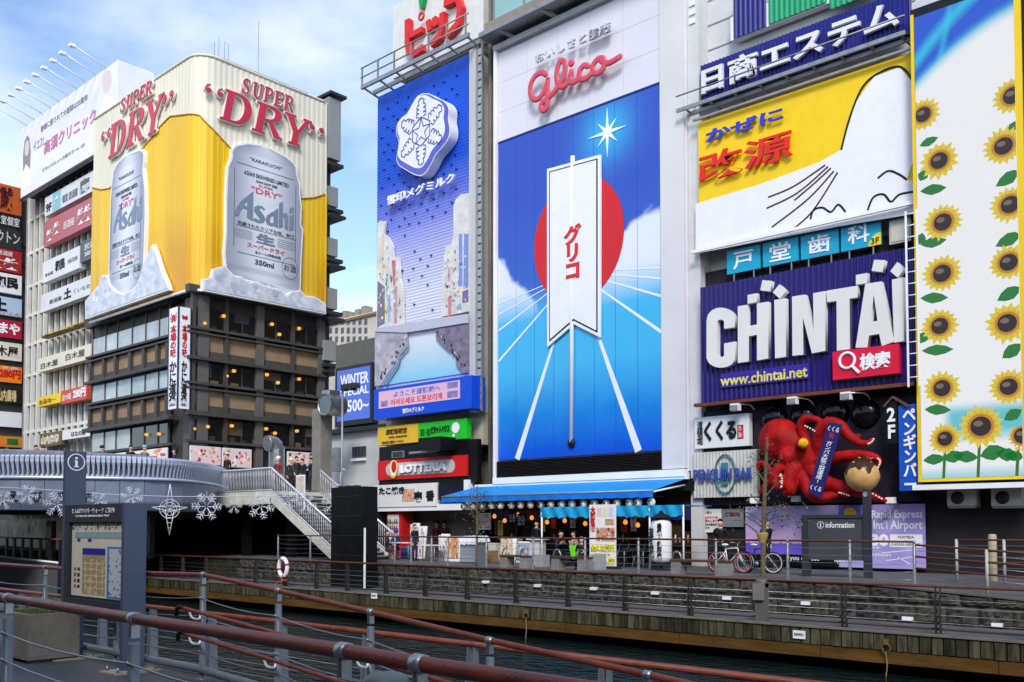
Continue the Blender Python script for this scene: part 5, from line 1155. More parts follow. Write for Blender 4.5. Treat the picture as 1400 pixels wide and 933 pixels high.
for k in range(150):                                       # windows and little signs printed on the towers
    if k % 2: x, y = rs.uniform(80, 270), rs.uniform(60 if k % 4 == 1 else 300, 760)
    else: x, y = rs.uniform(640, 835), rs.uniform(120, 650)
    if k % 2 and y < 200 and x > 190 or k % 2 and y < 470 and x > 250: continue
    w, h = rs.uniform(4, 14), rs.uniform(8, 30); cut('print_patch', Zm([(x-w/2, y), (x+w/2, y-w*.2), (x+w/2, y-h-w*.2), (x-w/2, y-h)]), rs.choice(((160, 156, 168), (120, 116, 134), (226, 222, 220), (186, 140, 140), (140, 160, 186), (206, 190, 150), (96, 92, 108))), 0.309+0.0004*(k % 5), None, 0.003)
cut('quay_cut_out', Zn([(50, 60), (340, 105), (343, 215), (300, 270), (262, 290), (248, 365), (180, 460), (105, 580), (48, 590)]), (1, 1, 1), 0.34, m_city, 0.1)
cut('quay_cut_out', Zn([(605, 60), (895, 5), (895, 470), (850, 465), (790, 395), (780, 290), (720, 265), (640, 190), (605, 150)]), (1, 1, 1), 0.34, m_city2, 0.1)
cut('bridge_cut_out', Zn([(50, 90), (50, 60), (310, 20), (600, -30), (890, -70), (890, 10), (610, 55), (330, 100)]), (186, 186, 202), 0.4, None, 0.1)
cut('walkway_edge', Zn([(343, 110), (343, 215), (262, 300), (248, 370), (110, 580), (130, 580), (262, 385), (278, 310), (352, 225)]), (140, 150, 170), 0.42, None, 0.06)
wq = [PSn.uv(*q, 0.2) for q in Zn([(105, 585), (870, 470), (605, 55), (330, 105)])]
mb = MB(); q0_, q1_, q2_, q3_ = wq; cols = []; nn = 16; wt, wl = np.array(rgb(212, 220, 228)), np.array(rgb(128, 200, 220))
for j in range(nn+1):
    a_, b2 = np.array(q0_)+(np.array(q3_)-np.array(q0_))*j/nn, np.array(q1_)+(np.array(q2_)-np.array(q1_))*j/nn
    mb.v += [tuple(PSn.w(*a_, 0.2)), tuple(PSn.w(*b2, 0.2))]; cols += [(*(wl+(wt-wl)*min(1, j/nn*1.3)), 1)]*2
mb.f = [(2*j, 2*j+1, 2*j+3, 2*j+2) for j in range(nn)]; mb.sm = [False]*nn; mb.mi = [0]*nn; mb.c = cols; O('printed_water', mb, m_prt, ml)
rs = random.Random(9)
for k in range(46):                                        # the little printed crowd along the quays
    t_ = rs.random(); L_ = ((335, 190), (120, 560)) if k % 2 else ((615, 130), (860, 440))
    x = L_[0][0]+(L_[1][0]-L_[0][0])*t_+rs.uniform(-40, 10)*(1 if k % 2 else -1); y = L_[0][1]+(L_[1][1]-L_[0][1])*t_-rs.uniform(0, 40)
    cut('print_figure', Zn([(x-6, y), (x+6, y), (x+5, y-22), (x-5, y-22)]), rs.choice(((60, 54, 66), (200, 190, 190), (150, 90, 90), (40, 40, 50))), 0.352, None, 0.008)
# welcome board below it
r = PY(SY-0.7).rect(511, 574, 645, 513); pW = PY(SY-0.7)
we = T('welcome_sign', 'bright blue sign with pink scrolling welcome display below the milk billboard', 'sign', pW.w((r[0]+r[1])/2, r[2], 0))
O('board', MB().panel(pW, r, 0, 0.9), mat('sign_blue', (14, 74, 206), 0.35, var=0.06), we)
dr = sub(r, 0.06, 0.89, 0.34, 0.9)
O('display', MB().panel(pW, dr, 0.03, 0.03), mat('display_pink', (232, 190, 226), emit=0.9, var=0.12, vs=2, stretch=(0.2, 1, 6)), we)
m_lb = mat('display_blue', (40, 110, 220), emit=0.8, var=0); m_lr = mat('display_red', (220, 30, 60), emit=0.8, var=0)
text('ようこそ道頓堀へ', pW, sub(dr, .2, .78, .55, .9), 0.032, m_lb, we, depth=0.01, bold=0.02); text('어서오세요 도톤보리에', pW, sub(dr, .16, .8, .08, .46), 0.032, m_lr, we, depth=0.01, bold=0.02)
for a in ((.03, .12, .08, .42), (.86, .98, .08, .45), (.86, .98, .6, .94)):
    O('display_badge', MB().panel(pW, sub(dr, *a), 0.036, 0.006), mat('badge_lilac', (150, 140, 214), emit=0.75, var=0.5, vs=5), we)
text('雪印メグミルク', pW, sub(r, .32, .54, .08, .24), 0.01, m_w, we, bold=0.02)
# hardware sign on the roof, steel walkway under it
pP = PY(SY+0.6); r = pP.rect(537, 106, 661, -60); r = (r[0], r[1], pP.p(537, 108).z, r[3])
pi = T('hardware_billboard', 'white rooftop billboard with large red katakana and green mark', 'billboard', pP.w((r[0]+r[1])/2, r[2], 0))
O('panel', MB().panel(pP, r, 0, 1.0), mat('speckled_white', (216, 216, 214), 0.6, var=0.12, vs=2.0), pi)
m_pip = mat('pip_red', (214, 40, 40), 0.35, var=0.06)
def Zp(pts): return zz(440, 0, 260/735, pts)
def cutp(nm, pts, m, w):
    P = [pP.p(x, y, 0.35) for x, y in Zp(pts)]; O(nm, MB().stroke(P, w, NY, 0.3), m, pi)
for nm, pts, w in (('letter_stroke', [(328, 75), (328, 170), (334, 200), (352, 208), (388, 182)], .34), ('letter_stroke', [(335, 140), (385, 112)], .28), ('letter_stroke', [(408, 78), (414, 118)], .28), ('letter_stroke', [(432, 66), (437, 100)], .26), ('letter_stroke', [(462, 48), (462, 100), (452, 140), (418, 172)], .32), ('letter_stroke', [(470, 15), (520, -8), (532, 30), (522, 90), (480, 140)], .34)): cutp(nm, pts, m_pip, w)
q = pP.p(*Zp([(385, 64)])[0], 0.35); O('letter_ring', MB().tube([(q.x+0.18*math.cos(k*math.pi/8), q.y, q.z+0.18*math.sin(k*math.pi/8)) for k in range(16)], 0.06, 6, closed=True), m_pip, pi)
O('green_mark', MB().poly([pP.p(x, y, 0.3) for x, y in Zp([(372, -10), (395, -20), (384, 30), (378, 32)])], NY, 0.25), mat('pip_green', (30, 150, 80), 0.4), pi)
wkz = zt_s+0.35
gw = T('steel_walkway', 'galvanised steel maintenance walkway between the two stacked billboards', 'walkway', (sx0+3, SY-0.5, wkz))
for dy in (-0.9, -0.1): O('beam', MB().beam((sx0-0.4, SY+dy, wkz), (sx1+0.7, SY+dy, wkz), 0.12, 0.2), m_galv, gw)
for z in (0.5, 1.0): O('rail', MB().tube([(sx0-0.4, SY-0.95, wkz+z), (sx1+0.7, SY-0.95, wkz+z)], 0.035, 6), m_galv, gw)
for k in range(7): x = sx0-0.3+(sx1-sx0+0.8)*k/6; O('post', MB().box(x-0.03, x+0.03, SY-0.98, SY-0.9, wkz+0.1, wkz+1.0), m_galv, gw); O('bracket', MB().beam((x, SY-0.9, wkz), (x, SY+0.7, wkz-0.3), 0.08, 0.08), m_galv, gw)
# ladder like cable tray on the right side of the milk billboard
ld = T('cable_ladder', 'grey slotted cable ladder running up between the milk and candy billboards', 'cable ladder', (sx1+0.62, SY, UP+6))
for x in (sx1+0.5, sx1+0.78): O('side_rail', MB().box(x-0.03, x+0.03, SY-0.15, SY-0.05, 7.0, zt_s+0.3), m_galv, ld)
nr_ = 44
for k in range(nr_): z = 7.1+(zt_s-7.0)*k/nr_; O('rung', MB().box(sx1+0.53, sx1+0.75, SY-0.14, SY-0.06, z, z+0.3), mat('tray_grey', (168, 168, 168), 0.5, 0.3, var=0.2), ld)
# ---------------------------------------------------------------- the candy billboard's field (the runner himself is a mascot and stays out)
GY = 31.5; PG = PY(GY)
gx0, gx1 = PG.p(678.5, 400).x, PG.p(938, 400).x; bx0, bx1 = PG.p(682, 400).x, PG.p(904, 400).x
gz0 = PG.p(679, 656).z; zb0 = PG.p(682, 630).z; zb1 = PG.p(683, 196).z; gz1 = PG.p(681, 72).z
gb = T('candy_billboard', 'giant blue and white candy billboard with red script and red sun disc', 'billboard', ((gx0+gx1)/2, GY, gz0))
m_gw = mat('gloss_white', (216, 214, 224), 0.3, var=0.05, vs=0.4)
O('back_box', MB().box(gx0, gx1+0.05, GY+0.03, GY+1.2, gz0, gz1), m_gw, gb)
for i_ in range(5):                                        # white cladding sheets with open joints
    for j_ in range(3): O('white_panel', MB().panel(PG, (bx0+(bx1-bx0)*i_/5+.006, bx0+(bx1-bx0)*(i_+1)/5-.006, zb1+.02+(gz1-.14-zb1)*j_/3+.006, zb1+.02+(gz1-.14-zb1)*(j_+1)/3-.006), 0.02, 0.05), m_gw, gb)
O('right_column', MB().panel(PG, (bx1+0.05, gx1, gz0+0.1, gz1-0.0), 0.1, 0.2), mat('column_white', (212, 210, 212), 0.4, var=0.08, vs=0.5), gb)
O('frame_left', MB().panel(PG, (gx0, bx0-0.03, gz0, gz1), 0.2, 0.3), m_white, gb)
O('frame_bottom', MB().panel(PG, (gx0+0.001, gx1, gz0-0.22, gz0+0.06), 0.24, 0.4), m_white, gb)
O('frame_top', MB().panel(PG, (gx0+0.001, gx1, gz1, gz1+0.25), 0.24, 0.4), mat('frame_alu', (170, 172, 176), 0.4, 0.4), gb)
O('rule', MB().panel(PG, (bx0, bx1, zb1-0.05, zb1+0.04), 0.06, 0.06), mat('navy_rule', (24, 40, 110), 0.4), gb)
ro = MB(); ns_ = 12
for k in range(ns_):
    z = gz0+0.1+(zb0-gz0-0.12)*k/ns_; h = (zb0-gz0-0.12)/ns_
    O('louvre_slat', MB().add([(gx0+0.1, GY-0.14, z), (bx1+0.04, GY-0.14, z), (bx1+0.04, GY-0.02, z+h*0.85), (gx0+0.1, GY-0.02, z+h*0.85), (gx0+0.1, GY+0.02, z), (bx1+0.04, GY+0.02, z), (bx1+0.04, GY+0.02, z+h*0.85), (gx0+0.1, GY+0.02, z+h*0.85)], [(0,1,2,3),(0,4,5,1),(3,2,6,7),(0,3,7,4),(1,5,6,2)]), mat('louvre_dark', (48, 46, 46), 0.5, var=0.2), gb)
# printed field
asp = (bx1-bx0)/(zb1-zb0)
uvp = lambda px, py: ((PG.p(px, py).x-bx0)/(bx1-bx0), (PG.p(px, py).z-zb0)/(zb1-zb0))
su, sv = uvp(830, 180); du, dv = uvp(789, 327)
def field(U, V):
    deep, mid, aqua, low = (np.array(rgb(*c)) for c in ((26, 70, 180), (30, 114, 206), (36, 172, 222), (20, 84, 204)))
    C = np.tile(deep, U.shape+(1,)); lowpart = V < 0.6
    t = np.clip((0.52-V)/0.1, 0, 1); sky_low = shade3(np.array(rgb(70, 176, 226)), aqua, np.clip((0.48-V)/0.1, 0, 1)); sky_low = shade3(sky_low, low, np.clip((0.27-V)/0.26, 0, 1))
    C = shade3(C, mid, np.clip((0.78-V)/0.3, 0, 1)*0.35)
    # glow of the printed star
    d = np.hypot((U-su)*asp, V-sv); C = shade3(np.zeros(3), np.ones(3), np.zeros(U.shape)) + C*(1-np.exp(-(d/0.085)**2))[..., None] + np.array(rgb(40, 170, 226))*np.exp(-(d/0.085)**2)[..., None]
    # printed clouds left and right
    cl_ = np.array(rgb(224, 230, 240)); n = fbm(U*2, V*4, 5, 3, 4)
    hR = 0.50+0.17*np.clip((U-0.62)/0.3, 0, 1)**0.7+0.06*(n-0.5); mR = np.clip((hR-V)/0.02, 0, 1)*np.clip((U-0.6)/0.06+3*(n-0.5), 0, 1)
    hL = 0.66-0.2*np.clip(U/0.3, 0, 1)+0.10*(n-0.5); mL = np.clip((hL-V)/0.025, 0, 1)*np.clip((0.3-U)/0.06, 0, 1)
    C = shade3(C, cl_, np.clip(mR+mL, 0, 1)*0.94)
    return shade3(C, np.zeros(3), np.zeros(U.shape))*(1-t)[..., None]+sky_low*t[..., None]
m_field = mat('field_print', attr=True, var=0.04, vs=0.6, rough=0.16, spec=0.6)
prints('printed_field', PG, (bx0, bx1, zb0, zb1), 0.04, 130, 200, field, m_field, gb)
for i_ in range(1, 8): x = bx0+(bx1-bx0)*i_/8; O('sheet_joint', MB().box(x-.006, x+.006, GY-.044, GY-.0405, zb0, zb1), mat('joint_blue', (20, 56, 150), .4, var=.2), gb)
# track lines running to the vanishing point behind the disc
m_line = mat('track_white', (226, 232, 240), 0.35, var=0.04)
vp = PG.p(787, 372, 0.05)
for a, w0, w1 in (((682, 416), .05, .05), ((682, 430), .06, .06), ((682, 452), .07, .08), ((682, 494), .1, .11), ((707, 628), .12, .3), ((873, 617), .12, .34), ((904, 454), .1, .14), ((904, 405), .08, .1), ((904, 381), .06, .07), ((904, 366.5), .05, .05)):
    e_ = PG.p(a[0], a[1], 0.05); s_ = vp.lerp(e_, 0.12); O('track_line', MB().stroke([s_, e_], [w0*0.5, w1], Vector((0, -1, 0)), 0.006), m_line, gb)
dc = PG.p(789, 327, 0.07); dr_ = PG.p(853, 320, 0.07).x-dc.x; drz = PG.p(789, 241, 0.07).z-dc.z
dcol = [(dc.x+dr_*math.cos(k*math.pi/32), GY-0.07, dc.z+drz*math.sin(k*math.pi/32)) for k in range(64)]
O('red_disc', MB().poly(dcol, (0, -1, 0), 0.02), mat('disc_red', (206, 30, 40), 0.25, var=0.08, vs=0.5), gb)
sc0 = PG.p(830, 181, 0.07); mb = MB(); q = []
for k in range(16):
    rr_ = (1.05 if k % 4 == 0 else 0.72) if k % 2 == 0 else 0.2; a = math.pi/2+k*math.pi/8; q.append((sc0.x+rr_*math.cos(a), GY-0.07, sc0.z+rr_*math.sin(a)))
O('white_star', mb.poly(q, (0, -1, 0), 0.02), mat('star_white', (236, 246, 252), 0.3, var=0), gb)
# plain white pennant with the katakana where the runner would be
pn = [(752, 236), (815, 219), (815, 300), (815, 452), (784, 436), (752, 464), (752, 330)]
p2 = [PG.uv(x, y, 0.2) for x, y in pn]
pe = O('pennant', MB().poly([PG.w(a, b_, 0.205) for a, b_ in p2], (0, -1, 0), 0.02), mat('pennant_white', (232, 232, 236), 0.35, var=0.05), gb)
O('pennant_outline', MB().poly([PG.w(a, b_, 0.19) for a, b_ in offset_poly(p2, 0.06)], (0, -1, 0), 0.02), m_black, pe)
O('pennant_edge', MB().poly([PG.w(a, b_, 0.17) for a, b_ in offset_poly(p2, 0.2)], (0, -1, 0), 0.09), m_white, pe)
textpx('グリコ', PG, 771, 384, 795, 304, 0.21, mat('kana_red', (214, 40, 44), 0.4), pe, vertical=True, bold=0.05, depth=0.02)
O('pennant_pole', MB().tube([PG.p(783, 214, 0.12), PG.p(781, 606, 0.12)], 0.1, 10), m_white, pe); O('pole_foot', MB().ball(PG.p(781, 606, 0.12), 0.2, 12, 8, (1, .5, 1)), m_black, pe)
# red script: drawn as one flowing ribbon, standing proud
def Zg(pts): return zz(650, 0, 310/876, pts)
m_gr = mat('script_red', (206, 74, 92), 0.35, var=0.08, coat=0.2); NYv = Vector((0, -1, 0))
def script(nm, pts, w):
    P = smooth_path([PG.p(x, y, 0.4) for x, y in Zg(pts)], 7); mb = MB().tube(P, w/2, 16)
    for p in (P[0], P[-1]): mb.ball(p, w/2, 14, 10)
    mb.v = [(x, GY-0.4+(y-GY+0.4)*0.45, z) for x, y, z in mb.v]; O(nm, mb, m_gr, gb)
def Zs2(pts): return zz(710, 20, 150/965, pts)
for pts in ([(232, 528), (192, 512), (142, 540), (108, 595), (96, 655), (102, 712), (132, 748), (172, 738), (210, 690), (238, 625), (250, 578)],
            [(250, 578), (244, 680), (246, 765), (238, 822), (210, 845), (190, 822), (198, 782), (240, 745), (290, 700), (332, 648), (372, 590), (396, 520), (404, 450), (388, 412), (358, 414), (336, 470), (328, 555), (344, 612), (378, 638), (418, 612), (446, 570)],
            [(458, 505), (447, 565), (462, 598), (500, 585), (528, 545)],
            [(602, 455), (566, 450), (532, 495), (526, 545), (552, 572), (596, 556), (640, 515)],
            [(736, 388), (696, 390), (652, 440), (646, 495), (672, 520), (716, 500), (746, 450), (736, 388), (716, 400), (760, 428), (806, 420), (884, 372)]): script('script_stroke', [((x-650)/(310/876), y/(310/876)) for x, y in Zs2(pts)], .27)
q = PG.p(*Zs2([(458, 428)])[0], 0.4); O('script_dot', MB().ball(q, .17, 14, 10, (1, .45, 1)), m_gr, gb)
textpx('おいしさと健康', PG, 733, 89, 836, 30, 0.3, mat('silver_letter', (206, 206, 210), 0.35, 0.2, var=0.05), gb, bold=0.015, depth=0.12)
# steel beam and glass storeys above the board
gt = T('glass_building', 'glass storeys and steel beam above the candy billboard', 'building', ((gx0+gx1)/2, GY+5, UP))
O('core', MB().box(gx0+0.02, gx1+1.2, GY+1.25, GY+24, UP, gz1+14), mat('pale_core', (170, 172, 176), 0.6, var=0.1), gt)
O('beam', MB().box(gx0-0.3, gx1+0.6, GY-0.5, GY+0.4, gz1+0.75, gz1+1.3), mat('beam_bronze', (150, 138, 124), 0.4, 0.3, var=0.15), gt)
O('canopy', MB().box(gx0-0.3, gx1+0.6, GY-0.9, GY+1.2, gz1+0.5, gz1+0.7), m_galv, gt)
for k in range(4): x = gx0+0.8+(gx1-gx0)*k/4; O('strut', MB().beam((x, GY-0.8, gz1+0.6), (x+0.6, GY+0.3, gz1+0.1), 0.12, 0.16), m_galv, gt)
for k in range(6): O('glass_pane', MB().box(gx0-0.2+1.9*k, gx0+1.6+1.9*k, GY+0.1, GY+0.2, gz1+1.4, gz1+5), mat('teal_glass', (140, 184, 182), 0.06, 0.1, var=0.15, vs=0.3, spec=0.8), gt)
for k in range(7): O('mullion', MB().box(gx0-0.28+1.9*k, gx0-0.21+1.9*k, GY+0.05, GY+0.25, gz1+1.3, gz1+5), m_galv, gt)
O('side_column', MB().box(gx1+0.06, gx1+0.55, GY+0.15, GY+1.24, UP, gz1+6), mat('tile_white', (206, 206, 206), 0.5, var=0.1), gt)
for k in range(12):
    z = gz1+1.6-0.36*k; O('vent_slot', MB().box(gx1+0.16, gx1+0.42, GY+0.1, GY+0.14, z, z+0.2), m_white, gt)
# ---------------------------------------------------------------- building with stacked signs right of the candy billboard
KY = 32.0; PK = PY(KY)
kx0, kx1 = PK.p(950, 400).x, PK.p(1253, 400).x
kb_ = T('sign_building', 'white tiled building covered by stacked advertising signs', 'building', ((kx0+kx1)/2, KY+5, UP))
m_tile = mat('facade_tile', (204, 204, 206), 0.55, var=0.12, vs=0.8)
O('core', MB().box(kx0, kx1+12, KY+0.4, KY+22, UP, 34), m_tile, kb_)
O('dark_lower_wall', MB().box(kx0, kx1+14, KY+0.02, KY+0.39, UP, PK.p(1100, 345).z), mat('charcoal_wall', (34, 30, 32), 0.7, var=0.3, vs=1), kb_)
for k in range(7):
    z = PK.p(1000, 120).z+1.0*k; O('tile_course', MB().box(kx0, kx1, KY+0.36, KY+0.43, z, z+0.05), mat('tile_joint', (176, 176, 180), 0.6), kb_)
# wash of steel gantries
def gantry(z, label):
    g_ = T('steel_gantry', label, 'gantry', ((kx0+kx1)/2, KY-0.6, z))
    for y in (-0.9, -0.35): O('beam', MB().beam((kx0-0.2, KY+y, z), (kx1+0.1, KY+y, z), 0.08, 0.14), m_galv, g_)
    for k in range(9): x = kx0+0.1+(kx1-kx0-0.2)*k/8; O('cross_bar', MB().beam((x, KY-0.95, z+0.03), (x, KY+0.38, z+0.03), 0.06, 0.06), m_galv, g_); O('brace', MB().beam((x, KY-0.9, z-0.05), (x+0.5, KY+0.2, z+0.55), 0.05, 0.05), m_galv, g_)
    O('rail', MB().tube([(kx0-0.2, KY-0.95, z+0.55), (kx1+0.1, KY-0.95, z+0.55)], 0.03, 6), m_galv, g_)
    return g_
# top: blue corrugated sign with neon style lettering
def corrug(name, rect, pl, off, pitch, amp, m, parent, vertical=True):
    u0, u1, v0, v1 = rect; n = int((u1-u0)/pitch*4); mb = MB(); vs = []
    for i in range(n+1):
        u = u0+(u1-u0)*i/n; o_ = off+(amp if (i % 4) in (1, 2) else 0.0); vs += [tuple(pl.w(u, v0, o_)), tuple(pl.w(u, v1, o_))]
    mb.add(vs, [(2*i, 2*i+2, 2*i+3, 2*i+1) for i in range(n)]); return O(name, mb, m, parent)
m_navy = mat('navy_sheet', (26, 30, 120), 0.35, var=0.12, vs=0.8, coat=0.2); m_navy2 = mat('violet_sheet', (34, 20, 104), 0.35, var=0.15, vs=0.8, coat=0.2)
pA = PY(KY-0.5)
def zfit(pl, lpx, ly, rpx, ry, lty, rby):
    """rectangle from four pixel heights (left bottom/top, right bottom/top averaged)"""
    u0, u1 = pl.p(lpx, (ly+lty)/2).x, pl.p(rpx, (ry+rby)/2).x; return (u0, u1, (pl.p(lpx, ly).z+pl.p(rpx, rby).z)/2, (pl.p(lpx, lty).z+pl.p(rpx, ry).z)/2)
r = zfit(pA, 958, 146, 1243, -12, 88, 46)
es = T('neon_sign', 'navy corrugated sign with white outlined characters at the top right', 'sign', pA.w((r[0]+r[1])/2, r[2], 0))
O('backing', MB().panel(pA, r, 0, 0.25), m_navy, es); corrug('corrugated_face', r, pA, 0.01, 0.16, 0.05, m_navy, es)
m_neon = mat('neon_tube_white', (222, 220, 226), 0.3, var=0.05)
textpx('日商エステム', pA, 961, 131, 1231, -4, 0.1, m_neon, es, bold=0.03, depth=0.12)
ti = T('window_sign', 'navy and green corrugated window panel above the top right sign', 'sign', (PK.p(1050, 20).x, KY, PK.p(1003, 50).z))
for lx, ly, rx, ry, m in ((1003, 54, 1047, -30, m_navy), (1051, 34, 1130, -40, mat('green_sheet', (16, 150, 104), 0.4, var=0.15)), (1134, 14, 1200, -60, mat('green_sheet', (16, 150, 104)))): rr = PK.rect(lx, ly, rx, ry, 0.1); corrug('coloured_sheet', rr, PK, 0.1, 0.2, 0.04, m, ti)
O('sheet_frame', MB().panel(PK, PK.rect(1000, 57, 1215, -62, 0.0), 0.06, 0.3), m_white, ti)
gantry(PK.p(955, 158).z, 'steel gantry between the navy top sign and the yellow sign')
# yellow medicine sign (its cartoon figure is a mascot and stays out; clouds and wind streaks remain)
pB = PY(KY-0.55); r = zfit(pB, 955, 346, 1253, 66, 172, 272)
kz = T('medicine_sign', 'yellow medicine sign with blue and red lettering and white cloud', 'sign', pB.w((r[0]+r[1])/2, r[2], 0))
O('board', MB().panel(pB, r, 0, 0.3), mat('sign_yellow', (240, 200, 20), 0.4, var=0.06), kz)
O('white_board', MB().poly([pB.p(x, y, 0.03) for x, y in ((951, 347), (951, 279), (1040, 252), (1120, 222), (1150, 205), (1170, 140), (1195, 105), (1230, 92), (1253, 120), (1253, 208), (1240, 246), (1253, 250), (1253, 292), (1150, 309))], (0, -1, 0), 0.025), mat('cloud_white', (232, 230, 234), 0.4, var=0.05), kz)
m_bline = mat('wine_line', (70, 20, 40), 0.4)
for pts in (((1050, 270), (1085, 255), (1128, 226)), ((1048, 285), (1090, 264), (1132, 228)), ((1086, 274), (1112, 252), (1136, 230)), ((1055, 311), (1105, 272), (1140, 234)), ((1078, 318), (1110, 290), (1145, 236))):
    O('wind_streak', MB().stroke(smooth_path([pB.p(x, y, 0.04) for x, y in pts], 6), 0.06, (0, -1, 0), 0.006), m_bline, kz)
for pts in (((1108, 300), (1112, 288), (1124, 284), (1136, 290), (1146, 280), (1156, 290)), ((1186, 288), (1194, 270), (1208, 266), (1218, 276), (1230, 266), (1252, 262)), ((1200, 244), (1214, 234), (1228, 238), (1240, 246)), ((1150, 205), (1162, 160), (1180, 118), (1205, 98), (1232, 92), (1252, 116))):
    O('cloud_line', MB().stroke(smooth_path([pB.p(x, y, 0.04) for x, y in pts], 6), 0.07, (0, -1, 0), 0.006), m_black, kz)
textpx('かぜに', pB, 966, 196, 1071, 146, 0.12, mat('letter_blue', (50, 60, 190), 0.4), kz, bold=0.03, depth=0.06)
textpx('改源', pB, 956, 252, 1084, 176, 0.12, mat('letter_red', (220, 40, 32), 0.4), kz, bold=0.012, depth=0.08)
O('top_rail', MB().beam((r[0]-0.1, KY-0.75, r[3]+0.06), (r[1], KY-0.75, r[3]+0.06), 0.1, 0.08), m_galv, kz)
O('bottom_rail', MB().beam((r[0]-0.2, KY-0.75, r[2]-0.08), (r[1], KY-0.75, r[2]-0.08), 0.1, 0.12), m_white, kz)
# dentist squares
pC = PY(KY-0.35); m_cy = mat('dentist_cyan', (18, 160, 196), 0.4, var=0.06)
for i, (ch, lx, ly, rx, ry) in enumerate((('戸', 994, 376, 1039, 334), ('堂', 1043, 366, 1091, 322), ('歯', 1095, 356, 1146, 311), ('科', 1150, 345, 1204, 297))):
    rr = pC.rect(lx, ly, rx, ry); lab = ('leftmost', 'second from left', 'third from left', 'rightmost')[i]
    d_ = T('dentist_sign', '%s of four cyan square signs with one white character' % lab, 'sign', pC.w((rr[0]+rr[1])/2, rr[2], 0), 'cyan dentist squares')
    O('board', MB().panel(pC, rr, 0, 0.1), m_cy, d_); text(ch, pC, sub(rr, .2, .8, .14, .86) if i < 3 else sub(rr, .18, .72, .2, .9), 0.006, m_w, d_, bold=0.015)
    for f in (.2, .8): O('leg', MB().box(rr[0]+(rr[1]-rr[0])*f-0.02, rr[0]+(rr[1]-rr[0])*f+0.02, KY-0.33, KY-0.28, rr[2]-0.45, rr[2]), m_galv, d_)
    if i == 3:
        O('corner_mark', MB().poly([pC.w(rr[1], rr[2], 0.008)]+[pC.w(rr[1]-0.42*math.cos(t*math.pi/16), rr[2]+0.42*math.sin(t*math.pi/16), 0.008) for t in range(9)], (0, -1, 0), 0.006), mat('mark_yellow', (240, 210, 40), 0.4), d_)
        text('3F', pC, sub(rr, .76, .96, .06, .28), 0.012, m_k, d_)
rr = pC.rect(1216, 335, 1245, 296); bx_ = T('beige_box', 'plain beige cabinet on the wall beside the ladder', 'cabinet', pC.w((rr[0]+rr[1])/2, rr[2], 0)); O('body', MB().panel(pC, rr, 0, 0.4), mat('cabinet_beige', (190, 186, 170), 0.6, var=0.15), bx_); O('door', MB().panel(pC, sub(rr, .08, .92, .08, .92), 0.02, 0.02), mat('cabinet_door', (200, 196, 182), 0.6, var=0.12), bx_)
# big purple rental sign
pD = PY(KY-0.8); r = zfit(pD, 958, 546, 1251, 338, 393, 527)
ct = T('rental_sign', 'dark purple corrugated sign with huge white block letters', 'sign', pD.w((r[0]+r[1])/2, r[2], 0))
O('backing', MB().panel(pD, r, 0, 0.3), m_navy2, ct); corrug('corrugated_face', r, pD, 0.01, 0.2, 0.06, m_navy2, ct)
O('bottom_beam', MB().beam((r[0]-0.2, KY-0.9, r[2]-0.1), (r[1], KY-0.9, r[2]-0.1), 0.2, 0.12), mat('rust_beam', (110, 60, 46), 0.7, var=0.3), ct)
m_chin = mat('block_letter', (222, 220, 214), 0.4, var=0.06, vs=0.6)
def Zc(pts): return zz(930, 290, 340/1175, pts)
def block(nm, loops, off=0.3, dp=0.22):
    u = [[pD.uv(*q, off) for q in Zc(L_)] for L_ in loops]; me = loops_mesh(u, 0.05)
    place_mesh(nm, me, m_chin, pD.w(0, 0, off-dp), Vector((1, 0, 0)), Vector((0, 0, 1)), Vector((0, -1, 0)), 1, 1, dp, ct, fit=False)
def arcz(cx_, cy_, rx_, ry_, a0, a1, n=10): return [(cx_+rx_*math.cos(R(a0+(a1-a0)*i/n)), cy_-ry_*math.sin(R(a0+(a1-a0)*i/n))) for i in range(n+1)]
block('letter_C', [[(258, 545), (258, 500)] + arcz(192, 508, 66, 56, 20, 172) + [(124, 520), (124, 690)] + arcz(192, 690, 66, 46, 188, 350) + [(258, 668), (258, 612), (207, 622), (207, 668)] + arcz(192, 674, 16, 12, 0, -180, 6) + [(175, 672), (175, 526)] + arcz(191, 520, 16, 12, 180, 0, 6) + [(207, 552)]])
block('letter_H', [[(272, 446), (318, 438), (318, 540), (362, 532), (362, 432), (416, 424), (416, 692), (362, 702), (362, 580), (324, 588), (324, 706), (272, 714)]])
block('letter_block', [[(318, 392), (362, 384), (362, 426), (318, 434)]]); block('letter_block', [[(388, 322), (432, 326), (426, 376), (378, 370)]]); block('letter_block', [[(468, 342), (503, 374), (470, 410), (437, 380)]])
block('letter_I', [[(444, 416), (498, 408), (500, 684), (448, 692)]])
block('letter_N', [[(528, 400), (590, 390), (630, 560), (628, 384), (684, 374), (686, 656), (622, 668), (580, 500), (582, 674), (530, 680)]])
block('letter_T', [[(692, 372), (838, 348), (838, 404), (800, 410), (802, 648), (740, 656), (738, 420), (694, 426)]])
block('letter_A', [[(874, 340), (950, 328), (1012, 612), (952, 634), (940, 576), (892, 584), (884, 640), (828, 642)], [(914, 390), (902, 520), (932, 514)]])
block('letter_block', [[(830, 298), (884, 288), (884, 336), (830, 344)]]); block('letter_block', [[(916, 226), (968, 228), (956, 284), (904, 278)]]); block('letter_block', [[(1026, 236), (1062, 268), (1026, 310), (992, 280)]])
block('letter_I', [[(1000, 320), (1056, 308), (1058, 610), (1010, 618)]])
rr = pD.rect(986, 531, 1106, 497, 0.1); nb_ = O('address_plate', MB().panel(pD, rr, 0.14, 0.1), mat('plate_violet', (54, 40, 150), 0.4, var=0.05), ct)
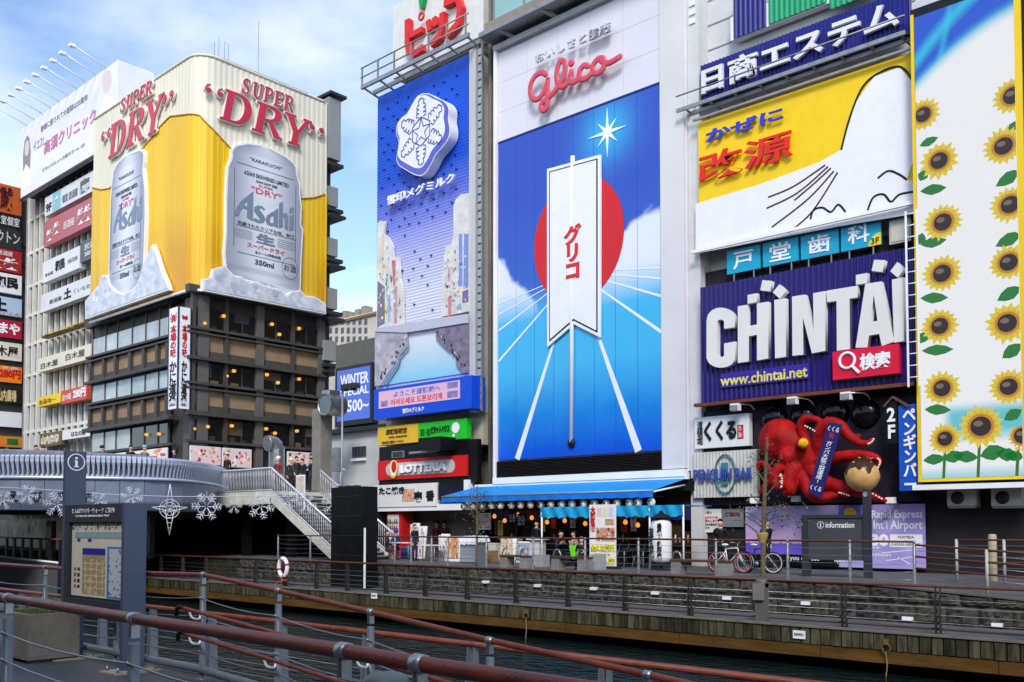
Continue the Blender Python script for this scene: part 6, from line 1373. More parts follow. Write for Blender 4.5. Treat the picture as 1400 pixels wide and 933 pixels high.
text('www.chintai.net', pD, sub(rr, .0, .99, .1, .86), 0.145, mat('pale_yellow', (222, 210, 110), 0.4), nb_, bold=0.02)
rr = pD.rect(1142, 521, 1232, 471, 0.1); sp = O('search_plate', MB().panel(pD, rr, 0.3, 0.25), mat('plate_red', (214, 24, 60), 0.4, var=0.05), ct)
text('検索', pD, sub(rr, .42, .88, .22, .8), 0.305, m_w, sp, bold=0.04)
cz = sub(rr, .13, .33, .3, .75); cx_, cy_ = (cz[0]+cz[1])/2, (cz[2]+cz[3])/2+0.1
O('lens_ring', MB().tube([(cx_+0.26*math.cos(k*math.pi/10), KY-1.12, cy_+0.26*math.sin(k*math.pi/10)) for k in range(20)], 0.05, 6, closed=True), m_w, sp); O('lens_handle', MB().beam((cx_+0.18, KY-1.12, cy_-0.2), (cx_+0.42, KY-1.12, cy_-0.46), 0.12, 0.08), m_w, sp)
# white ladder
lx_ = [pD.p(px, 400, 0.5).x for px in (1240, 1255)]; z0, z1 = pD.p(1245, 529, 0.5).z, pD.p(1245, 288, 0.5).z
ld = T('ladder', 'white steel ladder hanging between the purple sign and the sunflower screen', 'ladder', ((lx_[0]+lx_[1])/2, KY-1.3, z0))
for x in lx_: O('stile', MB().box(x-0.025, x+0.025, KY-1.33, KY-1.27, z0, z1), m_white, ld)
for k in range(15): z = z0+0.3+(z1-z0-0.4)*k/14; O('rung', MB().cyl((lx_[0], KY-1.3, z), (lx_[1], KY-1.3, z), 0.018, n=6), m_white, ld)
# sunflower screen
VY = 31.0; PV = PY(VY); vr = (PV.p(1255, 340).x, PV.p(1393, 340).x, PV.p(1263, 655).z, (PV.p(1250, 25).z+PV.p(1390, -25).z)/2)
sf = T('led_screen', 'tall yellow framed led screen showing sunflowers on white', 'led screen', PV.w((vr[0]+vr[1])/2, vr[2], 0))
O('housing', MB().panel(PV, (vr[0]-0.12, vr[1]+0.4, vr[2]-0.12, vr[3]+0.3), -0.02, 1.0), m_black, sf)
m_fy = mat('frame_yellow', (232, 196, 20), 0.4, var=0.05)
for nm, rc in (('frame_bar', (vr[0]-0.1, vr[0]-0.01, vr[2]-0.1, vr[3]+0.1)), ('frame_bar', (vr[1]+0.01, vr[1]+0.2, vr[2]-0.1, vr[3]+0.1)), ('frame_bar', (vr[0]-0.009, vr[1]+0.009, vr[2]-0.1, vr[2]-0.01))): O(nm, MB().panel(PV, rc, 0.05, 0.1), m_fy, sf)
O('base_ledge', MB().panel(PV, (vr[0]-0.2, vr[1]+0.5, vr[2]-0.36, vr[2]-0.2), 0.3, 0.5), m_white, sf)
def led_mat(nm, col=None, st=0.62):
    """self lit screen with the fine grid of its diodes"""
    m = mat(nm, col or (255, 255, 255), attr=col is None, var=0.0, emit=st*1.6); nt = m.node_tree; N, L = nt.nodes, nt.links; b = N['Principled BSDF']
    src = b.inputs['Emission Color'].links[0].from_socket; t = N.new('ShaderNodeTexCoord'); ws = []
    for d_ in ('X', 'Z'):
        w = N.new('ShaderNodeTexWave'); w.bands_direction = d_; w.inputs['Scale'].default_value = 6.5; L.new(t.outputs['Object'], w.inputs[0]); ws.append(w)
    mu = N.new('ShaderNodeMath'); mu.operation = 'MULTIPLY'; L.new(ws[0].outputs['Fac'], mu.inputs[0]); L.new(ws[1].outputs['Fac'], mu.inputs[1])
    mr = N.new('ShaderNodeMapRange'); mr.inputs[3].default_value = 0.84; mr.inputs[4].default_value = 1.1; L.new(mu.outputs[0], mr.inputs[0])
    mx = N.new('ShaderNodeMixRGB'); mx.blend_type = 'MULTIPLY'; mx.inputs[0].default_value = 1; L.new(src, mx.inputs[1]); L.new(mr.outputs[0], mx.inputs[2]); L.new(mx.outputs[0], b.inputs['Emission Color']); return m
m_led = led_mat('led_surface')
def led_bg(U, V):
    w, b1, b2, aq = (np.array(rgb(*c)) for c in ((240, 241, 246), (16, 84, 214), (40, 200, 235), (60, 190, 210)))
    C = np.tile(w, U.shape+(1,)); arc_ = 0.845+0.10*U-0.06*(U-0.5)**2+0.0*V; bl = np.clip((V-arc_)/0.03, 0, 1); sky_ = shade3(b2, b1, np.clip((np.abs(V-arc_-0.06)-0.012)/0.03, 0, 1)*(0.5+0.5*(V < arc_+0.09))); sky_ = shade3(b2, b1, np.clip((V-arc_-.012)/.03, 0, 1)); sky_ = shade3(sky_, b2, np.clip(1-np.abs((V-arc_-.095-.05*(U-.5))/.028), 0, 1)*.9); sky_ = shade3(sky_, b2, np.clip(1-np.abs((U-.3-1.2*(V-arc_-.05))/.06), 0, 1)*.6)
    C = shade3(C, sky_, bl)
    m_ = np.clip((0.155-V)/0.02, 0, 1)*np.clip((U-0.22)/0.1, 0, 1)*np.clip((V-0.07)/0.03, 0, 1); C = shade3(C, aq, m_*0.9); C = shade3(C, aq, np.clip((0.025-V)/0.02, 0, 1)*0.6); return C
prints('display', PV, vr, 0.0, 60, 160, led_bg, m_led, sf)
m_pet = led_mat('led_petal', (226, 204, 60), 0.6); m_pet3 = led_mat('led_petal_mid', (214, 186, 36), 0.6); m_pet2 = led_mat('led_petal_inner', (196, 132, 30), 0.6); m_cen = led_mat('led_centre', (40, 26, 20), 0.5); m_cen2 = led_mat('led_centre_light', (130, 110, 100), 0.5); m_lf = led_mat('led_leaf', (30, 132, 52), 0.5); m_lf2 = led_mat('led_stem', (60, 120, 40), 0.5)
def clipx(P): return [(min(max(x, vr[0]+0.01), vr[1]-0.01), min(max(z, vr[2]+0.01), vr[3])) for x, z in P]
def flower(px, py, rpx):
    c_ = PV.uv(px, py); r_ = (PV.uv(px+rpx, py)[0]-c_[0])*random.uniform(1.08, 1.2); k = random.choice((15, 16, 17, 18)); rz_ = r_*random.uniform(.94, 1.02); a0_ = random.uniform(0, .4)
    star_ = [(c_[0]+r_*q_*math.cos(a0_+i*math.pi/k), c_[1]+rz_*q_*math.sin(a0_+i*math.pi/k)) for i in range(2*k) for q_ in [(random.uniform(.9, 1.04) if i % 2 == 0 else .74)]]
    f = O('sunflower_image', MB().poly([PV.w(x, z, 0.008) for x, z in clipx(star_)], (0, -1, 0), 0.004), m_pet, sf)
    inn_ = [(c_[0]+r_*q_*math.cos(a0_+.1+i*math.pi/k), c_[1]+rz_*q_*math.sin(a0_+.1+i*math.pi/k)) for i in range(2*k) for q_ in [(random.uniform(.7, .82) if i % 2 == 0 else .58)]]
    O('flower_ring', MB().poly([PV.w(x, z, 0.009) for x, z in clipx(inn_)], (0, -1, 0), 0.0008), m_pet3, f)
    for fr, m, o_ in ((0.55, m_pet2, .010), (0.43, m_cen, .012)): O('flower_ring', MB().poly([PV.w(x, z, o_) for x, z in clipx([(c_[0]+r_*fr*math.cos(i*math.pi/10), c_[1]+r_*fr*math.sin(i*math.pi/10)) for i in range(20)])], (0, -1, 0), 0.002), m, f)
    O('flower_ring', MB().poly([PV.w(x, z, 0.014) for x, z in clipx([(c_[0]-r_*.1+r_*.2*math.cos(i*math.pi/8), c_[1]+r_*.12+r_*.13*math.sin(i*math.pi/8)) for i in range(16)])], (0, -1, 0), 0.002), m_cen2, f)
for px, py, rp in ((1384, 131, 27), (1372, 200, 27), (1381, 280, 27), (1379, 359, 27), (1377, 442, 27), (1379, 529, 26), (1398, 596, 24), (1262, 157, 22), (1284, 220, 25), (1289, 304, 25), (1288, 374, 25), (1285, 446, 25), (1288, 531, 24), (1292, 600, 21), (1341, 583, 29)): flower(px, py, rp)
def leaf(px, py, L_, a, w):
    c_ = PV.uv(px, py); s_ = PV.uv(px+1, py)[0]-c_[0]; a = R(a); q = []
    for t, o_ in ((0, 0), (.2, .6), (.45, 1), (.75, .7), (1, 0), (.75, -.7), (.45, -1), (.2, -.6)): x, y = t*L_*s_*1.2, o_*w*s_*1.3; q.append((c_[0]+x*math.cos(a)-y*math.sin(a), c_[1]+x*math.sin(a)+y*math.cos(a)))
    O('leaf_image', MB().poly([PV.w(x, z, 0.006) for x, z in clipx(q)], (0, -1, 0), 0.003), m_lf, sf)
for px, py, L_, a, w in ((1257, 200, 22, 12, 5), (1258, 262, 30, -5, 6), (1258, 248, 14, 60, 6), (1258, 335, 30, 0, 6), (1258, 408, 32, -8, 6), (1256, 335, 14, 70, 6), (1260, 480, 36, -4, 6), (1258, 470, 14, 70, 7), (1264, 560, 30, -6, 6), (1392, 165, 18, 230, 6), (1397, 232, 34, 205, 8), (1398, 318, 34, 200, 8), (1397, 392, 32, 205, 8), (1397, 470, 28, 215, 8), (1397, 560, 24, 210, 7), (1262, 630, 26, 4, 6), (1290, 628, 24, 12, 7), (1338, 626, 30, 172, 7), (1340, 624, 30, 15, 9), (1392, 624, 26, 168, 8), (1372, 622, 26, -10, 6)): leaf(px, py, L_, a, w)
for px, y0, y1 in ((1290, 656, 612), (1337, 656, 606), (1390, 656, 612)): a_, b_ = PV.p(px, y0, 0.004), PV.p(px+2, y1, 0.004); O('stem_image', MB().stroke([a_, b_], 0.09, (0, -1, 0), 0.003), m_lf2, sf)
# tall blue bar sign and storey plate
pE = PY(KY-0.9); r = zfit(pE, 1229, 672, 1259, 552, 554, 670)
bs2 = T('bar_sign', 'narrow blue vertical bar sign with white katakana beside the octopus', 'sign', pE.w((r[0]+r[1])/2, r[2], 0))
O('board', MB().panel(pE, r, 0, 0.3), mat('bar_blue', (30, 84, 190), 0.35, var=0.08, emit=0.0), bs2); text('ペンギンバー', pE, sub(r, .2, .82, .06, .95), 0.01, m_w, bs2, vertical=True, bold=0.03)
r = zfit(pE, 1211, 608, 1227, 548, 550, 606)
fl = T('floor_plate', 'black peaked plate with white storey number beside the blue bar sign', 'sign', pE.w((r[0]+r[1])/2, r[2], 0))
O('board', MB().panel(pE, r, 0.02, 0.3), m_black, fl); O('roof_peak', MB().stroke([pE.p(1208, 556, 0.1), pE.p(1220, 543, 0.1), pE.p(1242, 556, 0.1)], 0.07, (0, -1, 0), 0.3), mat('peak_brown', (90, 66, 44), 0.6), fl); text('2F', pE, sub(r, .15, .85, .12, .85), 0.03, m_w, fl, vertical=True, bold=0.03)
# octopus wall: dark band with domes and wall lamps
r = zfit(PK, 948, 690, 1262, 528, 556, 688)
ow = T('octopus_wall', 'black purple speckled wall panel with round domes behind the octopus', 'wall panel', PK.w((r[0]+r[1])/2, r[2], 0))
m_gal = mat('galaxy_black', (36, 28, 44), 0.5, var=0.6, vs=9); O('panel', MB().panel(PK, (r[0], r[1], r[2], PK.p(1100, 552).z), 0.2, 0.18), m_gal, ow)
def Zo(pts): return zz(930, 530, 360/1400, pts)
for x, y in ((500, 165), (655, 158), (825, 135), (985, 140)):
    q = PK.p(*Zo([(x, y)])[0], 0.2); O('dome', MB().lathe((q.x, KY-0.2, q.z), [(0.52, 0), (0.5, 0.08), (0.42, 0.2), (0.25, 0.3), (0.001, 0.34)], 24, axis='Y'), mat('dome_black', (18, 14, 22), 0.15, var=0.3), ow)
for i, (x, y, x2, y2) in enumerate(((300, 100, 395, 120), (605, 65, 710, 95), (890, 40, 1010, 65))):
    a_ = PK.p(*Zo([(x, y)])[0], 1.0); b_ = PK.p(*Zo([(x2, y2)])[0], 0.25)
    l_ = T('wall_lamp', ('leftmost', 'middle', 'right hand')[i]+' white spotlight on a bent arm above the octopus', 'lamp', a_, 'white spotlights above the octopus')
    O('arm', MB().tube(smooth_path([a_, Vector((b_.x-0.3, a_.y, a_.z+0.06)), Vector((b_.x, b_.y-0.4, b_.z+0.16)), b_], 4), 0.025, 6), m_white, l_); O('head', MB().box(a_.x-0.22, a_.x+0.12, a_.y-0.1, a_.y+0.12, a_.z-0.16, a_.z+0.1), m_white, l_); O('lens', MB().box(a_.x-0.2, a_.x+0.1, a_.y-0.12, a_.y-0.105, a_.z-0.14, a_.z+0.04), m_galv, l_)
for i, (x, y) in enumerate(((615, 592), (1120, 600), (395, 602))):
    a_ = PK.p(*Zo([(x, y)])[0], 0.7); l_ = T('wall_lamp', ('small white spotlight under the middle of the octopus', 'white floodlight under the right tentacle of the octopus', 'small white spotlight under the left of the octopus')[i], 'lamp', a_); O('head', MB().box(a_.x-0.14, a_.x+0.14, a_.y-0.1, a_.y+0.1, a_.z-0.1, a_.z+0.1), m_white, l_); O('arm', MB().tube([a_, (a_.x+0.1, KY-0.15, a_.z-0.12)], 0.025, 6), m_galv, l_)
# octopus
OY = KY-0.9; PO = PY(OY)
def oc(x, y, d=0.0): return PO.p(*Zo([(x, y)])[0], d)
om = MB(); sc1 = (PO.p(1100, 600).x-PO.p(1000, 600).x)/100*360/1400   # metres per drawing unit
om.ball(oc(530, 282), 108*sc1, 20, 14, (1.0, 0.8, 1.0)); om.ball(oc(568, 304), 98*sc1, 20, 14, (1.0, 0.75, 1.0)); om.ball(oc(600, 350, 0.1), 58*sc1, 16, 12, (1.1, 0.9, 0.95)); om.ball(oc(575, 370, 0.35), 48*sc1, 14, 10); om.ball(oc(690, 390), 85*sc1, 16, 12, (1.0, 0.7, 1.2)); om.ball(oc(645, 305, 0.42), 30*sc1, 12, 10)
arms = [([(690, 330), (655, 250), (642, 200), (665, 168), (715, 168), (750, 182), (778, 176), (782, 152)], 26, 6, (.1, .2, .3, .35, .35, .3, .2, .2)),
 ([(745, 360), (742, 280), (758, 220), (800, 190), (850, 205), (890, 250), (945, 292), (1000, 295), (1026, 270)], 38, 8, (.1, .2, .3, .35, .35, .35, .4, .4, .4)),
 ([(720, 395), (800, 382), (880, 366), (960, 362), (1030, 372), (1058, 395), (1046, 432)], 34, 8, (.1, .25, .35, .4, .45, .5, .5)),
 ([(690, 420), (760, 500), (850, 530), (940, 552), (1030, 580), (1100, 606)], 42, 7, (.1, .3, .35, .35, .4, .4)),
 ([(660, 440), (670, 520), (710, 575), (770, 585), (830, 572), (900, 578)], 38, 6, (.1, .3, .4, .45, .4, .4)),
 ([(640, 420), (600, 440), (580, 500), (590, 545), (560, 560)], 40, 20, (.1, .4, .5, .5, .4)),
 ([(600, 420), (545, 420), (508, 450), (505, 500), (530, 530), (540, 500), (532, 470)], 30, 12, (.2, .4, .5, .55, .6, .65, .65)),
 ([(520, 440), (490, 500), (450, 525), (425, 565)], 26, 8, (.2, .3, .3, .3)),
 ([(500, 440), (480, 470), (465, 430), (440, 402), (415, 412), (418, 436)], 22, 8, (.2, .3, .35, .35, .4, .4)),
 ([(900, 262), (930, 262), (962, 252)], 18, 6, (.3, .35, .4))]
for pts, r0, r1, dd in arms:
    P = smooth_path([oc(x, y, d) for (x, y), d in zip(pts, dd)], 6); om.tube(P, lerp_list([r0*sc1, (r0*0.68+r1*0.3)*sc1, r1*1.1*sc1], len(P)), 12)
octo = T('octopus_figure', 'big red octopus sculpture with yellow eye above the promenade', 'octopus', (oc(700, 600).x, OY, oc(700, 600).z))
m_oct = mat('octopus_red', (160, 16, 16), 0.6, var=0.6, vs=2.2, bump=0.5, bs=14, spec=0.15)
ob = O('body', om, m_oct, octo)
rm = ob.modifiers.new('merge', 'REMESH'); rm.mode = 'VOXEL'; rm.voxel_size = 0.035; sm_ = ob.modifiers.new('soft', 'SMOOTH'); sm_.iterations = 6; rm.use_smooth_shade = True
e0 = oc(655, 297, 0.78)
ey = O('eye', MB().ball(e0, 24*sc1, 14, 10), mat('eye_yellow', (236, 176, 20), 0.3), octo); O('pupil', MB().ball(e0+Vector((0.02, -0.11, 0.02)), 12*sc1, 10, 8, (1.3, 0.6, 0.5)), m_black, ey)
m_suck = mat('sucker_pale', (232, 206, 200), 0.5)
sk = MB()
for pts, d in (([(665, 205), (690, 218), (715, 232)], .45), ([(1000, 300), (1018, 290), (1028, 275)], .55), ([(1050, 378), (1062, 392), (1058, 412), (1048, 432)], .62), ([(1010, 560), (1040, 575), (1070, 592)], .55), ([(845, 560), (870, 566), (895, 574)], .55), ([(535, 462), (540, 485), (540, 510), (536, 530), (530, 470)], .85), ([(770, 172), (780, 182)], .45)):
    P = smooth_path([oc(x, y, d) for x, y in pts], 2)
    for p in P: O('sucker', MB().ball(p, 5*sc1, 8, 6), m_suck, octo)
# tasuki sash across the arms
sp_ = [oc(788, 182, 0.75), oc(862, 196, 0.75), oc(748, 592, 0.95), oc(678, 550, 0.95)]
sa = T('sash', 'navy sash with white lettering draped over the octopus', 'sash', sp_[3]); Us = (sp_[1]-sp_[0]); nS = (sp_[3]-sp_[0]).cross(Us).normalized(); 
if nS.y > 0: nS = -nS
O('cloth', MB().poly(sp_, nS, 0.03), mat('sash_navy', (26, 26, 90), 0.6, var=0.1), sa)
vax = (sp_[0]-sp_[3]).normalized(); uax = vax.cross(nS)*1.0
if uax.x < 0: uax = -uax
L_ = (sp_[0]-sp_[3]).length
def sash_text(s, a, b_, m, wfrac=0.42, vertical=True):
    me = font_mesh(s, 0.008, 0.02, 2, vertical=vertical); w = Us.length*wfrac; base = sp_[3].lerp(sp_[0], a)+Us*(0.5-wfrac/2)*0.98+nS*0.004
    place_mesh('lettering', me, m, base, uax, vax, nS, w, L_*(b_-a), 0.006, sa)
sash_text('ガンバ大阪三冠達成!', 0.14, 0.74, m_w); sash_text('祝', 0.78, 0.86, mat('sash_red', (210, 40, 50), 0.5), 0.34)
sash_text('くくる', 0.88, 0.95, m_w, 0.8, False); sash_text('くくる', 0.03, 0.1, m_w, 0.8, False)
# dumpling ball held by the arms
c_ = oc(968, 465, 0.6); R_ = 76*sc1
db = T('dumpling_ball', 'large golden dumpling ball with brown sauce held by the octopus', 'dumpling', c_-Vector((0, 0, R_)))
O('ball', MB().ball(c_, R_, 24, 16), mat('dumpling_gold', (206, 160, 96), 0.5, var=0.25, vs=4), db)
sm2 = MB(); nth = 64; vs = [c_+Vector((0, 0, R_*1.03))]
for j in range(1, 9):
    for k in range(nth):
        a = 2*math.pi*k/nth; th = (0.8+0.10*math.sin(5*a)+0.09*math.sin(8*a+1)+0.06*math.sin(13*a))*math.pi/2*j/8; vs.append(c_+Vector((math.sin(th)*math.cos(a), math.sin(th)*math.sin(a), math.cos(th)))*R_*1.03)
fs = [(0, 1+k, 1+(k+1) % nth) for k in range(nth)] + [(1+j*nth+k, 1+(j+1)*nth+k, 1+(j+1)*nth+(k+1) % nth, 1+j*nth+(k+1) % nth) for j in range(7) for k in range(nth)]
sm2.add(vs, fs, True); O('sauce', sm2, mat('sauce_brown', (56, 34, 20), 0.25, var=0.2), db)
mb = MB(); rs = random.Random(3)
for k in range(16): a, th = rs.random()*6.28, 0.2+0.7*rs.random(); p = c_+Vector((math.sin(th)*math.cos(a), math.sin(th)*math.sin(a), math.cos(th)))*R_*1.06; O('flake', MB().beam(p, p+Vector((rs.uniform(-.1, .1), rs.uniform(-.05, .05), rs.uniform(-.03, .08))), 0.03, 0.012), mat('flake_tan', (226, 206, 160), 0.6), db)
# two signs left of the octopus
pF = PY(KY-0.5)
k1 = S('white sign with black brush hiragana and red seal beside the octopus', 950, 614, 1024, 565, (226, 226, 224), [('道頓堀', (.05, .16, .12, .88), m_k, dict(vertical=True)), ('くくる', (.18, .78, .2, .85), m_k, dict(bold=.05)), (None, (.79, .9, .22, .66), mat('seal_red', (206, 30, 40), 0.5)), ('たこ家', (.81, .88, .26, .62), m_w, dict(vertical=True))], pl=pF, depth=0.25)
rr = pF.rect(948, 681, 1035, 617); r2 = (rr[0], rr[1], pF.p(990, 680).z, pF.p(990, 617).z)
pb2 = T('bar_logo_sign', 'white slatted sign with blue neon bar logo and oval ring', 'sign', pF.w((rr[0]+rr[1])/2, r2[2], 0))
O('board', MB().panel(pF, r2, 0, 0.2), mat('slat_white', (196, 194, 186), 0.6, var=0.25, vs=1.5), pb2); corrug('slatted_face', r2, pF, 0.005, 0.14, 0.025, MATS['slat_white'], pb2)
O('oval_ring', MB().tube([((r2[0]*0.47+r2[1]*0.53)+0.42*math.cos(k*math.pi/14), KY-0.6, (r2[2]+r2[3])/2+0.72*math.sin(k*math.pi/14)) for k in range(28)], 0.035, 6, closed=True), mat('ring_teal', (60, 120, 130), 0.4), pb2)
text('PENGUIN BAR', pF, sub(r2, .04, .96, .36, .62), 0.12, mat('neon_blue', (60, 80, 160), 0.3), pb2, bold=0.03, depth=0.05); text('1', pF, sub(r2, .47, .58, .26, .74), 0.1, MATS['ring_teal'], pb2, bold=0.03)
# ---------------------------------------------------------------- shops at promenade level under the milk and candy billboards
pQ = PY(31.2)
S('yellow estate agent sign with brown lettering above the burger sign', 516.4, 609.5, 571.5, 579, (226, 180, 50), [('店舗情報館', (.22, .74, .55, .85), cc(90, 60, 20), dict(bold=.03)), ('株式会社 関西インベスト', (.12, .66, .06, .2), cc(90, 60, 20)), ('00-0000', (.3, .74, .34, .44), m_k)], pl=pQ, depth=0.3)
gsn = S('bright green estate agent sign with white speech bubble', 572, 605.5, 638.3, 572, (30, 190, 40), [('賃貸・売買', (.05, .26, .32, .68), cc(20, 110, 30)), ('ピタットハウス', (.28, .66, .38, .78), m_k, dict(bold=.04))], pl=pQ, depth=0.3)
q = pQ.p(623, 585, 0.02); bub = MB(); bub.poly([(q.x+0.26*math.cos(k*math.pi/12), 31.17, q.z+0.26*math.sin(k*math.pi/12)) for k in range(24)], (0, -1, 0), 0.01); O('bubble', bub, m_w, gsn); O('bubble', MB().poly([(q.x-0.13+0.08*math.cos(k*math.pi/8), 31.165, q.z-0.36+0.08*math.sin(k*math.pi/8)) for k in range(16)], (0, -1, 0), 0.01), m_w, gsn)
fr = T('shop_front', 'black fronted ground floor shop unit under the burger sign', 'shop', (PSn.p(580, 700).x, 31.6, UP))
r = pQ.rect(515, 772, 650, 590); shx0, shx1 = r[0], r[1]
O('black_band', MB().box(shx0, shx1, 31.32, 31.6, pQ.p(580, 660).z-0.1, pQ.p(580, 606).z), m_black, fr)
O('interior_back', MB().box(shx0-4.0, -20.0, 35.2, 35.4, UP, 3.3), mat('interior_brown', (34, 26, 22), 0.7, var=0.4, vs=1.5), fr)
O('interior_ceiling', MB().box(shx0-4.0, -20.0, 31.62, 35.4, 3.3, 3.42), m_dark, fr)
O('end_wall', MB().box(shx0-0.25, shx0, 31.3, 35.2, UP, 3.28), m_dark, fr); O('dividing_wall', MB().box(shx1+0.05, shx1+0.5, 31.4, 35.2, UP, 3.28), m_dark, fr)
O('beam', MB().box(shx0, shx1, 31.25, 31.6, pQ.p(580, 697).z-0.05, pQ.p(580, 690).z), m_white, fr)
O('floodlight', MB().box(pQ.p(593, 610).x, pQ.p(623, 610).x, 30.2, 31.3, pQ.p(608, 617).z, pQ.p(608, 600).z), m_black, fr); O('floodlight_arm', MB().beam((pQ.p(566, 621).x, 30.9, pQ.p(580, 619).z), (pQ.p(612, 619).x, 30.6, pQ.p(600, 618).z), 0.07, 0.1), m_galv, fr)
wv = O('window', MB().box(pQ.p(534, 620).x, pQ.p(551, 620).x, 31.27, 31.31, pQ.p(540, 626).z, pQ.p(540, 617).z), m_galv, fr); O('pane', MB().box(pQ.p(535.5, 620).x, pQ.p(549.5, 620).x, 31.25, 31.265, pQ.p(540, 625).z, pQ.p(540, 618).z), m_tg, wv)
lo = S('red burger restaurant sign with white lettering and yellow ball', 516.4, 657, 638, 622, (206, 26, 28), [('LOTTERIA', (.28, .8, .3, .72), m_w, dict(bold=.045, depth=.1))], pl=pQ, depth=0.5)
rr = pQ.rect(516.4, 657, 638, 622); cap = sub(rr, .1, .88, .2, .84); hh_ = (cap[3]-cap[2])/2
pts = [pQ.w(cap[1]-hh_+hh_*math.cos(a), cap[2]+hh_+hh_*math.sin(a), 0.006) for a in np.linspace(-math.pi/2, math.pi/2, 12)] + [pQ.w(cap[0]+hh_+hh_*math.cos(a), cap[2]+hh_+hh_*math.sin(a), 0.006) for a in np.linspace(math.pi/2, 1.5*math.pi, 12)]
O('capsule', MB().poly(pts, (0, -1, 0), 0.004), cc(186, 186, 186), lo)
e_ = sub(rr, .16, .245, .24, .8); cx_, cz_ = (e_[0]+e_[1])/2, (e_[2]+e_[3])/2
def ellq(rx_, rz_, dx, dz, o_, a0=0, a1=360): return [pQ.w(cx_+dx+rx_*math.cos(R(a0+(a1-a0)*k/24)), cz_+dz+rz_*math.sin(R(a0+(a1-a0)*k/24)), o_) for k in range(24)]
O('ball_yellow', MB().poly(ellq(.3, .46, 0, 0, .1), (0, -1, 0), .09), cc(226, 190, 30), lo); O('ball_white', MB().poly(ellq(.25, .4, .04, .05, .11), (0, -1, 0), .008), m_w, lo); O('ball_red', MB().poly(ellq(.19, .3, .08, .12, .12), (0, -1, 0), .008), cc(206, 30, 36), lo)
tk = S('white octopus dumpling shop sign with black brush characters', 512, 694, 597, 660, (226, 224, 218), [('たこ焼き', (.08, .5, .56, .9), m_k, dict(bold=.04)), ('壱', (.66, .78, .2, .66), m_k, dict(bold=.05)), ('番', (.84, .97, .22, .68), m_k, dict(bold=.05))], pl=pQ, depth=0.5)
rr = pQ.rect(512, 694, 597, 660); prints('dumpling_print', pQ, sub(rr, .46, .66, .22, .78), 0.01, 24, 18, food_print(21, (214, 166, 140), ((176, 110, 90), (226, 190, 160), (150, 80, 60))), m_pat, tk)
O('window', MB().panel(pQ, pQ.rect(599, 684, 634, 661), 0.0, 0.3), mat('navy_glass', (30, 32, 50), 0.1, var=0.2), fr); O('pillar', MB().panel(pQ, pQ.rect(635, 690, 641, 656), 0.05, 0.4), m_white, fr)
# lamps inside
for px, py in ((599, 706), (612, 711), (627, 712)):
    q = onY(px, py, 34.0); O('pendant_lamp', MB().lathe(q-Vector((0, 0, 0.15)), [(0.06, 0), (0.13, 0.08), (0.12, 0.24), (0.04, 0.32)], 10), mat('pendant_glow', (255, 150, 60), emit=1.6, var=0), fr)
# drinks fridge
q = pQ.p(534, 745); fg = T('drinks_fridge', 'red drinks fridge at the left end of the dumpling shop', 'fridge', (q.x, 31.9, UP))
O('case', MB().box(q.x-0.65, q.x+0.55, 31.5, 32.2, UP, onY(534, 701, 31.5).z), cc(190, 30, 30), fg); O('glass_door', MB().box(q.x-0.55, q.x+0.3, 31.46, 31.49, UP+0.75, onY(534, 704, 31.5).z), mat('fridge_light', (210, 214, 216), 0.1, var=0.2, vs=3), fg)
rs = random.Random(5)
for k in range(4):
    sh = O('shelf', MB().box(q.x-0.55, q.x+0.3, 31.43, 31.455, UP+0.8+0.3*k, UP+0.83+0.3*k), m_galv, fg)
    for j in range(5): O('bottle', MB().cyl((q.x-0.48+0.17*j, 31.43, UP+0.83+0.3*k), (q.x-0.48+0.17*j, 31.43, UP+1.02+0.3*k), 0.045, 0.02, 8), cc(*rs.choice(((200, 60, 40), (60, 120, 60), (220, 180, 60), (70, 60, 60)))), sh)
# counters, tables, boards
def table(px, py, Y, w, h, lab, col=(226, 226, 224)):
    q = onY(px, py, Y); t_ = T('table', lab, 'table', (q.x, Y, UP)); O('table_top', MB().box(q.x-w/2, q.x+w/2, Y-0.35, Y+0.35, UP+h-0.04, UP+h), cc(*col), t_)
    for a in (-1, 1):
        for b_ in (-1, 1): O('leg', MB().cyl((q.x+a*(w/2-0.08), Y+b_*0.27, UP), (q.x+a*(w/2-0.08), Y+b_*0.27, UP+h-0.04), 0.025, n=8), m_galv, t_)
    return t_
table(551, 752, 29.0, 1.5, .8, 'white folding table outside the dumpling shop nearest the black hoarding'); table(586, 752, 28.6, 1.5, .72, 'white folding table outside the dumpling shop beside the stair rail'); table(872, 752, 29.0, 1.0, .72, 'dark small table under the blue tent beside the big lantern', (60, 60, 62))
def easel(px, Y, w, h, seed, lab, base=(232, 226, 220), tilt=0.18, ac=((190, 60, 50), (230, 180, 120), (120, 70, 50), (240, 236, 230))):
    x = onY(px, 750, Y).x; e = T('menu_board', lab, 'menu board', (x, Y, UP)); pl = PY(Y)
    O('frame', MB().poly([(x-w/2, Y, UP), (x+w/2, Y, UP), (x+w/2, Y+tilt, UP+h), (x-w/2, Y+tilt, UP+h)], (0, -1, 0.1), 0.05), m_white, e); O('back_leg', MB().beam((x, Y+0.5, UP), (x, Y+tilt+0.04, UP+h*0.9), 0.05, 0.04), m_galv, e)
    o = prints('menu_print', pl, (x-w/2+0.04, x+w/2-0.04, UP+0.15, UP+h-0.06), 0.02, 26, 32, food_print(seed, base, ac), m_pat, e); return e
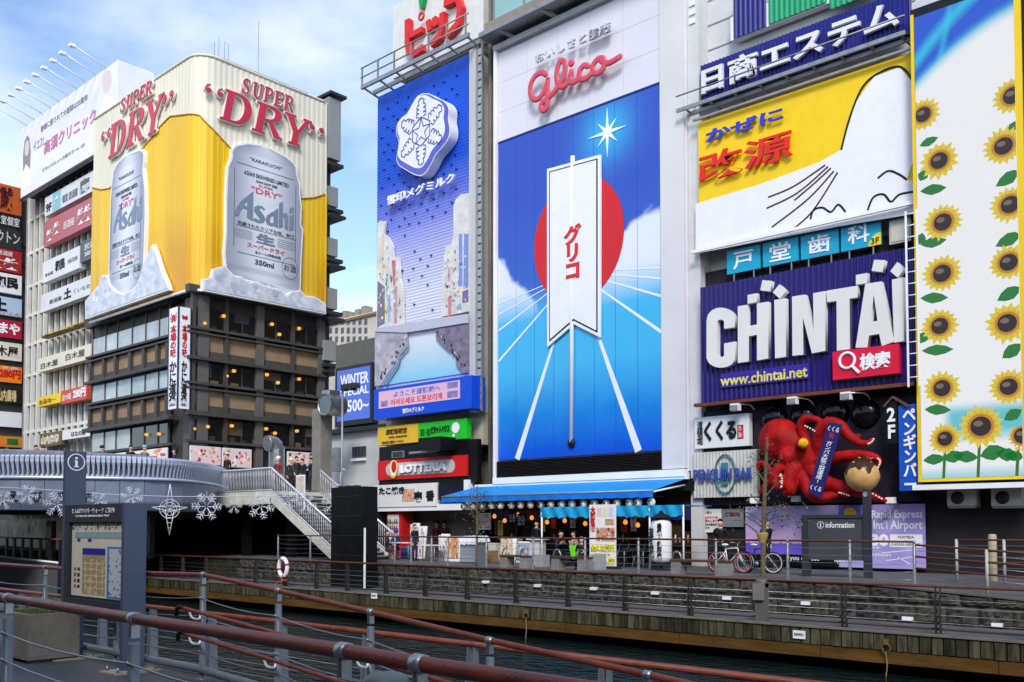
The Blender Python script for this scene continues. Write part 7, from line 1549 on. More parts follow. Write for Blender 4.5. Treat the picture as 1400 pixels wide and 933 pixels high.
easel(574, 30.5, .6, 1.55, 31, 'white menu board standing inside the dumpling shop front'); easel(565, 30.9, .5, 1.7, 32, 'tall narrow price board inside the dumpling shop front'); easel(605, 29.2, .55, 1.2, 33, 'small tilted menu board beside the folding tables'); easel(693, 28.4, .75, 1.1, 34, 'colourful food photo board left of the noodle stall counter', (220, 200, 170)); easel(716, 29.5, .9, .9, 35, 'low display board of wrapped snacks beside the stall counter', (150, 170, 190)); easel(620, 29.0, 0.7, 1.1, 36, 'orange food photo board in front of the dumpling shop', (220, 160, 110))
# grey slatted stall with white cover
q = onY(648, 770, 28.2); sl = T('stall_cart', 'grey slatted stall cart with crumpled white cover in front of the awning', 'stall', (q.x, 28.2, UP))
for k in range(6): O('slat', MB().box(q.x-0.48, q.x+0.48, 27.85, 27.89, UP+0.05+0.155*k, UP+0.195+0.155*k), cc(150, 156, 164), sl)
O('body', MB().box(q.x-0.5, q.x+0.5, 27.9, 28.5, UP, UP+1.0), cc(120, 124, 130), sl)
cv = MB(); n_ = 12; vs = []
rs = random.Random(8)
for j in range(n_+1):
    for i in range(n_+1): vs.append((q.x-0.58+1.16*i/n_, 27.78+0.8*j/n_, UP+1.06+rs.uniform(0, 0.09)-(0.32 if j == 0 else 0)-(0.22 if i in (0, n_) else 0)))
cv.add(vs, [(j*(n_+1)+i, j*(n_+1)+i+1, (j+1)*(n_+1)+i+1, (j+1)*(n_+1)+i) for j in range(n_) for i in range(n_)], True); O('cover', cv, mat('cover_white', (222, 222, 222), 0.5, var=0.1), sl)
# the blue awning
awx0, awx1 = onY(651, 666, 31.3).x, onY(937, 657, 31.3).x; wz_, fz_, fy_ = onY(651, 666, 31.3).z, onY(609, 679, 29.1).z, 29.1
aw = T('awning', 'long bright blue sloping awning under the candy billboard', 'awning', ((awx0+awx1)/2, 30, fz_))
m_aw = mat('awning_blue', (14, 138, 216), 0.6, var=0.1, vs=0.6)
O('canopy', MB().add([(awx0, 31.3, wz_), (awx1, 31.3, wz_), (awx1, fy_, fz_), (awx0, fy_, fz_), (awx0, 31.3, wz_-.02), (awx1, 31.3, wz_-.02), (awx1, fy_, fz_-.02), (awx0, fy_, fz_-.02)], [(0,3,2,1),(4,5,6,7),(0,4,7,3),(1,2,6,5)]), m_aw, aw)
vl = MB(); nv = 90
for i in range(nv+1):
    x = awx0+(awx1-awx0)*i/nv; vl.v += [(x, fy_-0.015, fz_-0.05), (x, fy_-0.02+0.02*math.sin(i*0.9), fz_-0.27-0.012*math.sin(i*1.7))]
vl.f = [(2*i, 2*i+1, 2*i+3, 2*i+2) for i in range(nv)]; vl.sm = [True]*nv; vl.mi = [0]*nv; O('valance', vl, mat('valance_blue', (16, 112, 200), 0.6, var=0.1), aw)
O('front_bar', MB().tube([(awx0, fy_, fz_-.02), (awx1, fy_, fz_-.02)], .04, 8), m_galv, aw); O('wall_bar', MB().box(awx0-0.1, awx1+0.1, 31.3, 31.45, wz_-0.02, wz_+0.1), m_white, aw)
for x in (awx0+0.03, awx1-0.03): O('side_arm', MB().tube([(x, 31.3, wz_-0.25), (x, fy_+0.02, fz_-.06)], .035, 8), m_white, aw)
O('fascia', MB().box(awx0, awx1+0.3, 31.46, 31.6, 3.0, gz0-0.3), m_dark, aw)
# lanterns in a row
LN = [600+.2571*x for x in (135, 183, 230, 281, 329, 386, 436, 488, 542, 597, 654, 709, 769, 827, 890, 948, 1015, 1060, 1130)]
chs = 'おアメコアコテヒーススミ阪名物おや台だ'
wire = T('lantern_wire', 'dark wire under the awning carrying the row of paper lanterns', 'wire', (awx0, 29.35, fz_-0.3))
O('wire', MB().tube([(awx0, 29.35, 2.72), (awx1+0.3, 29.35, 2.72)], 0.01, 5), m_dark, wire)
lm = MB(); lm.lathe((0, 0, -0.15), [(0.07, 0), (0.115, 0.03), (0.15, 0.1), (0.158, 0.15), (0.15, 0.2), (0.115, 0.27), (0.07, 0.3)], 16); lme = mkmesh('paper', lm, mat('lantern_paper', (226, 214, 196), 0.7, var=0.08))
lc = MB(); lc.lathe((0, 0, 0.15), [(0.075, 0), (0.075, 0.03), (0.03, 0.04), (0.008, 0.045), (0.008, 0.1)], 12); lc.lathe((0, 0, -0.18), [(0.03, 0), (0.075, 0.01), (0.075, 0.035)], 12); lce = mkmesh('cap', lc, m_black)
ordn = ('first', 'second', 'third', 'fourth', 'fifth', 'sixth', 'seventh', 'eighth', 'ninth', 'tenth', 'eleventh', 'twelfth', 'thirteenth', 'fourteenth', 'fifteenth', 'sixteenth', 'seventeenth', 'eighteenth', 'last')
for i, px in enumerate(LN):
    x = onY(px, 691, 29.35).x; l_ = T('paper_lantern', '%s round white paper lantern from the left under the blue awning' % ordn[i], 'lantern', (x, 29.35, 2.52), 'paper lanterns under the awning')
    inst('paper', lme, (x, 29.35, 2.52), l_); inst('cap', lce, (x, 29.35, 2.52), l_)
    text(chs[i % len(chs)], PY(29.35), (x-0.07, x+0.07, 2.45, 2.6), 0.158, m_k, l_, depth=0.01, bold=0.03)
# blue tent valance on poles
tx0, tx1 = onY(738, 700, 28.0).x, onY(934, 700, 28.0).x; tz0, tz1 = onY(738, 708, 28).z, onY(738, 694, 28).z
tt_ = T('tent', 'blue cloth tent edge on thin poles over the outdoor seats', 'tent', ((tx0+tx1)/2, 28.6, UP))
vl = MB(); nv = 120
for i in range(nv+1):
    x = tx0+(tx1-tx0)*i/nv; dz = 0.03*math.sin(i*0.55)+0.02*math.sin(i*1.3)
    for k in range(4): vl.v.append((x, 28.0+0.035*math.sin(i*0.6+k), tz0+dz*(1-k/3)+(tz1-tz0)*k/3))
vl.f = [(4*i+k, 4*i+4+k, 4*i+5+k, 4*i+1+k) for i in range(nv) for k in range(3)]; vl.sm = [True]*len(vl.f); vl.mi = [0]*len(vl.f); O('valance', vl, mat('tent_blue', (24, 150, 200), 0.6, var=0.12), tt_)
O('tent_top', MB().box(tx0, tx1, 28.05, 29.9, tz1-0.02, tz1), MATS['tent_blue'], tt_)
for px in (739.5, 887, 933): x = onY(px, 720, 28.0).x; O('pole', MB().cyl((x, 28.06, UP), (x, 28.06, tz1), 0.035, n=8), m_white, tt_)
# big white lantern
q = onY(904, 740, 27.7); bl_ = T('big_lantern', 'tall white cylindrical lantern with black calligraphy under the tent end', 'lantern', (q.x, 27.7, UP)); z0, z1 = onY(904, 769, 27.7).z, onY(904, 711, 27.7).z
O('paper', MB().lathe((q.x, 27.7, z0), [(0.24, 0), (0.33, 0.06), (0.36, 0.16), (0.365, (z1-z0)*0.5), (0.36, z1-z0-0.16), (0.33, z1-z0-0.06), (0.24, z1-z0)], 24), mat('big_paper', (226, 226, 226), 0.6, var=0.06), bl_)
for z in (z0-0.06, z1): O('hoop', MB().lathe((q.x, 27.7, z), [(0.001, 0), (0.26, 0), (0.26, 0.06), (0.001, 0.06)], 20), m_black, bl_)
O('roof', MB().lathe((q.x, 27.7, z1+0.06), [(0.5, 0), (0.3, 0.1), (0.12, 0.16), (0.06, 0.26), (0.001, 0.27)], 4), m_black, bl_); O('stand', MB().box(q.x-0.3, q.x+0.3, 27.5, 27.9, UP, UP+0.05).box(q.x-0.03, q.x+0.03, 27.68, 27.74, UP+0.05, z0-0.06), m_dgrey, bl_)
hz_ = z1-z0
text('串焼・鉄板焼', PY(27.7), (q.x+0.06, q.x+0.27, z0+0.08, z1-0.1), 0.36, m_k, bl_, vertical=True, bold=0.05, depth=0.012); text('お好み焼', PY(27.7), (q.x-0.27, q.x-0.06, z0+0.14, z1-0.26), 0.36, m_k, bl_, vertical=True, bold=0.05, depth=0.012)
# tall banner
pN = PY(27.4); r = (onY(806, 740, 27.4).x, onY(842, 740, 27.4).x, onY(824, 774, 27.4).z, onY(824, 690, 27.4).z); r = (r[0], r[1], max(r[2], UP+0.02), r[3])
nb2 = T('banner_stand', 'tall white banner with noodle photos and red and yellow lettering', 'banner', pN.w((r[0]+r[1])/2, UP, 0))
O('cloth', MB().panel(pN, r, 0, 0.03), mat('banner_white', (232, 230, 226), 0.6, var=0.05), nb2); text('大阪名物', pN, sub(r, .04, .24, .56, .97), 0.004, cc(200, 30, 40), nb2, vertical=True, bold=.05)
text('金久右衛門', pN, sub(r, .05, .95, .23, .35), 0.004, cc(220, 210, 20), nb2, bold=.05); text('こだわりの', pN, sub(r, .2, .8, .17, .21), 0.004, cc(200, 190, 20), nb2); text('麺の店', pN, sub(r, .1, .97, .02, .14), 0.004, cc(220, 210, 20), nb2, bold=.05)
prints('food_photo', pN, sub(r, .26, .96, .4, .62), 0.004, 30, 24, food_print(41, (200, 150, 120)), m_pat, nb2); prints('food_photo', pN, sub(r, .6, .94, .66, .76), 0.004, 16, 10, food_print(42, (190, 150, 110)), m_pat, nb2)
for k in range(3): O('menu_patch', MB().panel(pN, sub(r, .3+.22*k, .48+.22*k, .8, .95), .006, .004), cc(*((226, 200, 200), (226, 220, 190), (200, 210, 226))[k]), nb2)
O('base', MB().box(r[0], r[1], 27.42, 27.75, UP, UP+0.06), m_dgrey, nb2)
# little things on the shop wall
for px, py, w, h, seed, lab in ((661, 713, .85, .75, 51, 'framed menu poster with price on the wall behind the sapling'), (701, 708, .4, .45, 52, 'small black and white notice hanging under the lanterns'), (713, 711, .5, .55, 53, 'second small black and white notice under the lanterns')):
    q = onY(px, py, 31.0); n_b = T('wall_poster', lab, 'poster', (q.x, 31.0, q.z-h/2)); O('board', MB().box(q.x-w/2, q.x+w/2, 31.0, 31.05, q.z-h/2, q.z+h/2), m_white if seed == 51 else m_black, n_b)
    if seed == 51: prints('print', PY(31.0), (q.x-w/2+.05, q.x+w/2-.05, q.z-h/2+.05, q.z+h/2-.05), .006, 24, 20, food_print(51, (206, 190, 180)), m_pat, n_b); text('8', PY(31.0), (q.x+.2, q.x+.36, q.z-.25, q.z), .012, m_w, n_b)
    else: text('お品', PY(31.0), (q.x-w*.4, q.x+w*.4, q.z-h*.15, q.z+h*.35), .006, m_w, n_b); text('書き', PY(31.0), (q.x-w*.4, q.x+w*.4, q.z-h*.42, q.z-h*.2), .006, m_w, n_b)
q = onY(735, 765, 28.6); ctr = T('counter', 'white pedestal counter under the left tent pole', 'counter', (q.x, 28.6, UP)); O('top', MB().box(q.x-.36, q.x+.36, 28.3, 28.9, UP+1.0, UP+1.06), m_white, ctr); O('pedestal', MB().box(q.x-.26, q.x+.26, 28.4, 28.8, UP, UP+.999), cc(200, 202, 204), ctr)
q = onY(742, 765, 27.3); gb2 = O('grey_bin', MB().box(q.x-.22, q.x+.18, 27.1, 27.5, UP, UP+.45), cc(150, 152, 154), None, 'pale grey bin between two posts in front of the tent', 'bin')
q = onY(818, 772, 26.6); O('grey_bin', MB().box(q.x-.2, q.x+.2, 26.4, 26.8, UP, UP+.55), cc(160, 162, 164), None, 'pale grey bin at the foot of the tall banner', 'bin')
# black folding chairs under the tent
for k, px in enumerate((850, 862, 884)):
    x = onY(px, 760, 28.9).x; c_ = T('folding_chair', ('leftmost', 'middle', 'rightmost')[k]+' of three black folding chairs under the blue tent', 'chair', (x, 28.9, UP), 'black folding chairs')
    O('seat', MB().box(x-.2, x+.2, 28.7, 29.1, UP+.43, UP+.46), m_black, c_); O('backrest', MB().box(x-.2, x+.2, 29.1, 29.13, UP+.62, UP+.88), m_black, c_)
    for a in (-1, 1): O('leg', MB().tube([(x+a*.2, 28.7, UP), (x+a*.2, 29.1, UP+.9)], .012, 6), m_galv, c_); O('leg', MB().tube([(x+a*.2, 29.15, UP), (x+a*.2, 28.75, UP+.45)], .012, 6), m_galv, c_)
# benches along the railing
m_wood = mat('bench_wood', (88, 62, 48), 0.6, var=0.3, vs=3, stretch=(0.4, 3, 3))
for k, (pa, pb, Y) in enumerate(((688, 726, 26.0), (758, 806, 26.0), (921, 999, 26.2))):
    xa_, xb_ = onY(pa, 768, Y).x, onY(pb, 768, Y).x; b_ = T('bench', 'brown slab bench with steel hoops %s' % ('in front of the stall counter', 'in front of the seated diners', 'beside the big white lantern')[k], 'bench', ((xa_+xb_)/2, Y, UP), 'promenade benches')
    for j in range(3): O('seat_plank', MB().box(xa_, xb_, Y-.22+.15*j, Y-.08+.15*j, UP+.40, UP+.46), m_wood, b_)
    for x in (xa_+.2, xb_-.2): O('leg', MB().box(x-.18, x+.18, Y-.2, Y+.2, UP, UP+.398), m_conc, b_)
    for x in (xa_+.12, xb_-.35): O('hoop', MB().tube([(x+.17*math.cos(R(a)), Y, UP+.45+.26*math.sin(R(a))) for a in range(0, 181, 15)], .025, 8), m_steel, b_)
# ---------------------------------------------------------------- dark wall and airport poster on the right
pW2 = PY(KY-0.1)
S('beige double notice plate by the end of the awning', 935.5, 727, 946, 709, (190, 186, 174), [(None, (0.02, .98, .47, .52), m_dgrey)], pl=pW2, depth=0.06)
S('white notice board with red and black lines of text on the dark wall', 951, 728, 986, 696, (220, 218, 212), [('お 願 い', (.35, .65, .8, .92), cc(170, 60, 60)), ('自転車及びバイクの', (.1, .88, .6, .7), cc(190, 60, 60)), ('駐輪は禁止します', (.1, .86, .46, .56), cc(190, 60, 60)), ('この付近は大阪市の', (.1, .86, .3, .4), cc(90, 90, 90)), ('管理地です', (.1, .56, .15, .25), cc(90, 90, 90))], pl=pW2, depth=0.06)
S('bare grey metal plate right of the white notice board', 987, 720.5, 1016, 696, (122, 124, 128), [('ご案内', (.15, .85, .62, .84), cc(120, 60, 70))], pl=pW2, depth=0.06)
r = zfit(pW2, 1020, 776, 1266, 690, 692, 781); r = (r[0], r[1], UP+0.12, r[3])
po = T('airport_poster', 'wide lilac airport express poster along the dark wall', 'poster', pW2.w((r[0]+r[1])/2, r[2], 0))
split_ = (pW2.p(1148, 740).x-r[0])/(r[1]-r[0])
def lilac(U, V):
    a, b_, c, pk_ = (np.array(rgb(*q)) for q in ((178, 166, 216), (140, 128, 200), (100, 86, 182), (206, 160, 196)))
    n = fbm(U*2, V, 3, 2); L_ = U < split_
    left = shade3(a, pk_, np.clip((0.75-V)/0.35, 0, 1)); left = np.where((V < 0.36+0.03*(vnoise(U*0+U, V*0, 60, 5)))[..., None], c, left); left = np.where((V < 0.32)[..., None], shade3(np.array(rgb(90, 60, 200)), np.array(rgb(130, 120, 220)), n), left); left = np.where((V < 0.2)[..., None], np.array(rgb(16, 14, 18)), left)
    right = shade3(b_, a, np.clip(n*1.6-0.3+0.4*(V < 0.45), 0, 1)); right = np.where(((V > 0.5) & (U < split_+0.12))[..., None], shade3(c, b_, n), right)
    return np.where(L_[..., None], left, right)
prints('poster_print', pW2, r, 0.03, 150, 50, lilac, m_pat, po); O('backing', MB().panel(pW2, r, 0.02, 0.05), m_black, po)
for s_, a, m, kw in (('you choose', (.46, .66, .06, .17), m_w, dict(bold=.01)), ('api:t ?', (.54+.0, .68, .045, .06), m_w, {}), ('Use at', (split_+.02, split_+.22, .3, .35), m_w, {}), ('Namba Station.', (split_+.02, split_+.28, .18, .25), m_w, {}), ('サニー二号', (.34, .5, .62, .74), cc(40, 60, 190), dict(bold=.05))):
    if s_ == 'api:t ?': a = (.47+.055, .52+.08, .05, .19)
    if s_ == 'you choose': a = (.27, .44, .07, .17)
    text(s_, pW2, sub(r, *a), 0.034, m, po, depth=0.004, **kw)
for s_, lx, ly, rx, ry, bd_ in (('Rapid Express', 1192, 712, 1261, 697, .02), ("Kansai Int'l Airport", 1156, 727, 1261, 711, .02), ('30', 1190, 747, 1215, 730, .06)): textpx(s_, pW2, lx, ly, rx, ry, 0.034, m_w, po, depth=.004, bold=bd_)
wf = pW2.rect(1217, 748, 1261, 731, .036); O('white_field', MB().panel(pW2, wf, .036, .004), m_w, po); text('NAMBA', pW2, sub(wf, .25, .75, .68, .9), .04, m_dgrey, po, depth=.004); text('KANSAI-AIRPORT', pW2, sub(wf, .05, .95, .1, .32), .04, m_dgrey, po, depth=.004)
O('yellow_badge', MB().poly([pW2.w(r[0]+(r[1]-r[0])*(split_+.06)+.22*math.cos(k*math.pi/10), r[2]+(r[3]-r[2])*.86+.22*math.sin(k*math.pi/10), .04) for k in range(20)], (0, -1, 0), .006), cc(226, 200, 30), po)
for k in range(3): O('route_line', MB().stroke([pW2.w(r[0]+(r[1]-r[0])*x, r[2]+(r[3]-r[2])*y, .038) for x, y in (((.78, .24), (.96, .3)), ((.8, .12), (.97, .2)), ((.86, .18), (.92, .08)))[k]], .025, (0, -1, 0), .004), m_w, po)
# air conditioners on the black wall below the screen
for px, lab in ((1321, 'left beige air conditioner unit below the sunflower screen'), (1382, 'right beige air conditioner unit below the sunflower screen')):
    q = pW2.p(px, 690); ac = T('air_conditioner', lab, 'air conditioner', (q.x, KY-.4, q.z-.3), 'air conditioners below the screen')
    O('case', MB().box(q.x-.42, q.x+.42, KY-.6, KY-.1, q.z-.05, q.z+.5), cc(176, 170, 154), ac); O('grille', MB().lathe((q.x-.1, KY-.61, q.z+.2), [(.2, 0), (.2, .01), (.04, .02), (.001, .02)], 18, axis='Y'), m_dgrey, ac); O('bracket', MB().box(q.x-.4, q.x+.4, KY-.55, KY+.02, q.z-.12, q.z-.05), m_galv, ac)
# black hoarding by the stairs
q = onY(500, 760, 24.9); hx0, hx1 = onY(476, 760, 24.9).x, onY(521.5, 760, 24.9).x; hz1 = onY(500, 667, 24.9).z
hb = T('black_hoarding', 'tall black boarded box with white edge standing at the foot of the stairs', 'hoarding', ((hx0+hx1)/2, 24.4, LZ)); O('box', MB().box(hx0, hx1, 24.0, 24.68, LZ, hz1), m_black, hb); O('white_edge', MB().box(hx1+.002, hx1+.06, 23.98, 24.04, LZ, onY(500, 722, 24.9).z), m_white, hb)
for k in range(5): z = LZ+.5+.8*k; O('board_joint', MB().box(hx0-.01, hx1-.01, 23.985, 23.998, z, z+.02), m_dgrey, hb)
for k in range(3): O('top_bracket', MB().box(hx0+.2+.5*k, hx0+.32+.5*k, 24.2, 24.5, hz1+.001, hz1+.08), m_dgrey, hb)

# ---------------------------------------------------------------- noodle stall interior under the awning
ns0, ns1 = shx1+0.55, gx1+0.2
nd = T('noodle_stall', 'brown noodle stall front with curtains and warm lamps under the awning', 'stall', ((ns0+ns1)/2, 31.7, UP))
m_nb = mat('stall_wood', (58, 36, 24), 0.7, var=0.4, vs=2, stretch=(3, 3, 0.4)); rs = random.Random(17)
O('back_wall', MB().box(ns0, ns1, 31.95, 32.1, UP, 3.0), m_nb, nd)
nbays = 7
for k in range(nbays+1): x = ns0+(ns1-ns0)*k/nbays; O('post', MB().box(x-.07, x+.07, 31.7, 31.94, UP, 3.0), m_black, nd)
for k in range(nbays):
    xa_, xb_ = ns0+(ns1-ns0)*k/nbays+.1, ns0+(ns1-ns0)*(k+1)/nbays-.1
    if k % 2 == 0:
        w = O('window', MB().box(xa_, xb_, 31.9, 31.94, UP+.9, UP+2.0), mat('stall_glass', (70, 52, 36), 0.12, var=0.5, vs=2.5), nd); O('sill', MB().box(xa_, xb_, 31.75, 31.9, UP+.82, UP+.9), m_nb, w)
        for j in range(7): O('jar', MB().cyl((xa_+.1+j*(xb_-xa_-.2)/6, 31.82, UP+.9), (xa_+.1+j*(xb_-xa_-.2)/6, 31.82, UP+1.08+.06*(j % 3)), .045, .03, 8), cc(*rs.choice(((190, 150, 90), (120, 50, 40), (206, 200, 190), (60, 80, 50)))), w)
    else:
        O('door', MB().box(xa_, xb_, 31.86, 31.94, UP, UP+2.0), m_black, nd)
    for j in range(4):
        x0_ = xa_+(xb_-xa_)*j/4; O('curtain', MB().box(x0_+.01, x0_+(xb_-xa_)/4-.01, 31.66, 31.675, UP+1.75+rs.uniform(0, .05), UP+2.25), cc(*((40, 44, 96), (120, 30, 34))[k % 2]), nd)
for px, py in ((676, 706), (690, 712), (708, 704), (727, 708), (748, 714), (772, 712), (800, 716), (855, 714), (872, 718)):
    q = onY(px, py, 31.2); O('hanging_lamp', MB().lathe(q-Vector((0, 0, .1)), [(.03, 0), (.09, .05), (.08, .14), (.03, .2)], 10), mat('stall_glow', (255, 160, 70), emit=1.1, var=0), nd); O('lamp_cord', MB().cyl(q+Vector((0, 0, .1)), (q.x, q.y, 2.95), .008, n=5), m_black, nd)
for i, (px, py, w, h, body, col) in enumerate(((742, 716, .28, .7, 'ラーメン', (220, 200, 60)), (757, 713, .26, .62, '生ビール', (214, 60, 50)), (783, 712, .26, .62, 'お好み焼', (226, 222, 210)), (853, 716, .3, .7, 'たこ焼き', (206, 60, 46)), (866, 716, .26, .62, '焼きそば', (226, 222, 210)), (684, 722, .3, .66, '串かつ', (226, 206, 80)))):
    q = onY(px, py, 31.4); s_ = T('menu_strip', ('yellow', 'red', 'white', 'second red', 'second white', 'second yellow')[i]+' paper menu strip hanging under the blue awning', 'menu strip', (q.x, 31.4, q.z-h/2), 'paper menu strips'); O('paper', MB().box(q.x-w/2, q.x+w/2, 31.4, 31.41, q.z-h/2, q.z+h/2), cc(*col), s_); text(body, PY(31.4), (q.x-w*.3, q.x+w*.3, q.z-h*.44, q.z+h*.44), .003, m_k, s_, vertical=True, depth=.004)
# boxes and crates stacked round the stall
for i, (px, Y, w, h, col) in enumerate(((671, 29.6, .5, .45, (150, 120, 80)), (677, 30.2, .45, .75, (206, 200, 190)), (703, 30.3, .6, .95, (170, 172, 176)), (722, 30.4, .5, .8, (120, 90, 60)), (628, 29.8, .5, .7, (226, 220, 210)), (556, 29.9, .4, .5, (60, 90, 150)), (840, 29.7, .45, .6, (60, 60, 64)))):
    x = onY(px, 760, Y).x; b_ = T('crate', ('low brown carton at the left end of the noodle stall', 'tall pale crate beside the low brown carton', 'grey cabinet behind the snack display board', 'brown carton behind the white pedestal counter', 'white foam box beside the slatted stall cart', 'blue plastic crate behind the folding tables', 'black box behind the tall banner')[i], 'crate', (x, Y, UP)); O('body', MB().box(x-w/2, x+w/2, Y-.2, Y+.2, UP, UP+h), cc(*col), b_); O('lid', MB().box(x-w/2-.02, x+w/2+.02, Y-.22, Y+.22, UP+h, UP+h+.05), cc(*[min(255, c+16) for c in col]), b_)
# ---------------------------------------------------------------- people (one continuous skinned body each)
m_skin2 = mat('skin', (206, 158, 130), 0.5, var=0.08, vs=8)
def body_mesh(pose):
    """joints are laid out facing -Y; returns mesh with slots 0 skin, 1 top, 2 trousers, 3 shoes, 4 shirt"""
    V = []; E = []; Rr = []; K = []
    def v(p, r, parent=None, k=1):
        V.append(Vector(p)); Rr.append(r); i = len(V)-1
        if parent is not None: E.append((parent, i)); K.append((parent, i, k))
        return i
    sit = pose.startswith('sit'); hz = 0.50 if sit else 0.93
    pel = v((0, 0.0, hz), (0.135, 0.105)); w = v((0, 0.0, hz+0.16), (0.125, 0.095), pel, 1); lean = {'look': -0.03, 'sit_lean': -0.16, 'walk': -0.04}.get(pose, 0)
    ch = v((0, lean*0.6, hz+0.36), (0.155, 0.11), w, 1); up = v((0, lean, hz+0.5), (0.12, 0.085), ch, 1); nk = v((0, lean-0.01, hz+0.575), 0.05, up, 0)
    hd = -0.03 if pose in ('look', 'sit_lean') else 0
    h1 = v((0, lean-0.03+hd, hz+0.645), 0.068, nk, 0); h2 = v((0, lean-0.015+hd, hz+0.71), (0.078, 0.092), h1, 0); h3 = v((0, lean+0.0+hd*0.6, hz+0.775), (0.074, 0.088), h2, 0)
    v((0, lean-0.125+hd, hz+0.69), 0.014, h2, 0)
    for s in (-1, 1):
        v((s*0.088, lean+0.0+hd, hz+0.70), 0.016, h2, 0)
        sh = v((s*0.175, lean, hz+0.47), 0.068, up, 1)
        el, hnd = {'stand': ((s*0.23, 0.03, hz+0.2), (s*0.22, -0.06, hz-0.05)), 'look': ((s*0.24, 0.0, hz+0.2), (s*0.10, -0.25, hz+0.12)), 'walk': ((s*0.22, s*0.12, hz+0.22), (s*0.21, s*0.16-0.1, hz-0.02)), 'photo': ((s*0.25, -0.16, hz+0.3), (s*0.07, -0.3, hz+0.55)), 'sit': ((s*0.23, 0.0, hz+0.22), (s*0.12, -0.28, hz+0.2)), 'sit_lean': ((s*0.24, -0.2, hz+0.2), (s*0.08, -0.32, hz+0.38))}[pose]
        e = v(el, 0.05, sh, 1); wr = v(Vector(el).lerp(Vector(hnd), 0.88), 0.034, e, 1); pa = v(hnd, (0.036, 0.026), wr, 0); d = (Vector(hnd)-Vector(el)).normalized(); sd2 = d.cross(Vector((0, 1, 0.3))).normalized()
        for f, (o, L_) in enumerate(((-0.024, .07), (-0.008, .082), (0.008, .078), (0.024, .062))):
            a = v(Vector(hnd)+d*0.05+sd2*o, 0.0095, pa, 0); m_ = v(V[a]+d*L_*0.5+Vector((0, -0.012, 0)), 0.009, a, 0); v(V[m_]+d*L_*0.4+Vector((0, -0.02, 0)), 0.007, m_, 0)
        th = v(Vector(hnd)+sd2*0.036*s, 0.011, pa, 0); v(V[th]+d*0.045+sd2*0.02*s, 0.009, th, 0)
        hp = v((s*0.095, 0.0, hz-0.05), 0.1, pel, 2)
        if sit: kn = v((s*0.12, -0.42, hz-0.02), 0.066, hp, 2); an = v((s*0.12, -0.40, 0.1), 0.045, kn, 2); ft = v((s*0.13, -0.44, 0.045), 0.044, an, 3); v((s*0.14, -0.58, 0.035), 0.035, ft, 3)
        else:
            dy = s*0.2 if pose == 'walk' else 0.0
            kn = v((s*0.1, dy*0.5-0.02, 0.5), 0.064, hp, 2); an = v((s*0.1, dy+0.02, 0.1), 0.044, kn, 2); ft = v((s*0.105, dy-0.01, 0.045), 0.044, an, 3); v((s*0.12, dy-0.15, 0.035), 0.034, ft, 3)
    me = bpy.data.meshes.new('person_skeleton'); me.from_pydata([tuple(x) for x in V], E, [])
    ob_ = bpy.data.objects.new('person_skeleton', me); COL.objects.link(ob_)
    sk_ = ob_.modifiers.new('skin', 'SKIN'); sv = me.skin_vertices[0].data if me.skin_vertices else None
    if sv is None:
        bpy.context.view_layer.objects.active = ob_; bpy.ops.mesh.customdata_skin_add(); sv = me.skin_vertices[0].data
    for i, r in enumerate(Rr): sv[i].radius = r if isinstance(r, tuple) else (r, r)
    sv[0].use_root = True
    ss_ = ob_.modifiers.new('sub', 'SUBSURF'); ss_.levels = 1; ss_.render_levels = 1
    bpy.context.view_layer.update(); dg = bpy.context.evaluated_depsgraph_get(); out = bpy.data.meshes.new_from_object(ob_.evaluated_get(dg)); bpy.data.objects.remove(ob_)
    segs = [(V[a], V[c], k) for a, c, k in K]; out.materials.clear()
    for k in range(5): out.materials.append(m_skin2)
    for p in out.polygons:
        c = p.center; best = 1e9; kk = 1
        for a, e, k in segs:
            ab_ = e-a; t = max(0, min(1, (c-a).dot(ab_)/max(1e-9, ab_.dot(ab_)))); dd = (c-a-ab_*t).length
            if dd < best: best = dd; kk = k
        if kk == 1 and abs(c.x) < 0.035 and c.y < -0.05 and c.z > hz+0.22: kk = 4
        p.material_index = kk; p.use_smooth = True
    return out, hz, lean, hd
BODY = {}
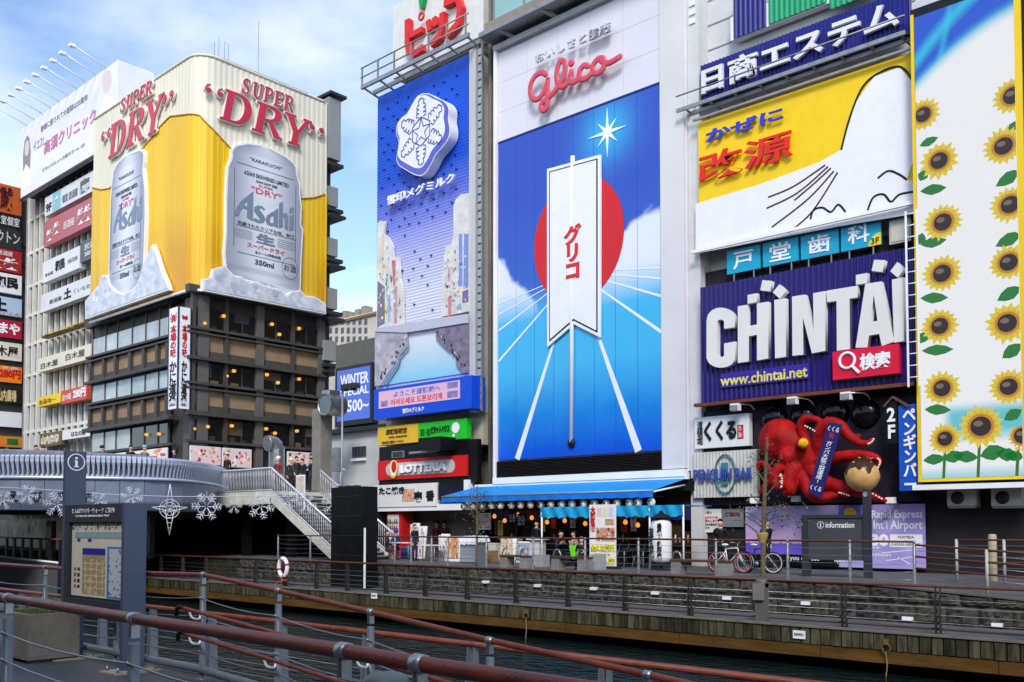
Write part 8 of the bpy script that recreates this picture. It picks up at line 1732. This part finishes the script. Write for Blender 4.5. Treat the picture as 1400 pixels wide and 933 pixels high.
def person(pose, loc, rz, top, bottom, label, hair=(24, 20, 18), shirt=None, shoe=(24, 22, 22), h=1.0, hat=None, group=None, longhair=False, mask=False):
    if pose not in BODY: BODY[pose] = body_mesh(pose)
    src, hz, lean, hd = BODY[pose]; me = src.copy(); idx = [q.material_index for q in src.polygons]; me.materials.clear()
    for m in (m_skin2, cc(*top), cc(*bottom), cc(*shoe), cc(*(shirt or top))): me.materials.append(m)
    me.polygons.foreach_set('material_index', idx)
    p = T('person', label, 'person', loc, group); p.rotation_euler.z = rz; p.scale = (h, h, h)
    b_ = bpy.data.objects.new('body', me); COL.objects.link(b_); b_.parent = p
    c = Vector((0, lean+0.012+hd*0.6, hz+0.765)); hm = MB(); n, m_ = 14, 7; vs = []
    for j in range(m_+1):
        for k in range(n):
            a = 2*math.pi*k/n; back = 0.5+0.5*math.sin(a); th = (0.62+(0.42 if not longhair else 0.62)*back)*math.pi/2*1.12*j/m_
            vs.append(c+Vector((math.sin(th)*math.cos(a)*0.094, math.sin(th)*math.sin(a)*0.108, math.cos(th)*0.105)))
    hm.add(vs, [((j+1)*n+k, (j+1)*n+(k+1) % n, j*n+(k+1) % n, j*n+k) for j in range(m_) for k in range(n)], True)
    def part(nm, mb_, m): o = bpy.data.objects.new(nm, mkmesh(nm, mb_, m)); COL.objects.link(o); o.parent = p; return o
    part('hair', hm, cc(*hair))
    fz = hz+0.715; fy = lean+hd-0.098
    for s in (-1, 1): part('eye', MB().ball((s*0.032, fy+0.012, fz), 0.009, 8, 6), m_black)
    part('mouth', MB().box(-0.02, 0.02, fy-0.002, fy+0.02, fz-0.068, fz-0.06), cc(150, 80, 74))
    if hat: part('hat', MB().lathe((c.x, c.y, c.z+0.01), [(0.12, 0), (0.118, 0.05), (0.09, 0.11), (0.04, 0.135), (0.001, 0.138)], 14), cc(*hat))
    if mask: part('mask', MB().ball((0, fy+0.03, fz-0.05), 0.058, 10, 8, (1, 0.8, 0.8)), m_white)
    return p
def pose_at(px, Y, z=UP): q = onY(px, 760, Y); return (q.x, Y, z)
person('look', pose_at(985, 28.6), 0.5, (20, 22, 28), (20, 22, 28), 'person in dark suit and white shirt standing beside the bicycles', shirt=(214, 218, 226))
person('walk', pose_at(1047, 28.9), 1.0, (22, 22, 28), (24, 24, 28), 'person in black coat walking behind the thin bare tree', hair=(60, 40, 30), shirt=(206, 206, 206))
person('stand', pose_at(597, 32.6), 0.3, (96, 20, 34), (40, 30, 30), 'person in maroon shop uniform behind the counter, on the left', hat=(60, 20, 26))
person('look', pose_at(608, 32.6), 0.5, (96, 20, 34), (40, 30, 30), 'person in maroon shop uniform behind the counter, bending on the right', hat=(40, 16, 20))
person('sit', pose_at(529, 28.2), 2.4, (28, 28, 36), (30, 30, 36), 'person in dark jacket seated at the table beside the black hoarding')
person('sit', pose_at(541, 28.9), -1.9, (30, 44, 110), (30, 30, 40), 'person in blue jacket seated at the table beside the drinks fridge', hat=(36, 50, 130))
person('stand', pose_at(567, 28.2), 1.6, (26, 30, 44), (30, 40, 70), 'person with brown hair and dark coat standing between the folding tables', hair=(110, 70, 44), h=0.92)
person('stand', pose_at(734, 29.8), 0.2, (24, 24, 28), (28, 28, 30), 'person in black apron and white shirt behind the white pedestal counter', shirt=(220, 216, 214), longhair=True)
person('sit_lean', pose_at(763, 28.5), 1.3, (22, 24, 32), (24, 26, 34), 'person in dark navy jacket eating under the blue tent, facing right', h=1.02)
person('sit_lean', pose_at(791, 28.6), -1.3, (150, 136, 120), (40, 40, 44), 'person in tan jacket eating under the blue tent, facing left', h=1.02)
person('sit', pose_at(795, 26.6), 0.4, (20, 20, 22), (22, 22, 24), 'person in black tracksuit sitting on the bench with grey hair', hair=(90, 86, 84), shirt=(196, 196, 196), h=0.86)
O('shopping_bag', MB().poly([(onY(783, 750, 28.2).x+a, 28.2, UP+.55+b_) for a, b_ in ((-.18, .25), (.18, .25), (.12, -.12), (0, -.28), (-.1, -.1))], (0, -1, 0), 0.16), cc(110, 226, 30), None, 'bright green carrier bag held between the two diners', 'bag')
zl = dz_t
for px, Y, pose, rz, top, kw, lab in ((380, 27.3, 'stand', 0.4, (120, 50, 50), dict(hat=(226, 226, 226)), 'person with white cap at the top of the stairs'), (398, 28.4, 'stand', 1.2, (40, 36, 36), dict(shirt=(206, 160, 40), hat=(210, 206, 200)), 'person with yellow scarf on the stair landing'), (405, 27.6, 'walk', 1.4, (50, 50, 52), {}, 'person in dark grey coat stepping onto the stairs'), (413, 28.8, 'stand', 0.2, (30, 34, 46), dict(shirt=(200, 206, 220)), 'person in navy suit standing behind the white notice stand'), (424, 28.6, 'photo', -0.5, (34, 36, 44), dict(shirt=(220, 220, 224)), 'person raising a hand to the face at the stair rail')):
    x = onY(px, 650, Y).x; zf = zl if x < xt else max(UP, dz_t-(dz_t-UP)*(x-xt)/(xb-xt)); person(pose, (x, Y, zf), rz, top, (30, 30, 36), lab, **kw)
for px, t, pose, rz, top, kw, lab in ((7, 48, 'stand', 0.7, (60, 60, 64), dict(hat=(70, 60, 50), mask=True), 'person with white mask at the far left of the bridge'), (47, 46, 'photo', 1.6, (24, 24, 28), {}, 'person in black taking a photo on the bridge'), (57, 46.6, 'photo', 1.2, (24, 24, 30), dict(shirt=(70, 100, 200)), 'second person in black holding up a phone on the bridge'), (138, 46.5, 'stand', 2.6, (20, 20, 22), dict(hat=(20, 20, 22)), 'person in black hood seen from behind on the bridge'), (177, 46, 'stand', 1.3, (26, 28, 34), {}, 'person with short hair looking right on the bridge'), (196, 46.4, 'stand', 1.4, (120, 120, 118), dict(hat=(120, 170, 190)), 'person in pale blue knitted hat on the bridge'), (237, 48, 'stand', -0.6, (30, 34, 90), {}, 'person in dark blue at the corner pillar on the bridge'), (309.5, 51.5, 'stand', 0.3, (40, 30, 30), dict(longhair=True), 'person passing the end of the finned parapet')):
    q = plan_pt(px, t); person(pose, (q.x, q.y, PT+0.02), rz, top, (30, 30, 36), lab, **kw)
x = onY(411, 660, 27.0).x; zf = dz_t-(dz_t-UP)*max(0, (x-xt)/(xb-xt))
ns2 = T('notice_stand', 'white framed notice stand on the stairs', 'notice stand', (x, 27.0, zf)); O('board', MB().box(x-.36, x+.36, 26.98, 27.02, zf+.4, zf+1.35), m_white, ns2); O('sheet', MB().box(x-.31, x+.31, 26.965, 26.978, zf+.5, zf+1.28), mat('notice_peach', (214, 196, 180), 0.6, var=0.3, vs=6), ns2); O('stand_leg', MB().box(x+.3, x+.34, 26.99, 27.03, zf-.3, zf+.399).box(x-.34, x-.3, 26.99, 27.03, zf-.05, zf+.399), m_white, ns2)

# ---------------------------------------------------------------- bicycles
def bicycle(x0, x1, Y, rim, frame_c, lab, r=0.34):
    b_ = T('bicycle', lab, 'bicycle', ((x0+x1)/2, Y, UP), 'bicycles parked on the promenade'); z = UP+r
    for x in (x0, x1):
        wl_ = O('wheel', MB().tube([(x+r*math.cos(k*math.pi/18), Y, z+r*math.sin(k*math.pi/18)) for k in range(36)], .024, 8, closed=True), m_black, b_)
        O('rim', MB().tube([(x+(r-.04)*math.cos(k*math.pi/18), Y, z+(r-.04)*math.sin(k*math.pi/18)) for k in range(36)], .022, 6, closed=True), rim, wl_); sp2 = MB()
        for k in range(14): sp2.tube([(x, Y+.02*(-1)**k, z), (x+(r-.05)*math.cos(k*math.pi/7), Y, z+(r-.05)*math.sin(k*math.pi/7))], .004, 4)
        tag(O('spokes', sp2, m_steel, wl_), kind='stuff'); O('hub', MB().cyl((x, Y-.05, z), (x, Y+.05, z), .03, n=8), m_steel, wl_)
    d = x1-x0; bb_ = Vector((x0+d*.42, Y, UP+.29)); st2 = Vector((x0+d*.34, Y, UP+.78)); hd1 = Vector((x1-d*.2, Y, UP+.82)); hd0 = Vector((x1-d*.17, Y, UP+.66)); re = Vector((x0, Y, z)); fr2 = Vector((x1, Y, z))
    for a, c in ((bb_, st2), (bb_, hd0), (st2, hd1), (hd1, hd0), (hd0, fr2), (re, bb_), (re, st2-Vector((0, 0, .08)))): O('frame_tube', MB().tube([a, c], .02, 8), frame_c, b_)
    O('saddle', MB().ball(st2+Vector((-.02, 0, .14)), .13, 12, 8, (1, .55, .3)), m_white, b_); O('seat_post', MB().tube([st2, st2+Vector((-.01, 0, .12))], .014, 6), m_steel, b_)
    O('handlebar', MB().tube(smooth_path([hd1+Vector((-.12, -.26, .16)), hd1+Vector((-.02, -.2, .18)), hd1+Vector((0, 0, .14)), hd1+Vector((-.02, .2, .18)), hd1+Vector((-.12, .26, .16))], 4), .015, 6), m_steel, b_); O('stem', MB().tube([hd1, hd1+Vector((0, 0, .14))], .015, 6), m_steel, b_)
    O('crank', MB().lathe((bb_.x, Y-.05, bb_.z), [(.09, 0), (.09, .01), (.001, .012)], 14, axis='Y'), m_steel, b_); O('pedal', MB().box(bb_.x-.02, bb_.x+.06, Y-.17, Y-.07, bb_.z-.17, bb_.z-.14), m_black, b_)
    return b_
m_pinkrim = mat('rim_pink', (214, 90, 110), .4); m_crrim = mat('rim_cream', (220, 214, 190), .4)
bicycle(onY(980, 765, 28.0).x, onY(1016, 765, 28.0).x, 28.0, m_pinkrim, cc(226, 226, 226), 'white bicycle with pink wheel rims in front of the suited person')
bicycle(onY(1019, 765, 28.35).x, onY(1057, 765, 28.35).x, 28.35, m_crrim, cc(40, 40, 44), 'dark bicycle with cream tyres behind the thin tree')

# ---------------------------------------------------------------- two thin street trees
def leafy(name, lab, trunk, limbs, leaves, lm_, r0, seed):
    base = Vector(trunk[0]); t_ = T(name, lab, 'tree', base); m_bark = mat('bark', (104, 92, 70), .9, var=.35, vs=6, bump=.4)
    P = smooth_path(trunk, 5); O('trunk', MB().tube(P, lerp_list([r0, r0*.8, r0*.45], len(P)), 8), m_bark, t_); lb_ = MB(); rs = random.Random(seed)
    for a in limbs: P = smooth_path(a, 4); O('limb', MB().tube(P, lerp_list([r0*.4, r0*.12], len(P)), 6), m_bark, t_)
    cm = MB(); me_ = []
    for c, rad, n in leaves:
        for k in range(n):
            d = Vector((rs.gauss(0, 1), rs.gauss(0, 1), rs.gauss(0, .8))); p = Vector(c)+d*rad*.5; s = rs.uniform(.03, .07); u = Vector((rs.gauss(0, 1), rs.gauss(0, 1), rs.gauss(0, .6))).normalized(); w = u.cross(Vector((rs.random(), rs.random(), 1))).normalized()
            cm.add([p, p+u*s+w*s*.45, p+u*s*2, p+u*s-w*s*.45], [(0, 1, 2, 3)], mi=rs.choice((0, 0, 1)))
    o = O('crown', cm, lm_, t_); tag(o, kind='stuff'); return t_
lg = [mat('leaf_green', (74, 92, 48), .6, var=.3, vs=4), mat('leaf_olive', (110, 104, 56), .6, var=.3, vs=4)]; lo2 = [mat('leaf_dull', (96, 92, 52), .6, var=.3, vs=4), mat('leaf_rust', (128, 96, 54), .6, var=.3, vs=4)]
Yt = 26.3; tp = lambda px, py, d=0: onY(px, py, Yt-d)
leafy('sapling', 'small leafy sapling in front of the blue awning corner', [tp(651, 774), tp(652, 735), tp(652, 700), tp(652.5, 664)], [[tp(652, 712), tp(645, 700), tp(640, 690)], [tp(652, 705), tp(660, 694), tp(667, 684)], [tp(652, 690), tp(646, 678), tp(640, 673)], [tp(652, 690), tp(659, 680), tp(664, 672)]], [(tp(642, 690), .5, 70), (tp(664, 686), .5, 70), (tp(652, 700), .7, 110), (tp(644, 676), .4, 50), (tp(660, 676), .4, 50), (tp(650, 724), .5, 60)], lg, .05, 1)
Yt = 26.6
limbs = [[tp(1044, 716), tp(1030, 704), tp(1016, 700), tp(1008, 695)], [tp(1044, 722), tp(1030, 712), tp(1020, 706)], [tp(1043, 735), tp(1028, 722), tp(1012, 712), tp(1002, 712)], [tp(1045, 706), tp(1060, 694), tp(1072, 690)], [tp(1045, 715), tp(1058, 708), tp(1074, 704), tp(1084, 706)], [tp(1045, 690), tp(1034, 684), tp(1026, 676)], [tp(1046, 680), tp(1056, 668), tp(1064, 660)], [tp(1046, 660), tp(1038, 648), tp(1034, 640)], [tp(1047, 650), tp(1053, 636), tp(1060, 628)]]
leafy('bare_tree', 'slender nearly bare tree with a few dull leaves by the promenade railing', [tp(1043, 792), tp(1044, 740), tp(1045, 690), tp(1047, 640), tp(1049, 598)], limbs, [(tp(1076, 706), .7, 150), (tp(1066, 694), .5, 60), (tp(1048, 620), .5, 60), (tp(1060, 655), .6, 60), (tp(1038, 640), .5, 40), (tp(1020, 704), .8, 46), (tp(1060, 635), .5, 40), (tp(1030, 690), .6, 30)], lo2, .085, 2)
O('tree_guard', MB().lathe(onZ(1043, 792, UP), [(.1, 1.05), (.13, 1.15), (.17, 1.3), (.15, 1.35), (.1, 1.3)], 10), mat('straw_wrap', (150, 130, 80), .9, var=.3, bump=.5), None, 'straw wrap tied round the trunk of the bare tree', 'tree wrap')
# ---------------------------------------------------------------- information boards
m_ib = mat('board_blue_grey', (74, 84, 104), 0.45, 0.15, var=0.08, vs=1.2); m_ibd = mat('board_dark', (50, 53, 60), 0.5, var=0.08)
def i_mark(pl, u, v, off, r, parent, m=None):
    m = m or m_w; mb = MB(); O('emblem_ring', MB().stroke([pl.w(u+r*math.cos(k*math.pi/16), v+r*math.sin(k*math.pi/16), off+.006) for k in range(33)], r*.12, pl.n(), .006), m, parent)
    O('emblem_dot', MB().poly([pl.w(u+r*.16*math.cos(k*math.pi/8), v+r*.48+r*.16*math.sin(k*math.pi/8), off+.006) for k in range(16)], pl.n(), .006), m, parent)
    O('emblem_i', MB().poly([pl.w(u+a*r, v+b_*r, off+.006) for a, b_ in ((-.26, -.62), (.26, -.62), (.26, -.48), (.15, -.46), (.15, .2), (-.24, .2), (-.24, .08), (-.13, .06), (-.13, -.46), (-.26, -.48))], pl.n(), .006), m, parent)
# near board: tall pillar left, short pillar right, map case between
NYb = 4.85; pnb = PY(NYb)
xl0 = pnb.p(84.5, 750).x; xl1 = xl0+.07; xr0 = pnb.p(166.5, 780).x; xr1 = xr0+.06; DP = .25
ztl, ztr = pnb.p(86, 617).z, pnb.p(167, 688).z
ib = T('information_board', 'blue grey riverside map board with tall i pillar in the left foreground', 'information board', ((xl0+xr1)/2, NYb+.1, 0))
O('tall_pillar', MB().box(xl0, xl1, NYb, NYb+DP, .02, ztl), m_ib, ib); O('short_pillar', MB().box(xr0, xr1, NYb-.01, NYb+DP, .02, ztr), m_ib, ib)
for x0_, x1_ in ((xl0, xl1), (xr0, xr1)):
    O('base_plate', MB().box(x0_-.16, x1_+.16, NYb-.16, NYb+.4, 0, .02), mat('plate_bone', (150, 144, 120), .6, var=.3), ib)
    for a, b_ in ((x0_-.1, NYb-.1), (x1_+.1, NYb-.1), (x1_+.1, NYb+.33)): O('anchor_bolt', MB().cyl((a, b_, .02), (a, b_, .07), .014, n=6), m_steel, ib)
    O('gusset', MB().poly([(x1_, NYb+.1, .021), (x1_+.12, NYb+.1, .021), (x1_, NYb+.1, .17)], (0, -1, 0), .02), m_ibd, ib)
zc0 = pnb.p(130, 818).z
O('case', MB().box(xl1+.001, xr0-.001, NYb+.05, NYb+.2, zc0-.1, ztr), m_ibd, ib); O('header', MB().box(xl1+.001, xr0-.001, NYb+.0, NYb+.049, ztr-.21, ztr-.002), m_ibd, ib)
O('case_jamb', MB().box(xl1+.001, xl1+.1, NYb+.0, NYb+.049, zc0-.1, ztr-.211), m_ibd, ib); O('case_sill', MB().box(xl1+.101, xr0-.001, NYb+.0, NYb+.049, zc0-.1, zc0-.03), m_ibd, ib)
mr_ = (xl1+.13, xr0-.03, zc0, ztr-.22)
def map_fn(U, V):
    b_ = np.array(rgb(206, 200, 186)); C = np.tile(b_, U.shape+(1,)).astype(float); g_ = lambda *c: np.array(rgb(*c))
    def box(a, c, d, e, col): C[(U > a) & (U < c) & (V > d) & (V < e)] = g_(*col)
    box(.06, 1, .79, .88, (190, 110, 110)); box(.06, 1, .805, .865, (110, 176, 186))
    for k in range(7): box(.17+.13*k, .18+.13*k, .78, .89, (170, 160, 150))
    box(.1, .17, .74, .79, (40, 60, 160)); box(.32, .39, .74, .79, (40, 60, 160))
    box(.22, .66, .57, .66, (34, 50, 140)); box(.22, .66, .03, .565, (160, 138, 104)); n = vnoise(U, V, 40, 3); C[(U > .22) & (U < .66) & (V < .565) & (V > .03) & (n > .7)] = g_(196, 176, 140); C[(U > .24) & (U < .64) & (V < .5) & (V > .05) & ((np.abs((U*9) % 1-.5) < .05) | (np.abs((V*12) % 1-.5) < .06))] = g_(214, 200, 170)
    box(.7, 1, .0, .69, (40, 120, 176)); box(.73, .98, .03, .66, (186, 192, 200)); n2 = vnoise(U, V, 30, 8); C[(U > .73) & (U < .98) & (V < .66) & (V > .03) & (n2 > .72)] = g_(90, 100, 130)
    for k in range(4): box(.05, .1, .1+.08*k, .15+.08*k, (160, 70, 70)); box(.12, .17, .1+.08*k, .15+.08*k, (60, 60, 66))
    n3 = vnoise(U, V, 50, 11); C[(V > .9) & (n3 > .6)] = g_(110, 104, 96); return C
prints('map_sheet', PY(NYb+.05), mr_, .012, 90, 110, map_fn, mat('map_print', attr=True, var=.05, rough=.25), ib)
text('とんぼりリバーウォーク ご案内', PY(NYb), (xl1+.22, xr0-.2, ztr-.105, ztr-.045), .003, m_w, ib, depth=.004); text('TOMBORI RIVERWALK MAP', PY(NYb), (xl1+.3, xr0-.32, ztr-.15, ztr-.125), .003, m_w, ib, depth=.004)
i_mark(PX(xl1), NYb+DP*.5, PX(xl1).p(100, 632).z, .002, .1, ib)
# the same kind of board on the far bank, seen from its back
FYb = 27.2; pf = PY(FYb); x0, x1, x2, x3 = pf.p(1096, 750).x, pf.p(1104, 750).x, pf.p(1180.5, 750).x, pf.p(1188, 750).x; zt0, zt1 = pf.p(1140, 704).z, pf.p(1185, 669).z
fi = T('information_board', 'dark grey information board with white i emblem on the far promenade', 'information board', ((x0+x3)/2, FYb, UP))
O('short_pillar', MB().box(x0, x1, FYb, FYb+.25, UP, zt0), m_ibd, fi); O('tall_pillar', MB().box(x2, x3, FYb-.02, FYb+.25, UP, zt1), m_ibd, fi); O('panel', MB().box(x1+.001, x2-.001, FYb+.05, FYb+.2, pf.p(1140, 766).z, zt0-.1), mat('panel_slate', (68, 70, 74), .5, var=.08), fi); O('header', MB().box(x1+.001, x2-.001, FYb+.01, FYb+.24, zt0-.099, zt0), m_ibd, fi)
i_mark(PY(FYb+.05), pf.p(1121, 718).x, pf.p(1121, 718).z, .002, .1, fi); text('information', PY(FYb+.05), (pf.p(1128, 718).x, pf.p(1167, 718).x, pf.p(1128, 722).z, pf.p(1128, 714).z), .002, m_w, fi, depth=.006, bold=.01); i_mark(PY(FYb-.02), (x2+x3)/2, pf.p(1184, 676).z, .002, .06, fi)
# concrete planter
p0 = onZ(36, 895, 0); px0, px1 = PY(4.75).p(33, 870).x, PY(4.75).p(80, 870).x
pln = T('planter', 'square concrete planter with a little grass left of the map board', 'planter', ((px0+px1)/2, 5.1, 0)); zp = PY(4.75).p(50, 834).z
pm = MB(); m_pl = mat('planter_concrete', (116, 110, 100), .9, var=.3, vs=5, bump=.4); w_ = .06; ya, yb2 = 4.4, 5.0
for nm, bx2 in (('side', (px0, px1, ya, ya+w_, .04, zp)), ('side', (px0, px1, yb2-w_, yb2, .04, zp)), ('side', (px0, px0+w_, ya+w_, yb2-w_, .04, zp)), ('side', (px1-w_, px1, ya+w_, yb2-w_, .04, zp))): O(nm, MB().box(*bx2), m_pl, pln)
O('soil', MB().box(px0+w_, px1-w_, ya+w_, yb2-w_, .1, zp-.05), mat('soil', (50, 42, 34), .95), pln)
for x in (px0+.08, px1-.08): O('foot', MB().box(x-.06, x+.06, ya+.03, yb2-.03, 0, .04), m_dgrey, pln)
gm = MB(); rs = random.Random(2)
for k in range(420):
    x, y = rs.uniform(px0+.08, px1-.08), rs.uniform(ya+.08, yb2-.08); h = rs.uniform(.03, .1); a = rs.random()*6.28; d = Vector((math.cos(a), math.sin(a), 0))*.006; t2 = Vector((rs.uniform(-.03, .03), rs.uniform(-.03, .03), h)); q = Vector((x, y, zp-.05)); gm.add([q-d, q+d, q+t2], [(0, 1, 2)])
tag(O('grass', gm, mat('grass', (78, 104, 40), .7, var=.3), pln), kind='stuff')
# capped bollards behind the nearest railing
for px, py, lab in ((528, 921, 'round capped grey bollard at the bottom edge of the picture'), (2, 826, 'green grey bollard cut off by the left edge of the picture')):
    z_ = .95; q = onZ(px, py, z_); bo = T('bollard', lab, 'bollard', (q.x, q.y, 0)); O('shaft', MB().cyl((q.x, q.y, 0), (q.x, q.y, z_-.05), .085, n=20), mat('bollard_green', (92, 104, 104), .5, var=.15), bo); O('cap', MB().lathe((q.x, q.y, z_-.05), [(.1, 0), (.1, .03), (.07, .05), (.001, .056)], 20), MATS['bollard_green'], bo)
# ---------------------------------------------------------------- string of wire snowflake lights over the canal
m_wire = mat('white_wire', (214, 216, 222), .4, var=.05)
def at_t(px, py, t): d = ray(px, py); return Vector((d.x*t, d.y*t, CAMZ+d.z*t))
tt2 = lambda px: 30+(px+30)/480*11.5
cat_ = [(-40, 664), (30, 668), (80, 671), (150, 676), (232, 679), (300, 679), (360, 678), (420, 681), (467, 683)]
lw = T('light_string', 'thin white cable strung across the canal carrying the snowflake lights', 'cable', at_t(232, 679, tt2(232))); O('cable', MB().tube(smooth_path([at_t(px, py, tt2(px)) for px, py in cat_], 5), .014, 5), m_wire, lw)
def flake(c, r, nrm, lab, ringy):
    u = Vector((nrm.y, -nrm.x, 0)).normalized(); v = Vector((0, 0, 1)); f = T('snowflake_light', lab, 'snowflake light', c-Vector((0, 0, r)), 'wire snowflake lights'); w = r*.028; a0 = random.uniform(0, .3)
    pt = lambda a, q, s=0: c+u*(math.cos(a)*q-math.sin(a)*s)+v*(math.sin(a)*q+math.cos(a)*s)
    for k in range(6):
        a = a0+k*math.pi/3; ar = MB(); ar.tube([pt(a, r*.08), pt(a, r)], w, 5)
        for q, L_ in ((.42, .2), (.62, .26), (.82, .2)):
            for s in (-1, 1): ar.tube([pt(a, r*q), pt(a, r*(q+L_*.7), s*r*L_)], w, 5)
        O('arm', ar, m_wire, f)
    if ringy: O('ring', MB().tube([pt(k*math.pi/14, r*.62) for k in range(28)], w*.7, 5, closed=True), m_wire, f)
    O('hanger', MB().tube([c+v*r*.6, c+v*r*1.05], w*.5, 4), m_wire, f); return f
random.seed(3)
for i, (px, py, rp, ringy, lab) in enumerate(((4, 684, 14, False, 'wire snowflake light half cut by the left edge'), (38, 677, 14, False, 'wire snowflake light between the two painted hiragana'), (78, 690, 18, False, 'large wire snowflake light left of the tall i pillar'), (133, 686, 13, False, 'small wire snowflake light just above the map board'), (180, 680, 15, False, 'wire snowflake light above the right end of the map board'), (282.5, 693, 20, True, 'ringed wire snowflake light right of the wire star'), (320, 692, 11, False, 'small wire snowflake light at the bridge end'), (356.5, 692, 19, True, 'ringed wire snowflake light below the stair landing'), (393, 684, 14, False, 'wire snowflake light in front of the upper stair balusters'), (419, 690, 14, False, 'wire snowflake light in front of the middle of the stairs'), (455, 690, 16, False, 'wire snowflake light at the foot of the back stair rail'))):
    t = tt2(px); c = at_t(px, py, t); flake(c, rp*t/FPX, Vector((-c.x, -c.y, 0)).normalized(), lab, ringy)
t = tt2(232); c = at_t(232, 696, t); s_ = t/FPX; u = Vector((-c.y, c.x, 0)).normalized()*-1
if u.dot(Vector((1, 0, 0))) < 0: u = -u
v = Vector((0, 0, 1)); stl = T('star_light', 'long tailed wire star light hanging between the snowflakes', 'star light', c-Vector((0, 0, 34*s_)))
P = lambda x, y: c+u*x*s_+v*y*s_
for a, b_ in (((0, 34), 5), ((0, -36), 6)):
    for s in (-1, 1): O('spike', MB().tube([P(s*b_, 0), P(*a)], .014, 5), m_wire, stl)
for s in (-1, 1):
    for q in (-4, 4): O('spike', MB().tube([P(0, q), P(s*23, 2)], .014, 5), m_wire, stl)
for rr_ in (9, 13): O('ring', MB().tube([P(rr_*math.cos(k*math.pi/12), rr_*math.sin(k*math.pi/12)) for k in range(24)], .012, 5, closed=True), m_wire, stl)
for k in range(8): a = k*math.pi/4+.4; O('spoke', MB().tube([P(0, 0), P(14*math.cos(a), 14*math.sin(a))], .01, 5), m_wire, stl)
for k in range(3): y = -12-7*k; w = 5-1.2*k; O('cross_wire', MB().tube([P(-w, y), P(w, y)], .01, 5), m_wire, stl)
